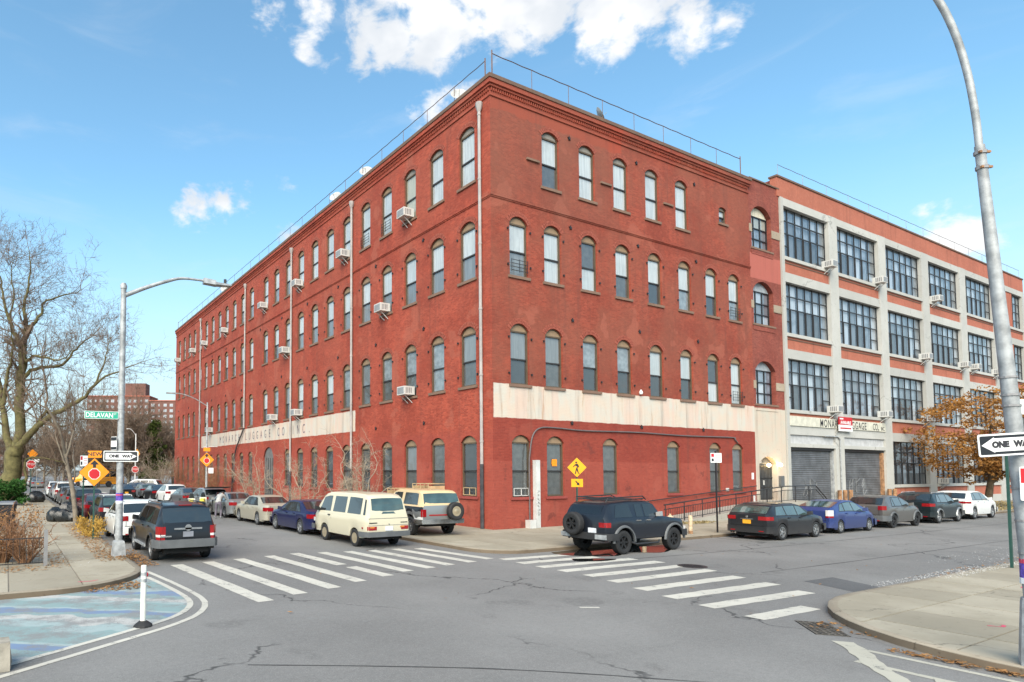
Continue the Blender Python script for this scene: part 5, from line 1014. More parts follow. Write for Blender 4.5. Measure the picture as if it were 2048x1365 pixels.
# ---- left side of that street
XL = -14.55
make_car('parked_suv', 'dark graphite four-wheel-drive parked nearest the left-hand crosswalk', G2, EXPL, (XL + .12, -2.55), 0, 'paint_graphite', 'suv', extra=expl_x)
make_car('parked_car', 'white crossover parked behind the galvanised lamp post', G2, CROSS, (XL - .15, 3.05), 0, 'paint_white', extra=rails(.62, .6, 2.3, 1.55, .05, 'galv'))
make_car('parked_car', 'dark estate car with roof rails, next after the white crossover', G2, variant(CROSS, tails=[('lamp_red', (.9, 1.08, .3, .25))], rglass='green_car_glass'), (XL - .15, 8.7), 0, 'paint_charcoal', extra=rails(.62, .6, 2.3, 1.55, .06, 'galv_white', (.8, 1.6)))
for i, (sp, y, col, lab) in enumerate(((SEDAN, 14.4, 'paint_maroon', 'maroon sedan half hidden by the thin street tree'), (CROSS, 20.2, 'paint_black', 'black crossover beside the large heap of rubbish bags'), (SEDAN, 25.7, 'paint_grey', 'grey sedan just past the black crossover at the left kerb'), (SEDAN, 31.2, 'paint_grey', 'dusty grey sedan second past the black crossover at the left kerb'), (EXPL, 36.6, 'paint_white', 'white four-wheel-drive near the far end of the left pavement'), (SEDAN, 42.3, 'paint_silver', 'silver sedan next to the far junction at the left kerb'), (CROSS, 48.0, 'paint_white', 'white crossover last before the far junction at the left kerb'))):
    make_car('parked_car', lab, G2, sp, (XL - .2, y), 0, col, simple_=i > 1)
# beyond the junction
rf_ = random.Random(5)
for i in range(14):
    right_side = i % 2 == 0; y = 82 + (i // 2) * 6.2; col = ['paint_white', 'paint_silver', 'paint_black', 'paint_grey', 'paint_maroon', 'paint_white', 'paint_navy'][i % 7]; nm = {'paint_white': 'white', 'paint_silver': 'silver', 'paint_black': 'black', 'paint_grey': 'grey', 'paint_maroon': 'maroon', 'paint_navy': 'dark blue'}[col]
    make_car('distant_car', 'distant %s car, %s along the %s kerb beyond the far junction' % (nm, ORD[i // 2], 'near-side' if right_side else 'far-side'), 'cars beyond the far junction', SEDAN if i % 3 else CROSS, (-8.2 if right_side else -15.2, y), 0, col, simple_=True)
make_car('distant_car', 'red car driving in the open lane beyond the far junction', 'cars beyond the far junction', SEDAN, (-18.6, 96), R(180), 'paint_red', simple_=True)
def bus_x(t, c):
    for sd in (-1, 1):
        for z in (.95, 1.3): MB().box(sd * 1.2 - .012, sd * 1.2 + .012, .2, 6.2, z, z + .05).build('rub_rail', 'black_plastic', t)
    q = [(.28 * math.cos(a), .28 * math.sin(a)) for a in np.arange(8) * math.pi / 4 + math.pi / 8]; MB().prism(q, lambda a, b, d: (d, 5.5 + a, 1.25 + b), -1.24, -1.27).build('stop_arm', 'sign_red', t); MB().box(-.8, .8, 6.9, 6.92, 2.5, 2.5).build('visor', 'black_plastic', t)
make_car('school_bus', 'yellow school bus crossing at the far junction', None, BUS, (-2.4, 86), R(82), 'paint_bus', 'bus', extra=bus_x)
# ---- right-hand street, parked along the pavement, nose to +X
def rcar(name, label, spec, rear_x, cy, paint, **kw): return make_car(name, label, G3, spec, (rear_x, cy), R(-90), paint, **kw)
rcar('offroad_suv', 'slate blue boxy off-roader with roof rack and rear spare wheel beside the puddle', FJ, -1.98, -6.72, 'paint_slate', cat='suv', extra=fj_x)
rcar('parked_car', 'charcoal estate car with yellow licence plate parked beyond the hydrant', WAGON, 7.35, -6.98, 'paint_charcoal', extra=rails(.56, .7, 2.4, 1.40, .05, 'black_plastic', (.95, 1.9)))
rcar('parked_car', 'blue hatchback with clear tail lamps parked ahead of the charcoal estate', PRIUS, 12.85, -6.75, 'paint_blue')
rcar('parked_car', 'taupe rounded crossover parked in front of the roller shutters', FIAT, 18.4, -6.6, 'paint_taupe')
rcar('parked_car', 'dark green crossover with silver wheel arches parked after the taupe one', TIG, 24.1, -6.5, 'paint_teal', extra=rails(.64, .6, 2.4, 1.6, .05, 'galv'))
rcar('parked_car', 'white crossover parked below the brown-leaved tree', LEX, 29.6, -6.3, 'paint_white')
# ---- motorcycles parked among the cars
def motorcycle(label, loc, rz, tint):
    t = thing('motorcycle', label, 'motorcycle', (*loc, 0), rz, 'motorcycles behind the dark four-wheel-drive')
    for u in (.0, 1.4):
        we = link('wheel', None, t, (0, u, .31)); we_ty, rm_ = wheel_meshes(.31, .11, .62, 'ten'); link('tyre', we_ty, we); kk = ('mc',)
        if kk not in RIM: RIM[kk] = rm_.mesh('rim', ['alloy', 'alloy_dark'], 40)
        link('rim', RIM[kk], we)
    m = MB(); m.hexa([(-.13, .25, .35), (.13, .25, .35), (.13, 1.0, .35), (-.13, 1.0, .35)], [(-.14, .2, .78), (.14, .2, .78), (.15, 1.05, .85), (-.15, 1.05, .85)]); m.build('engine_block', 'black_plastic', t)
    MB().hexa([(-.15, .55, .78), (.15, .55, .78), (.17, 1.1, .80), (-.17, 1.1, .80)], [(-.1, .58, .98), (.1, .58, .98), (.14, 1.02, 1.05), (-.14, 1.02, 1.05)]).build('fuel_tank', tint, t, smooth=50)
    MB().hexa([(-.12, -.25, .80), (.12, -.25, .80), (.14, .55, .76), (-.14, .55, .76)], [(-.1, -.3, .90), (.1, -.3, .90), (.12, .55, .86), (-.12, .55, .86)]).build('seat', 'rubber', t); MB().hexa([(-.1, -.4, .70), (.1, -.4, .70), (.14, .2, .62), (-.14, .2, .62)], [(-.08, -.42, .82), (.08, -.42, .82), (.13, .2, .80), (-.13, .2, .80)]).build('tail_fairing', 'paint_white', t)
    MB().hexa([(-.2, 1.02, .72), (.2, 1.02, .72), (.1, 1.42, .78), (-.1, 1.42, .78)], [(-.22, .98, 1.08), (.22, .98, 1.08), (.1, 1.28, 1.14), (-.1, 1.28, 1.14)]).build('front_fairing', 'paint_white', t, smooth=50); MB().hexa([(-.16, 1.0, 1.1), (.16, 1.0, 1.1), (.09, 1.26, 1.12), (-.09, 1.26, 1.12)], [(-.1, .96, 1.38), (.1, .96, 1.38), (.08, 1.0, 1.4), (-.08, 1.0, 1.4)]).build('windshield', 'car_glass', t)
    for sd in (-1, 1): MB().tube([(sd * .08, 1.4, .31), (sd * .1, 1.12, 1.02)], .025, 6).build('fork', 'chrome', t); MB().tube([(sd * .06, 1.08, 1.06), (sd * .34, .98, 1.12)], .018, 6).build('handlebar', 'black_plastic', t); MB().lathe([(.0, -.02), (.06, 0), (0, .02)], 8, 0, (sd * .36, 1.0, 1.26), 'y').build('mirror', 'black_plastic', t)
    MB().box(-.06, .06, -.44, -.40, .72, .80).build('taillight', 'lamp_red', t)
motorcycle('white and yellow motorcycle seen over the dark four-wheel-drive roof, nearer the lamp post', (-9.85, 15.0), R(-20), 'paint_yellow'); motorcycle('white and yellow motorcycle seen over the dark four-wheel-drive roof, nearer the silver crossover', (-8.9, 16.4), R(-28), 'paint_yellow')

# ================================================================ STREET FURNITURE
def pole_thing(name, label, cat, loc, rz=0, group=None): return thing(name, label, cat, loc, rz, group)
# ---- the galvanised lamp on the left pavement
lamp = thing('street_lamp', 'tall galvanised street lamp with curved arm on the left pavement corner', 'street lamp', (-16.2, -1.05, .13))
MB().lathe([(.28, 0), (.27, .06), (.225, .42), (.21, .46), (.12, .5)], 4).build('base', 'galv', lamp).rotation_euler = (0, 0, R(45))
MB().tube([(0, 0, .45), (0, 0, 8.45)], [.115, .085], 12).build('pole', 'galv', lamp, smooth=40); MB().lathe([(.1, 8.4), (.11, 8.5), (.07, 8.58), (0, 8.6)], 10).build('cap', 'galv', lamp, smooth=40)
MB().tube(crom([(.05, 0, 8.2), (.7, .0, 8.55), (1.35, 0, 8.85), (1.85, 0, 9.02), (2.6, 0, 9.05)], 6), [.075 - .0016 * i for i in range(25)], 10).build('arm', 'galv', lamp, smooth=40)
MB().hexa([(2.55, -.13, 8.95), (3.0, -.15, 8.93), (3.0, .15, 8.93), (2.55, .13, 8.95)], [(2.55, -.1, 9.13), (2.95, -.1, 9.1), (2.95, .1, 9.1), (2.55, .1, 9.13)]).hexa([(2.95, -.17, 8.94), (3.5, -.12, 8.98), (3.5, .12, 8.98), (2.95, .17, 8.94)], [(2.95, -.15, 9.03), (3.5, -.1, 9.03), (3.5, .1, 9.03), (2.95, .15, 9.03)]).build('luminaire', 'galv', lamp); MB().lathe([(.05, 9.05), (.05, 9.2), (0, 9.22)], 8, 0, (3.3, 0, 0)).build('photo_cell', 'black_plastic', lamp)
for z in (1.9, 3.05, 3.25, 4.25, 4.55, 5.0, 6.9): MB().lathe([(.113 - z * .0035 + .004, z), (.113 - z * .0035 + .004, z + .02)], 12).build('band', 'conduit_grey', lamp)
LX, LY = -16.2, -1.05
def to_cam(x, y): return math.atan2(CAM.x - x, -(CAM.y - y))        # rz that turns local -y towards the camera
# flat sign: plate + marks facing local -y
def plate(t, poly, mat, name='plate', d0=0., d1=.006): return MB().prism(poly, lambda a, b, d: (a, -d, b), d0, d1).build(name, mat, t)
def rect(w, h, cx=0, cz=0): return [(cx - w / 2, cz - h / 2), (cx + w / 2, cz - h / 2), (cx + w / 2, cz + h / 2), (cx - w / 2, cz + h / 2)]
def rrect(w, h, r=.03, cx=0, cz=0):
    out = []
    for (sx, sz, a0) in ((1, -1, -90), (1, 1, 0), (-1, 1, 90), (-1, -1, 180)):
        for a in (0, 30, 60, 90): out.append((cx + sx * (w / 2 - r) + r * math.cos(R(a0 + a)), cz + sz * (h / 2 - r) + r * math.sin(R(a0 + a))))
    return out
def one_way(label, loc, rz, wd, ht, left):
    t = thing('one_way_sign', label, 'sign', loc, rz); plate(t, rrect(wd, ht, .03), 'sign_white', 'border'); plate(t, rrect(wd - .05, ht - .05, .02), 'sign_black', 'field', .0065, .009); s = -1 if left else 1; b = .09 * ht / .3; hb = .30 * ht; k_ = wd
    arr = [(-s * k_ * .44, -b), (s * k_ * .24, -b), (s * k_ * .24, -hb * 1.15), (s * k_ * .455, 0), (s * k_ * .24, hb * 1.15), (s * k_ * .24, b), (-s * k_ * .44, b)]
    plate(t, arr if s > 0 else arr[::-1], 'sign_white', 'arrow', .0095, .012)
    vert_text('lettering', 'ONE', ht * .36, 'lettering_dark', t, (-wd * .2 if not left else -wd * .14, -.0125, 0), extrude=.001, sx=1.12, bold=.009); vert_text('lettering', 'WAY', ht * .36, 'lettering_dark', t, (wd * .19 if not left else wd * .24, -.0125, 0), extrude=.001, sx=1.12, bold=.009)
    return t
one_way('black and white ONE WAY sign pointing right on the galvanised lamp', (LX, LY - .13, 3.22), R(-14), 1.02, .335, False)
t = thing('street_name_sign', 'green DELAVAN ST street name sign on the galvanised lamp', 'sign', (LX - .12, LY - .08, 4.49), R(-8)); plate(t, rrect(.98, .235, .02, -.46, 0), 'sign_white', 'border', -.004, .004); plate(t, rrect(.955, .21, .015, -.46, 0), 'sign_green', 'field', .0045, .006); vert_text('lettering', 'DELAVAN', .205, 'sign_white', t, (-.52, -.008, -.01), extrude=.001, sx=.88, bold=.003); vert_text('lettering', 'ST', .10, 'sign_white', t, (-.07, -.008, .04), extrude=.001, sx=.8)
t = thing('street_name_sign', 'green street name sign seen edge-on below the DELAVAN ST sign', 'sign', (LX - .08, LY + .14, 4.05), R(74)); plate(t, rrect(.9, .23, .02, .5, 0), 'sign_green', 'field', -.004, .004); plate(t, rrect(.92, .25, .02, .5, 0), 'sign_white', 'border', -.003, .003)
t = thing('small_road_sign', 'small black and white road sign turned edge-on above the ONE WAY sign', 'sign', (LX - .20, LY - .02, 3.62), R(-62)); plate(t, rrect(.28, .42, .02), 'sign_white'); plate(t, rect(.27, .11, 0, .14), 'sign_black', 'bar', .0065, .008); plate(t, rect(.27, .09, 0, -.15), 'sign_black', 'bar', .0065, .008)
t = thing('pole_sticker', 'purple and white flyer taped round the galvanised lamp pole', 'flyer', (LX, LY, 1.78)); MB().lathe([(.1125, 0), (.1115, .30)], 16).build('sheet', 'sticker_purple', t); MB().lathe([(.1135, -.02), (.1135, .06)], 16).build('white_edge', 'sign_white', t); MB().lathe([(.1135, .22), (.1125, .26)], 16).build('red_line', 'sticker_red', t)
# ---- warning sign on green post
def octagon(r): return [(r * math.cos(a), r * math.sin(a)) for a in np.arange(8) * math.pi / 4 + math.pi / 8]
def diamond(t, z, hw, mat, stop=True):
    plate(t, [(0, z - hw), (hw, z), (0, z + hw), (-hw, z)], 'sign_black', 'rim', -.002, .003); plate(t, [(0, z - hw * .965), (hw * .965, z), (0, z + hw * .965), (-hw * .965, z)], mat, 'field', .0032, .006)
    if stop:
        q = [(a, b + z - hw * .13) for a, b in octagon(hw * .40)]; plate(t, q, 'sign_white', 'stop_rim', .0065, .008); plate(t, [(a, b + z - hw * .13) for a, b in octagon(hw * .36)], 'sign_red', 'stop_symbol', .0085, .010)
        plate(t, [(-hw * .10, z + hw * .30), (hw * .10, z + hw * .30), (hw * .10, z + hw * .52), (hw * .30, z + hw * .52), (0, z + hw * .82), (-hw * .30, z + hw * .52), (-hw * .10, z + hw * .52)], 'sign_black', 'arrow', .0065, .009)
sp_ = thing('warning_sign', 'orange stop-ahead diamond below a NEW plate on a green post', 'sign', (-16.33, 4.3, .13), R(-8))
MB().box(-.03, .03, -.0, .05, 0, 3.35).build('post', 'post_green', sp_); diamond(sp_, 2.58, .56, 'sign_orange'); plate(sp_, rect(.5, .27, 0, 3.27), 'sign_orange', 'upper_plate', .001, .005); vert_text('lettering', 'NEW', .2, 'lettering_dark', sp_, (0, -.0065, 3.27), extrude=.001, sx=1.15, bold=.004)
def parking_sign(label, loc, rz, z=2.75, wd=.32, ht=.46, post=True, group='parking signs', pm='post_green', ph=None):
    t = thing('parking_sign', label, 'sign', loc, rz, group)
    if post: MB().box(-.025, .025, .0, .05, 0, ph or z + .3).build('post', pm, t)
    plate(t, rrect(wd, ht, .02, 0, z), 'sign_white'); plate(t, rect(wd * .26, ht * .34, -wd * .32, z + ht * .26), 'sign_red', 'red_block', .0065, .008); plate(t, rect(wd * .2, ht * .3, -wd * .32, z - ht * .22), 'sign_black', 'symbol', .0065, .008)
    for i, dz in enumerate((.25, .05, -.2)): plate(t, rect(wd * .45, ht * .04, wd * .18, z + dz * ht), 'sign_red', 'print_line', .0065, .008)
    return t
parking_sign('red and white parking sign on a green post behind the stop-ahead diamond', (-16.38, 7.6, .13), R(12), 3.05)
parking_sign('white parking sign on a post ahead of the hydrant and bollards', (7.9, -5.45, .13), R(-18), 3.25, .55, .42, pm='iron_black')
# ---- pedestrian crossing sign
ps = thing('crossing_sign', 'yellow pedestrian crossing diamond with arrow plate on a post by the wall', 'sign', (2.9, -2.2, .13), R(-28))
MB().box(-.03, .03, 0, .05, 0, 3.0).build('post', 'post_green', ps); diamond(ps, 2.82, .45, 'sign_yellow', False); plate(ps, rect(.52, .36, 0, 2.13), 'sign_yellow', 'arrow_plate', .001, .006)
wk = [(.0, .06), (-.07, .10), (-.16, .02), (-.18, .045), (-.08, .16), (.02, .19), (.08, .12), (.10, .02), (.06, .01), (.05, .08), (.03, -.02), (.08, -.22), (.13, -.27), (.10, -.29), (.03, -.22), (-.01, -.10), (-.06, -.28), (-.10, -.27), (-.05, -.05)]
plate(ps, [(a, b + 2.8) for a, b in wk], 'sign_black', 'walker', .0065, .009); plate(ps, [(.045 * math.cos(a) - .03, .045 * math.sin(a) + 3.04) for a in np.linspace(0, 2 * math.pi, 12, endpoint=False)], 'sign_black', 'walker_head', .0065, .009)
ar = [(-.09, .08), (-.06, .11), (.05, 0.0), (.085, .035), (.11, -.11), (-.035, -.085), (.0, -.05)]; plate(ps, [(a, b + 2.13) for a, b in ar][::-1], 'sign_black', 'arrow', .0065, .009)
# ---- mid-street and far lamps
def lamp2(label, loc, h, armx, mat='galv'):
    t = thing('street_lamp', label, 'street lamp', loc); MB().tube([(0, 0, 0), (0, 0, h)], [.1, .07], 8).build('pole', mat, t, smooth=40); MB().tube(crom([(0, 0, h - .3), (armx * .4, 0, h + .25), (armx * .75, 0, h + .55), (armx, 0, h + .62)], 5), .04, 6).build('arm', mat, t, smooth=40); MB().box(min(armx, armx * 1.3), max(armx, armx * 1.3), -.12, .12, h + .54, h + .66).build('luminaire', mat, t); return t
lm2 = lamp2('slim galvanised lamp standing along the long brick face', (-4.75, 29.5, .13), 8.3, -2.6); MB().tube([(-.3, 0, 4.6), (.9, 0, 4.62)], .03, 5).build('banner_arm', 'galv_white', lm2)
t = thing('warning_sign', 'orange stop-ahead diamond on the slim lamp along the brick face', 'sign', (-4.78, 29.38, 0), R(-12)); diamond(t, 3.65, .62, 'sign_orange'); plate(t, rect(.55, .3, 0, 4.5), 'sign_orange', 'upper_plate', .001, .005); plate(t, rect(.4, .45, .35, 2.75), 'sign_white', 'lower_plate', .001, .005)
lf = lamp2('distant pale lamp beyond the school bus', (-4.7, 62.5, .1), 7.4, -.9, 'galv_white')
t = thing('stop_sign', 'red stop sign on the distant pale lamp beside the school bus', 'sign', (-4.75, 62.3, 0), R(-10)); plate(t, [(a, b + 2.85) for a, b in octagon(.46)], 'sign_white', 'rim'); plate(t, [(a, b + 2.85) for a, b in octagon(.42)], 'sign_red', 'field', .0065, .009); vert_text('lettering', 'STOP', .3, 'sign_white', t, (0, -.0095, 2.85), extrude=.001)
t = thing('warning_sign', 'orange plate high on the distant pale lamp', 'sign', (-4.55, 62.3, 0), R(-55)); plate(t, [(0, 4.3), (.5, 4.9), (0, 5.5), (-.5, 4.9)], 'sign_orange')
t = thing('stop_sign', 'red stop sign with orange diamond on posts behind the far rubbish bag', 'sign', (-17.35, 42.5, .13), R(-6)); MB().box(-.04, .04, 0, .06, 0, 4.2).build('post', 'post_green', t); MB().box(.45, .5, 0.1, .16, 0, 3.4).build('post', 'galv', t); plate(t, [(a, b + 3.15) for a, b in octagon(.42)], 'sign_white', 'rim'); plate(t, [(a, b + 3.15) for a, b in octagon(.38)], 'sign_red', 'field', .0065, .009); vert_text('lettering', 'STOP', .28, 'sign_white', t, (0, -.0095, 3.15), extrude=.001); plate(t, [(.1, 3.65), (.55, 4.1), (.1, 4.55), (-.35, 4.1)], 'sign_orange', 'diamond'); plate(t, rect(.45, .3, .45, 3.5), 'sign_white', 'plate', .011, .014)
# ---- leaning lamp at the right-hand edge
RB = Vector((-6.82, -18.58, .13))
def pix_plane(px, py, o, nrm):
    d = cr * ((px - 700) / 1243.54) - cu * ((py - 881.36) / 1243.54) + cf; tt = (o - CAM).dot(nrm) / d.dot(nrm); return CAM + d * tt
nv = Vector((.55, .83, 0)).normalized()
top = pix_plane(1959, 292, RB, nv); rl_ = thing('street_lamp', 'leaning galvanised lamp with long curved arm at the right-hand pavement edge', 'street lamp', RB)
L_ = lambda p: Vector(p) - RB
MB().lathe([(.24, 0), (.24, .08), (.2, .85), (.19, .92), (.13, .95)], 8).build('base', 'galv', rl_); dirp = L_(top).normalized()
MB().tube([dirp * .6, L_(top)], [.116, .058], 14).build('pole', 'galv', rl_, smooth=40)
arm = [L_(pix_plane(x, y, RB, nv)) for x, y in ((1961, 330), (1957, 280), (1950, 225), (1938, 160), (1920, 95), (1899, 42), (1876, 0), (1840, -52), (1790, -105), (1720, -150))]
MB().tube(crom(arm, 4), [.045 + .00 * i for i in range(37)], 10).build('arm', 'galv', rl_, smooth=40)
MB().box(-.4, .4, -.14, .14, -.06, .06).build('luminaire', 'galv', rl_, loc=arm[-1])
for f in (.985, .955): p = dirp * (L_(top).length * f); MB().lathe([(.075, -.02), (.075, .03)], 10).build('clamp', 'conduit_grey', rl_, loc=p); MB().bar(p + cr * -.07 - cf * .05, p + cr * .09 - cf * .05, .03).build('clamp_bolt', 'rust', rl_)
for z in (1.55, 2.0, 2.45, 3.05, 3.6, 3.75, 4.0): q = dirp * z; MB().lathe([(.126 - z * .0062, -.014), (.126 - z * .0062, .014)], 12).build('band', 'conduit_grey', rl_, loc=q)
def on_rlamp(px, py, fwd=.16): q = pix_plane(px, py, RB - cf * fwd, Vector((cf.x, cf.y, 0)).normalized()); return q
rzc = math.atan2(-cf.x, cf.y)    # sign faces straight back along the view
one_way('black and white ONE WAY sign pointing left on the leaning lamp', on_rlamp(2016, 889), rzc + R(6), .93, .305, True).rotation_euler = (0, R(-3.5), rzc + R(6))
t = thing('street_name_sign', 'green street name sign cut off at the picture edge on the leaning lamp', 'sign', on_rlamp(2044, 814, .05), rzc + R(-30)); plate(t, rrect(.9, .21, .02, .40, 0), 'sign_white', 'border'); plate(t, rrect(.76, .19, .015, .45, 0), 'sign_green', 'field', .0065, .009)
t = thing('parking_sign', 'red and white parking plate cut off at the picture edge on the leaning lamp', 'sign', on_rlamp(2066, 968, .14), rzc + R(-10)); plate(t, rrect(.31, .46, .02), 'sign_white'); plate(t, rect(.29, .2, 0, .11), 'sign_red', 'red_block', .0065, .009); [plate(t, rect(.22, .03, 0, z), 'sign_red', 'print_line', .0065, .009) for z in (-.05, -.12)]
t = thing('pole_sticker', 'purple and red flyer taped low on the leaning lamp', 'flyer', RB + dirp * 1.35); MB().lathe([(.117, -.2), (.115, .12)], 16).build('sheet', 'sticker_purple', t); MB().lathe([(.1185, .06), (.117, .12)], 16).build('red_line', 'sticker_red', t); MB().lathe([(.1195, -.22), (.1195, -.14)], 16).build('white_edge', 'sign_white', t)
t = thing('sign_post', 'dark green steel channel post standing on the near right pavement', 'post', (5.26, -15.2, .13)); MB().box(-.035, .035, -.012, 0, 0, 3.4).box(-.035, -.028, 0, .045, 0, 3.4).box(.028, .035, 0, .045, 0, 3.4).build('channel', 'post_green', t); MB().box(-.2, .2, .05, .056, 2.7, 3.3).build('sign_back', 'galv', t)
# ---- delineator
t = thing('delineator_post', 'white flexible delineator post with grey bands on a black base at the painted plaza', 'delineator', (-17.1, -9.9, .006)); MB().lathe([(.17, 0), (.16, .03), (.08, .09), (.06, .10)], 8).build('base', 'rubber', t, smooth=30); MB().lathe([(.052, .08), (.05, 1.06), (.045, 1.08), (0, 1.085)], 14).build('tube', 'flex_white', t, smooth=40)
for z in (.78, .90): MB().lathe([(.0535, z), (.0535, z + .06)], 14).build('reflective_band', 'galv', t)
# ---- hydrant, bollards
t = thing('fire_hydrant', 'tan and rust fire hydrant at the kerb ahead of the boxy off-roader', 'hydrant', (5.05, -5.15, .13), R(-30)); MB().lathe([(.17, 0), (.17, .05), (.11, .07), (.11, .55), (.15, .57), (.15, .62)], 12).build('barrel', 'rust', t, smooth=40); MB().lathe([(.155, .62), (.14, .72), (.08, .80), (.045, .82), (.045, .88), (0, .88)], 12).build('bonnet', 'hydrant_tan', t, smooth=40); MB().lathe([(.075, -.2), (.075, -.12), (.055, -.12), (.055, 0)], 10, 0, (0, 0, .42), 'y').build('outlet', 'rust', t); [MB().lathe([(.05, 0), (.05, .17), (.06, .17), (.06, .21), (0, .21)] if s > 0 else [(.05, 0), (.05, -.17), (.06, -.17), (.06, -.21), (0, -.21)], 10, 0, (0, 0, .45), 'x').build('outlet', 'rust', t) for s in (-1, 1)]
for i, (x, y, lab) in enumerate(((6.35, -5.2, 'rusty tan bollard beside the fire hydrant'), (3.55, -5.0, 'rusty tan bollard hidden behind the boxy off-roader bonnet'))):
    o = thing('bollard', lab, 'bollard', (x, y, .13), 0, 'rusty bollards round the hydrant'); MB().lathe([(.085, 0), (.085, .72), (.07, .77), (0, .79)], 12).build('tube', 'hydrant_tan', o, smooth=40); MB().lathe([(.087, .0), (.087, .12)], 12).build('rust_collar', 'rust', o)
# ---- rubbish
def bag(name, loc, s, seed):
    rr = random.Random(seed); m = MB(); rows = []; 
    for i in range(9):
        a = math.pi * i / 8 * .96; row = []
        for j in range(15):
            b = 2 * math.pi * (j % 14) / 14; r_ = 1 + .16 * math.sin(3 * b + seed) * math.sin(a) + .1 * math.sin(7 * b + i * 1.3 + seed) + (rr.uniform(-.1, .1) if j < 14 else 0)
            if j == 14: row.append(row[0]); continue
            row.append((s[0] * math.sin(a) * math.cos(b) * r_, s[1] * math.sin(a) * math.sin(b) * r_, max(0, s[2] * (.35 + .65 * math.cos(a)) * (.8 + .2 * r_))))
        rows.append(row)
    m.grid(rows); return m.build(name, 'bag_black', loc=loc, smooth=35)
rp_ = thing('rubbish_heap', 'large heap of black rubbish bags on the left pavement by the thin tree', 'rubbish bags', (-16.55, 14.1, .13))
for i, (dx, dy, sx, sy, sz) in enumerate(((-.5, 0, .42, .42, .75), (.1, .1, .45, .42, 1.0), (.45, -.1, .4, .4, .8), (-.15, -.35, .42, .36, .65), (.28, -.4, .36, .32, .55))):
    o = bag('bag', (dx, dy, 0), (sx, sy, sz), i * 3 + 1); o.parent = rp_
o = bag('rubbish_bag', (-17.15, 35.5, .13), (.62, .55, .95), 9); tag(o, 'single black rubbish bag at the far end of the left pavement', 'rubbish bag')
def bin_(label, loc, rz, body, lid, sc=1.):
    t = thing('wheelie_bin', label, 'bin', loc, rz, 'bins behind the dry hedge'); t.scale = (sc, sc, sc); MB().hexa([(-.25, -.28, .08), (.25, -.28, .08), (.25, .28, .08), (-.25, .28, .08)], [(-.31, -.36, .98), (.31, -.36, .98), (.31, .36, .98), (-.31, .36, .98)]).build('tub', body, t); MB().hexa([(-.34, -.4, .98), (.34, -.4, .98), (.34, .4, .98), (-.34, .4, .98)], [(-.30, -.36, 1.06), (.30, -.36, 1.06), (.30, .36, 1.10), (-.30, .36, 1.10)]).build('lid', lid, t); MB().tube([(-.25, .42, .95), (.25, .42, .95)], .02, 6).build('handle', lid, t)
    for sd in (-1, 1): MB().lathe([(0, -.03), (.1, -.03), (.1, .03), (0, .03)], 10, 0, (sd * .27, .3, .1), 'x').build('wheel', 'rubber', t)
bin_('dark blue wheelie bin at the picture edge behind the dry hedge', (-20.1, 9.5, .14), .3, 'bin_blue', 'bin_black', 1.1); bin_('black wheelie bin with grey lid behind the dry hedge, next the pavement', (-19.25, 11.0, .14), -.2, 'bin_black', 'bin_grey', 1.1); bin_('tallest black wheelie bin behind the dry hedge', (-20.3, 11.8, .14), .1, 'bin_black', 'bin_grey', 1.3)
# low wire fence with a steel post by the hedge
t = thing('garden_fence', 'low wire garden fence with grey steel end post in front of the dry hedge', 'fence', (-18.3, -2.25, .13)); MB().box(-.05, .05, -.03, .03, 0, 1.0).build('post', 'conduit_grey', t); MB().bar((-.05, 0, .78), (-6, .2, .78), .025).build('rail', 'iron_black', t); MB().bar((-.05, 0, .1), (-6, .2, .1), .025).build('rail', 'iron_black', t)
for i in range(1, 36): MB().bar((-i * .16, i * .0053, .08), (-i * .16, i * .0053, .8), .012).build('picket', 'iron_black', t)
# stone block at the lower left
m = MB(); rr = random.Random(3); P8 = [(x * .34 + rr.uniform(-.06, .06), y * .3 + rr.uniform(-.06, .06), z) for z in (0, .36) for x, y in ((-1, -1), (1, -1), (1, 1), (-1, 1))]; P8 = P8[:4] + [(a * .8, b * .8, c + rr.uniform(-.05, .04)) for a, b, c in P8[4:]]; m.hexa(P8[:4], P8[4:]); tag(m.build('boulder', 'rock', None, loc=(-19.52, -11.32, .004)), 'rough stone block on the blue plaza at the lower left picture edge', 'boulder')
t = MB().lathe([(0, 0), (.05, .01), (.075, .06), (.05, .11), (0, .12)], 10).build('red_ball', 'sign_red', None, loc=(-16.05, -4.6, .006), smooth=60); tag(t, 'small red ball lying at the kerb behind the delineator post', 'ball')

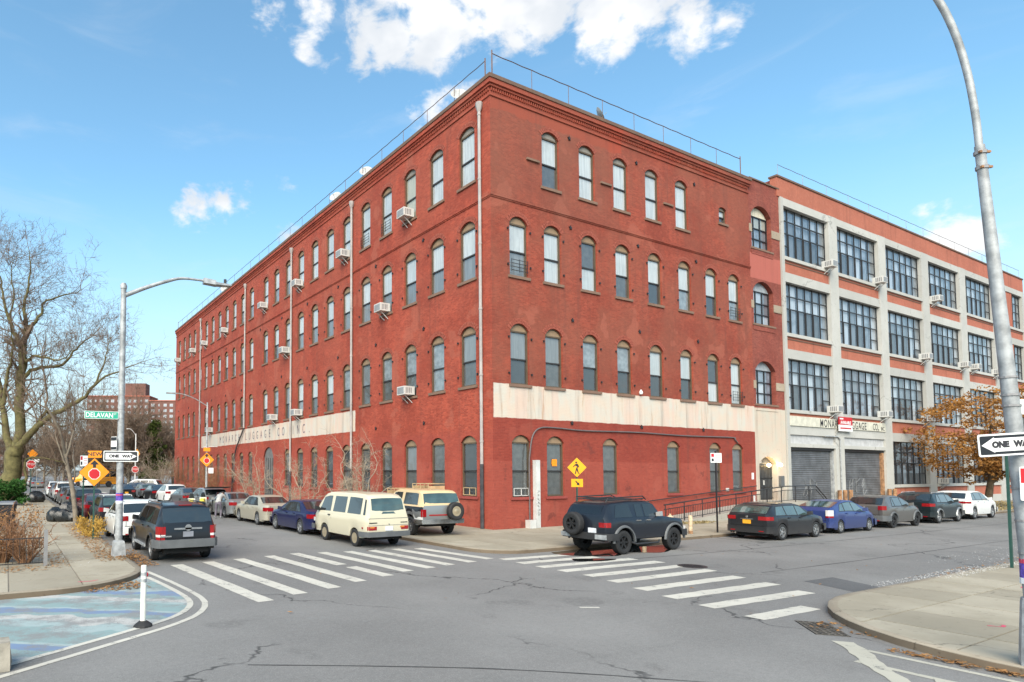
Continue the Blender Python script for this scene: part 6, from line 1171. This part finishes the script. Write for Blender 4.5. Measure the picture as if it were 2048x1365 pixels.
# ================================================================ PERSON bending into the silver car
def person():
    t = thing('person', 'person in grey hoodie and purple-grey trousers bending into the silver sedan', 'person', (-8.55, 13.7, 0), R(-35))
    # joints (x right, y forward)
    J = dict(pel=(0, 0, .93), sp1=(0, .14, 1.12), sp2=(0, .36, 1.25), chest=(0, .50, 1.32), neck=(0, .63, 1.36), head=(0, .74, 1.38), crown=(0, .84, 1.38),
      lh=(-.10, .0, .88), lk=(-.13, .06, .50), la=(-.14, -.06, .10), lt=(-.16, .12, .05), rh=(.10, .0, .88), rk=(.14, .16, .50), ra=(.15, .0, .10), rt=(.17, .18, .05),
      ls=(-.19, .50, 1.30), le=(-.26, .62, 1.06), lw=(-.22, .82, .98), lp=(-.21, .90, .97), rs=(.19, .50, 1.30), re=(.27, .64, 1.08), rw=(.2, .84, 1.0), rp=(.19, .92, .99))
    E_ = [('pel', 'sp1'), ('sp1', 'sp2'), ('sp2', 'chest'), ('chest', 'neck'), ('neck', 'head'), ('head', 'crown')]
    for s in 'lr': E_ += [('pel', s + 'h'), (s + 'h', s + 'k'), (s + 'k', s + 'a'), (s + 'a', s + 't'), ('chest', s + 's'), (s + 's', s + 'e'), (s + 'e', s + 'w'), (s + 'w', s + 'p')]
    Rd = dict(pel=.15, sp1=.15, sp2=.16, chest=.16, neck=.06, head=.095, crown=.085, h=.10, k=.075, a=.05, t=.045, s=.075, e=.055, w=.036, p=.042)
    for s, sx in (('l', -1), ('r', 1)):
        w_ = J[s + 'p']
        for i in range(5):
            if i < 4: a = (w_[0] + (i - 1.5) * .019, w_[1] + .05, w_[2] - .005); b = (a[0], a[1] + (.045, .055, .05, .035)[i], a[2] - .03)
            else: a = (w_[0] - sx * .045, w_[1] + .01, w_[2]); b = (a[0] - sx * .012, a[1] + .04, a[2] - .02)
            J[s + 'f%da' % i] = a; J[s + 'f%db' % i] = b; E_ += [(s + 'p', s + 'f%da' % i), (s + 'f%da' % i, s + 'f%db' % i)]
    names = list(J); me = bpy.data.meshes.new('body'); me.from_pydata([J[n] for n in names], [(names.index(a), names.index(b)) for a, b in E_], [])
    o = bpy.data.objects.new('body', me); COL.objects.link(o); md = o.modifiers.new('s', 'SKIN'); md.use_smooth_shade = True
    sv = me.skin_vertices[0].data
    for i, n in enumerate(names):
        r_ = Rd.get(n) or (.0095 if n[1] == 'f' else Rd[n[1]]); sv[i].radius = (r_, r_); sv[i].use_root = n == 'pel'
    o.modifiers.new('u', 'SUBSURF').levels = 2; dg = bpy.context.evaluated_depsgraph_get(); dg.update(); bm_ = bpy.data.meshes.new_from_object(o.evaluated_get(dg)); bpy.data.objects.remove(o)
    bm_.materials.clear()
    for q in ('cloth_grey', 'cloth_purple', 'skin', 'shoe_white'): bm_.materials.append(MAT[q])
    for p in bm_.polygons:
        x, y, z = p.center; p.material_index = 3 if z < .115 else 1 if z < .97 and y < .3 else 2 if (y > .66 and abs(x) < .14 and z > 1.2) or (y > .80 and z < 1.1) else 0; p.use_smooth = True
    link('body', bm_, t)
    MB().lathe([(0, -.005), (.06, .0), (.1, .05), (.108, .11), (.09, .15), (0, .16)], 12).build('hair', 'cloth_black', t, smooth=60, loc=(0, .80, 1.37)).rotation_euler = (R(-35), 0, 0)
    for sx in (-1, 1): MB().lathe([(0, -.006), (.012, 0), (0, .006)], 8, 0, (sx * .035, .80, 1.285), 'z').build('eye', 'cloth_black', t)
    MB().hexa([(-.15, .22, 1.0), (.15, .22, 1.0), (.13, .30, .98), (-.13, .30, .98)], [(-.16, .18, 1.1), (.16, .18, 1.1), (.14, .3, 1.1), (-.14, .3, 1.1)]).build('waist_bag', 'cloth_black', t)
person()

# ================================================================ TREES AND PLANTS
def bare_tree(seed, h, r0, spread=.55, levels=5, up=.25, first=.35, nmain=4, seg=4, twig=True, lean=(0, 0), droop=0., wig=.16, dens=1., rmin=.004):
    """tapered trunk with limbs in one mesh, finer branches and twigs in another"""
    rr = random.Random(seed); T = MB(); B = MB()
    def rv(): return Vector((rr.gauss(0, 1), rr.gauss(0, 1), rr.gauss(0, 1)))
    def grow(p, d, ln, r, lv):
        n = seg if lv < 3 else 3; pts = [p.copy()]; dirs = [d.copy()]
        for i in range(n):
            d = (d + rv() * wig * (1 if lv else .4) + Vector((0, 0, up * (.5 if lv else .2) - droop * max(0, lv - 2) * .1))).normalized(); p = p + d * ln / n; pts.append(p.copy()); dirs.append(d.copy())
        end = r * (.62 if lv < levels - 1 else .35); rad = [r + (end - r) * i / n for i in range(n + 1)]
        (T if lv < 2 else B).tube(pts, rad, 9 if lv == 0 else 6 if lv == 1 else 4 if lv == 2 else 3, cap=False)
        if lv >= levels: return
        k = (nmain if lv == 0 else rr.choice((3, 4, 4)) if lv < 3 else rr.choice((3, 4)) ); k = max(2, round(k * dens))
        for c in range(k):
            f = (first + (1 - first) * (c + rr.random() * .6) / k) if lv else first + (1 - first) * (c + .5) / k
            f = min(f, 1.); i = min(int(f * n), n - 1); q = pts[i].lerp(pts[i + 1], f * n - i); a = dirs[i + 1]
            side = rv(); side = (side - a * side.dot(a)).normalized()
            nd = (a * (1 - spread * .6) + side * spread * rr.uniform(.8, 1.3)).normalized()
            grow(q, nd, ln * rr.uniform(.5, .8) * (1 - .25 * f), max(rad[i] * rr.uniform(.45, .65), rmin), lv + 1)
        grow(pts[-1], (dirs[-1] + rv() * .2).normalized(), ln * .7, end, lv + 1)
    grow(Vector((0, 0, -.1)), Vector((lean[0], lean[1], 1)).normalized(), h * .34, r0, 0); return T, B
def place_tree(name, label, TB, loc, rz=0, tm='bark_dark', bm='twig_brown', group=None, sc=1.):
    t = thing(name, label, 'tree', loc, rz, group); t.scale = (sc, sc, sc)
    a = TB[0] if isinstance(TB[0], bpy.types.Mesh) else TB[0].mesh('trunk', tm, 60); b = TB[1] if isinstance(TB[1], bpy.types.Mesh) else TB[1].mesh('crown', bm)
    link('trunk', a, t); link('crown', b, t); return (a, b)
# the great bare tree at the left edge
def great_tree():
    rr = random.Random(91); base = Vector((-19.75, 38, .1)); T = MB(); B = MB(); nv = Vector((cf.x, cf.y, 0)).normalized(); W = lambda px, py, dp: pix_plane(px, py, base + nv * dp, nv) - base
    limbs = [([(22, 1010), (22, 960), (28, 915), (34, 890)], .78, .62, 0), ([(30, 905), (42, 850), (40, 780), (44, 720), (46, 690)], .46, .30, 0), ([(46, 690), (53, 655), (48, 610), (60, 560), (58, 500)], .24, .03, 1.2), ([(44, 700), (30, 672), (20, 640), (6, 595), (0, 555), (-14, 515)], .22, .03, -1.5), ([(50, 660), (78, 634), (92, 602), (138, 590), (166, 578)], .17, .02, 2.),
      ([(34, 900), (62, 868), (82, 845), (122, 822), (165, 800), (190, 770), (238, 742), (292, 722)], .36, .02, -2.), ([(43, 760), (70, 738), (124, 728), (152, 696), (176, 680), (194, 662)], .20, .02, 3.), ([(44, 735), (66, 714), (98, 718), (130, 716), (150, 692)], .16, .02, -3.), ([(26, 915), (12, 860), (4, 800), (-8, 740), (-20, 690)], .40, .05, 2.), ([(6, 810), (14, 752), (26, 704), (20, 650)], .2, .03, -2.5), ([(44, 985), (52, 955), (50, 925), (64, 914), (98, 918), (130, 926)], .17, .03, 1.), ([(62, 868), (84, 836), (96, 822), (102, 846), (130, 852), (170, 838), (215, 846)], .17, .02, 2.5), ([(-8, 740), (-40, 700), (-90, 660), (-140, 640)], .24, .03, 0), ([(190, 770), (205, 735), (215, 700), (222, 672)], .11, .015, 1.), ([(20, 640), (28, 590), (22, 545), (30, 510)], .1, .015, 1.5)]
    def rv(): return Vector((rr.gauss(0, 1), rr.gauss(0, 1), rr.gauss(0, 1)))
    def twig(p, d, ln, r, lv):
        pts = [p.copy()]; n = 4 if lv < 2 else 3
        for i in range(n): d = (d + rv() * .22 + Vector((0, 0, .06))).normalized(); p = p + d * ln / n; pts.append(p.copy())
        B.tube(pts, [r * (1 - .7 * i / n) for i in range(n + 1)], 4 if lv == 0 else 3, cap=False)
        if lv < 3:
            for c in range(rr.choice((3, 4, 5)) if lv < 2 else rr.choice((2, 3))):
                i = rr.randint(1, n - 1) if n > 2 else 1; q = pts[i].lerp(pts[i + 1], rr.random()); s_ = rv(); s_ = (s_ - d * s_.dot(d)).normalized(); twig(q, (d * .7 + s_ * rr.uniform(.5, 1.)).normalized(), ln * rr.uniform(.4, .7), max(r * .5, .010), lv + 1)
    for pts, r0, r1, dep in limbs:
        n = len(pts); Q = crom([tuple(W(x, y, dep * (i / (n - 1)) ** 1.3)) for i, (x, y) in enumerate(pts)], 4); m_ = len(Q); rad = [r0 + (r1 - r0) * (i / (m_ - 1)) ** .8 for i in range(m_)]
        Q = [Vector(q) + rv() * min(.06, rad[i]) * (0 < i < m_ - 1) for i, q in enumerate(Q)]; T.tube(Q, rad, 8, cap=False)
        if r0 > .6: continue
        for i in range(max(2, m_ // 4), m_ - 1):
            for c in range(2 if r0 > .3 else 3):
                if rr.random() < .62: d = (Q[i + 1] - Q[i]).normalized(); s_ = rv(); s_ = (s_ - d * s_.dot(d)).normalized(); twig(Q[i], (d * .5 + s_ + Vector((0, 0, .25))).normalized(), rr.uniform(1.2, 3.6), max(rad[i] * .28, .02), 0)
        twig(Q[-1], (Q[-1] - Q[-2]).normalized(), 2.2, r1, 0)
    t = thing('bare_tree', 'great bare mossy tree with spreading limbs at the left picture edge', 'tree', base); T.build('trunk', 'bark_moss', t, smooth=60); B.build('crown', 'twig_brown', t)
great_tree()
place_tree('street_tree', 'thin bare street tree rising from the left pavement beside the rubbish heap', bare_tree(12, 10.5, .13, .5, 5, .28, .5, 4, 4), (-16.35, 10.6, .13), .5, 'bark_grey', 'twig_brown')
# bare trees massed beyond the far junction
tb = [bare_tree(s, 14, .2, .62, 5, .2, .2, 7, 4, dens=1.3, rmin=.02) for s in (21, 33, 47)]
tb = [(a.mesh('trunk', 'bark_grey', 60), b.mesh('crown', 'twig_brown')) for a, b in tb]
rt = random.Random(8)
spots = [(-1.0, 79), (-3.6, 74), (-6.5, 84), (1.5, 78), (-11.5, 104), (-12.5, 122), (7, 92), (-17, 138), (-27, 62), (-3.5, 82), (2.5, 86), (-6, 93), (.5, 98), (-4.5, 108), (5, 104), (-9, 118), (-1, 122), (-24, 70), (-28, 84), (-25, 100), (-31, 112), (-23, 126), (-14, 150), (-6, 140), (-20, 165), (3, 132)]
for i, (x, y) in enumerate(spots):
    side = 'right' if x > -12 else 'left'; n = sum(1 for q in spots[:i] if (q[0] > -12) == (x > -12))
    place_tree('bare_tree', 'bare brown tree, %s nearest in the %s-hand row beyond the far junction' % (ORD[n], side), tb[i % 3], (x, y, 0), rt.uniform(0, 6), group='bare trees beyond the far junction', sc=rt.uniform(1.0, 1.4))
# leafless shrubs along the long brick face
def shrub(seed, n, h, spread, mat, sub=7):
    rr = random.Random(seed); S = MB(); Tm = MB()
    for i in range(n):
        a = rr.uniform(0, 6.28); out = rr.uniform(.25, 1.) * spread; ln = h * rr.uniform(.55, 1.); p = Vector((math.cos(a) * .12, math.sin(a) * .12, 0)); d = Vector((math.cos(a) * out, math.sin(a) * out, 1)).normalized(); pts = [p.copy()]
        for k_ in range(6): d = (d + Vector((math.cos(a), math.sin(a), -.5)) * .10 * out + Vector((rr.gauss(0, .09), rr.gauss(0, .09), rr.gauss(0, .05)))).normalized(); p = p + d * ln / 6; pts.append(p.copy())
        r_ = rr.uniform(.016, .034); S.tube(pts, [r_ * (1 - .13 * j) for j in range(7)], 4, cap=False)
        for k_ in range(sub):
            j = rr.randint(1, 5); q = pts[j].lerp(pts[j + 1], rr.random()); e = (d + Vector((rr.gauss(0, .8), rr.gauss(0, .8), rr.gauss(.2, .5)))).normalized(); l2 = ln * rr.uniform(.15, .42); m1 = q + e * l2 * .5 + Vector((0, 0, rr.gauss(0, .05))); e2 = (e + Vector((rr.gauss(0, .3), rr.gauss(0, .3), rr.gauss(0, .3)))).normalized()
            Tm.tube([q, m1, m1 + e2 * l2 * .5], [.009, .007, .004], 3, cap=False)
            if rr.random() < .6: e3 = (e + Vector((rr.gauss(0, .6), rr.gauss(0, .6), rr.gauss(0, .5)))).normalized(); Tm.tube([m1, m1 + e3 * l2 * .4], [.006, .003], 3, cap=False)
    return S, Tm
def thicket(seed, n, h, lean, levels=4, rmin=.008):
    rr = random.Random(seed); S = MB(); T2 = MB()
    for i in range(n):
        a = 6.283 * i / n + rr.uniform(-.4, .4); l_ = rr.uniform(.3, 1.) * lean; A, B = bare_tree(seed * 31 + i, h * rr.uniform(1.1, 1.7), rr.uniform(.03, .055), .75, levels, .10, .3, 3, 4, dens=.85, lean=(math.cos(a) * l_, math.sin(a) * l_), wig=.24, rmin=rmin)
        for M_, D_m in ((A, S), (B, T2)): o = len(D_m.v); D_m.v += [(v[0] + math.cos(a) * .15, v[1] + math.sin(a) * .15, v[2]) for v in M_.v]; D_m.f += [tuple(q + o for q in f) for f in M_.f]; D_m.m += M_.m
    return S, T2
def place_shrub(label, seed, n, h, sp, loc, mat='twig_pale', group='bare shrubs against the long brick face', levels=4):
    t = thing('bare_shrub', label, 'shrub', loc, 0, group); S, T2 = thicket(seed, n, h, sp, levels); S.build('stems', mat, t, smooth=60); T2.build('twigs', mat, t)
place_shrub('largest pale leafless shrub, above the cream van and dark blue sedan', 3, 6, 4.4, 1.1, (-1.9, 9.0, .13)); place_shrub('pale leafless shrub above the pale beige sedan', 8, 5, 3.9, 1.0, (-2.0, 17.0, .13)); place_shrub('pale leafless shrub above the silver sedan with open door', 13, 5, 4.0, .9, (-2.0, 26.0, .13))
place_shrub('reddish leafless shrub past the slim lamp', 17, 9, 3.8, .7, (-2.2, 36, .13), 'twig_red'); place_shrub('reddish leafless shrub at the far end of the brick face', 19, 9, 4.0, .8, (-2.4, 46, .13), 'twig_red'); place_shrub('pale leafless thicket past the far corner of the brick face', 23, 10, 5.5, .8, (-2.5, 58, .13), 'twig_pale')
# ---- leaf clouds
def leaves(n, fn, size, seed, flat=False, mats=1):
    r_ = np.random.default_rng(seed); P = fn(r_, n); n = len(P); A = r_.normal(size=(n, 3)); A /= np.linalg.norm(A, axis=1)[:, None]
    if flat: A[:, 2] *= .25
    Bv = np.cross(A, r_.normal(size=(n, 3))); Bv /= np.linalg.norm(Bv, axis=1)[:, None]
    if flat: Bv[:, 2] *= .25
    s = size * r_.uniform(.6, 1.3, (n, 1)); V = np.stack([P - A * s, P + Bv * s * .5, P + A * s, P - Bv * s * .5], 1).reshape(-1, 3); m = MB(); m.v = [tuple(v) for v in V.tolist()]; m.f = [(4 * i, 4 * i + 1, 4 * i + 2, 4 * i + 3) for i in range(n)]; m.m = [0] * n; return m
def clumps(cent, rad): 
    def f(r_, n):
        k_ = len(cent); idx = r_.integers(0, k_, n); C_ = np.array(cent)[idx]; R_ = np.array(rad)[idx][:, None]; d = r_.normal(size=(n, 3)); d /= np.linalg.norm(d, axis=1)[:, None]; return C_ + d * R_ * r_.uniform(.25, 1, (n, 1)) ** .6 * np.array([1, 1, .75])
    return f
# brown-leaved oak in front of the works
T1, B1 = bare_tree(61, 9.5, .22, .62, 4, .12, .42, 6, 4, wig=.14)
tips = [v for i, v in enumerate(B1.v) if i % 5 == 0]; rk = random.Random(2); rk.shuffle(tips); tips = [p for p in tips if p[2] > 1.9][:170]
while len(tips) < 460:
    q = Vector((rk.gauss(0, 1), rk.gauss(0, 1), rk.gauss(0, 1))).normalized() * rk.uniform(.45, 1.) ** .6
    tips.append((q.x * 4.3, q.y * 4.3, 5.4 + q.z * 3.7))
t = thing('oak_tree', 'oak holding its brown autumn leaves in front of the concrete-framed works', 'tree', (45.2, -3.7, .13), 1.1); t.scale = (1.15, 1.15, 1.0)
T1.build('trunk', 'bark_dark', t, smooth=60); B1.build('branches', 'bark_dark', t); leaves(17000, clumps(tips, [rk.uniform(.25, .62) for _ in tips]), .10, 4).build('crown', 'leaf_brown', t)
# evergreen past the far corner of the brick building
T2, B2 = bare_tree(71, 8.5, .2, .4, 3, .3, .1, 7, 4); t = thing('evergreen_tree', 'olive green evergreen tree past the far end of the brick face', 'tree', (-.6, 72, 0)); cz = [(rk.gauss(0, 1.5) * (1 - h_ / 11), rk.gauss(0, 1.5) * (1 - h_ / 11), h_) for h_ in np.linspace(1.2, 9.8, 70)]
T2.build('trunk', 'bark_dark', t); leaves(6500, clumps(cz, [rk.uniform(.4, .95) for _ in cz]), .16, 7).build('crown', 'leaf_conifer', t)
# hedge and bushes at the left
t = thing('green_bush', 'glossy green bush below the great bare tree', 'bush', (-19.4, 31.5, .13)); cz = [(rk.uniform(-1.4, 1.3), rk.uniform(-1, 1), rk.uniform(.3, 1.7)) for _ in range(40)]; leaves(4200, clumps(cz, [rk.uniform(.3, .6) for _ in cz]), .10, 9).build('crown', 'leaf_green', t); S, T3 = shrub(5, 9, 1.6, .7, ''); S.build('stems', 'bark_dark', t)
t = thing('dry_hedge', 'dry orange-brown twiggy bush behind the low wire fence', 'bush', (-19.35, -.9, .13)); 
for i, (dx, dy, n_, h_) in enumerate(((0, 0, 40, 1.6), (-1.2, .5, 40, 1.5), (.55, -.5, 30, 1.15), (-2.4, .2, 34, 1.4))):
    S, T3 = shrub(40 + i, n_, h_, .62, '', 12); o = S.build('stems', 'twig_red', t, loc=(dx, dy, 0)); o2 = T3.build('twigs', 'twig_red', t, loc=(dx, dy, 0))
cz = [(rk.uniform(-2.8, .9), rk.uniform(-.8, .9), rk.uniform(.5, 1.5)) for _ in range(60)]; leaves(2600, clumps(cz, [rk.uniform(.2, .4) for _ in cz]), .035, 12).build('dry_leaves', 'leaf_litter', t)
t = thing('weed_clump', 'yellow dead weeds round the foot of the green sign posts', 'weeds', (-16.3, 5.6, .13)); S, T3 = shrub(77, 40, .85, .5, '', 8); S.build('stems', 'weed_yellow', t); T3.build('twigs', 'weed_yellow', t); cz = [(rk.uniform(-.5, .5), rk.uniform(-2, 1.6), rk.uniform(.1, .75)) for _ in range(40)]; leaves(900, clumps(cz, [.2] * 40), .05, 15).build('dead_leaves', 'weed_yellow', t)
# ---- fallen leaves and small litter
def scatter(boxes, z):
    def f(r_, n):
        w_ = np.array([b[4] for b in boxes]); w_ = w_ / w_.sum(); idx = r_.choice(len(boxes), n, p=w_); Bx = np.array([b[:4] for b in boxes])[idx]; zz = np.array([b[5] for b in boxes])[idx]
        return np.stack([Bx[:, 0] + (Bx[:, 1] - Bx[:, 0]) * r_.beta(1.6, 1.6, n), Bx[:, 2] + (Bx[:, 3] - Bx[:, 2]) * r_.random(n), zz + z + r_.random(n) * .03], 1)
    return f
tag(leaves(5200, scatter([(-16.95, -15.95, .2, 12, 30, .135), (-16.9, -15.5, -2.2, .4, 14, .135), (-15.98, -15.3, -2.9, 0, 10, .01), (-18.2, -16.6, 14, 40, 10, .135), (-24, -18.2, -3.2, -2.2, 18, .14), (-18.4, -17.6, -3.0, .8, 5, .135), (-17.7, -16.2, -6.25, -5.3, 8, .012), (-5.4, -4.4, 0, 40, 4, .02), (-7.25, -7.0, -19.5, -17, 6, .012), (-6.7, -5.6, -16.6, -15.6, 2, .01), (1, 12, -14.85, -14.2, 4, .02), (-16, 20, -20, 0, 2.0, .008), (7, 40, -5.9, -5.2, 3, .135)], .004), .055, 31, True).build('fallen_leaves', 'leaf_litter'), 'brown fallen leaves gathered along kerbs and verges', 'leaves', kind='stuff')
tag(leaves(2600, scatter([(1, 10, -15.15, -14.85, 30, .135), (-1, 6, -14.7, -14.2, 30, .006), (5, 16, -14.6, -12.9, 12, .006), (-18.4, -17, -3, 4, 3, .14)], .003), .022, 33, True).build('white_debris', 'debris_white'), 'white crumbs of rubble scattered along the near right kerb', 'debris', kind='stuff')
tag(leaves(2600, scatter([(34, 60, -5.6, -.4, 10, .135), (10.5, 13, -2.4, -1.8, 1, .135)], .03), .08, 35).build('dry_grass', 'grass_dry'), 'dry grass on the verge in front of the works', 'grass', kind='stuff')

# ================================================================ FAR BUILDINGS
def block(label, px0, px1, ytop, dist, nfl, ncol, seed, pent=None, turn=0.):
    """brick apartment slab seen between two picture columns, at its own distance and real size"""
    fx = Vector((cf.x, cf.y, 0)).normalized(); rx = Vector((fx.y, -fx.x, 0)); px = lambda p: rx * ((p - 700) / 1243.54 * dist)
    a = CAM + fx * dist + px(px0); b = CAM + fx * dist + px(px1); a.z = b.z = 0; W = (b - a).length; Hh = 2.8 + (944 - ytop) / 1243.54 * dist
    t = thing('apartment_block', label, 'building', a, math.atan2((b - a).y, (b - a).x) + turn); MB().box(0, W, 0, 14, 0, Hh).build('wall', 'tower_brick', t); MB().box(-.3, W + .3, -.3, 14.3, Hh, Hh + .5).build('parapet', 'orange_brick', t)
    if pent: MB().box(*pent, 3, 10, Hh, Hh + 7.5).build('penthouse', 'tower_brick', t)
    fh = (Hh - 1) / nfl; cw = W / ncol; rr = random.Random(seed); wide = MB().box(-.85, .85, -.06, .1, 0, 1.5).mesh('window', 'panel_grey'); nar = MB().box(-.4, .4, -.06, .1, .2, 1.4).mesh('window', 'panel_grey'); gw = MB().box(-.72, -.05, -.09, -.061, .12, 1.38).box(.05, .72, -.09, -.061, .12, 1.38).mesh('pane', 'blue_room'); gn = MB().box(-.3, .3, -.09, -.061, .3, 1.3).mesh('pane', 'blue_room')
    for j in range(nfl):
        for i in range(ncol):
            n_ = i % 4 == 1
            o = link('window', nar if n_ else wide, t, ((i + .5) * cw, 0, j * fh + 1.0)); link('pane', gn if n_ else gw, o)
    return t
block('tall brown brick apartment block with rooftop penthouse behind the bare trees', 172, 297, 797, 330, 13, 11, 3, (19, 30))
block('slightly lower brown brick apartment block beside the penthouse block', 298, 372, 806, 326, 13, 6, 4)
for i, (x, y, w_, h_, m_, lab) in enumerate(((-75, 240, 40, 9, 'orange_brick', 'low orange building on the horizon at the left edge'), (-45, 285, 34, 12, 'tower_brick', 'low brown building on the horizon beyond the open road'))):
    t = thing('distant_building', lab, 'building', (x, y, 0)); MB().box(0, w_, 0, 15, 0, h_).build('wall', m_, t); MB().box(-.3, w_ + .3, -.3, 15.3, h_, h_ + .4).build('parapet', 'coping', t)
    for j in range(int(h_ // 3)):
        for k_ in range(int(w_ // 3.2)): o = MB().box(k_ * 3.2 + 1, k_ * 3.2 + 2.4, -.05, .1, j * 3 + 1, j * 3 + 2.3).build('window', 'blue_room', t)
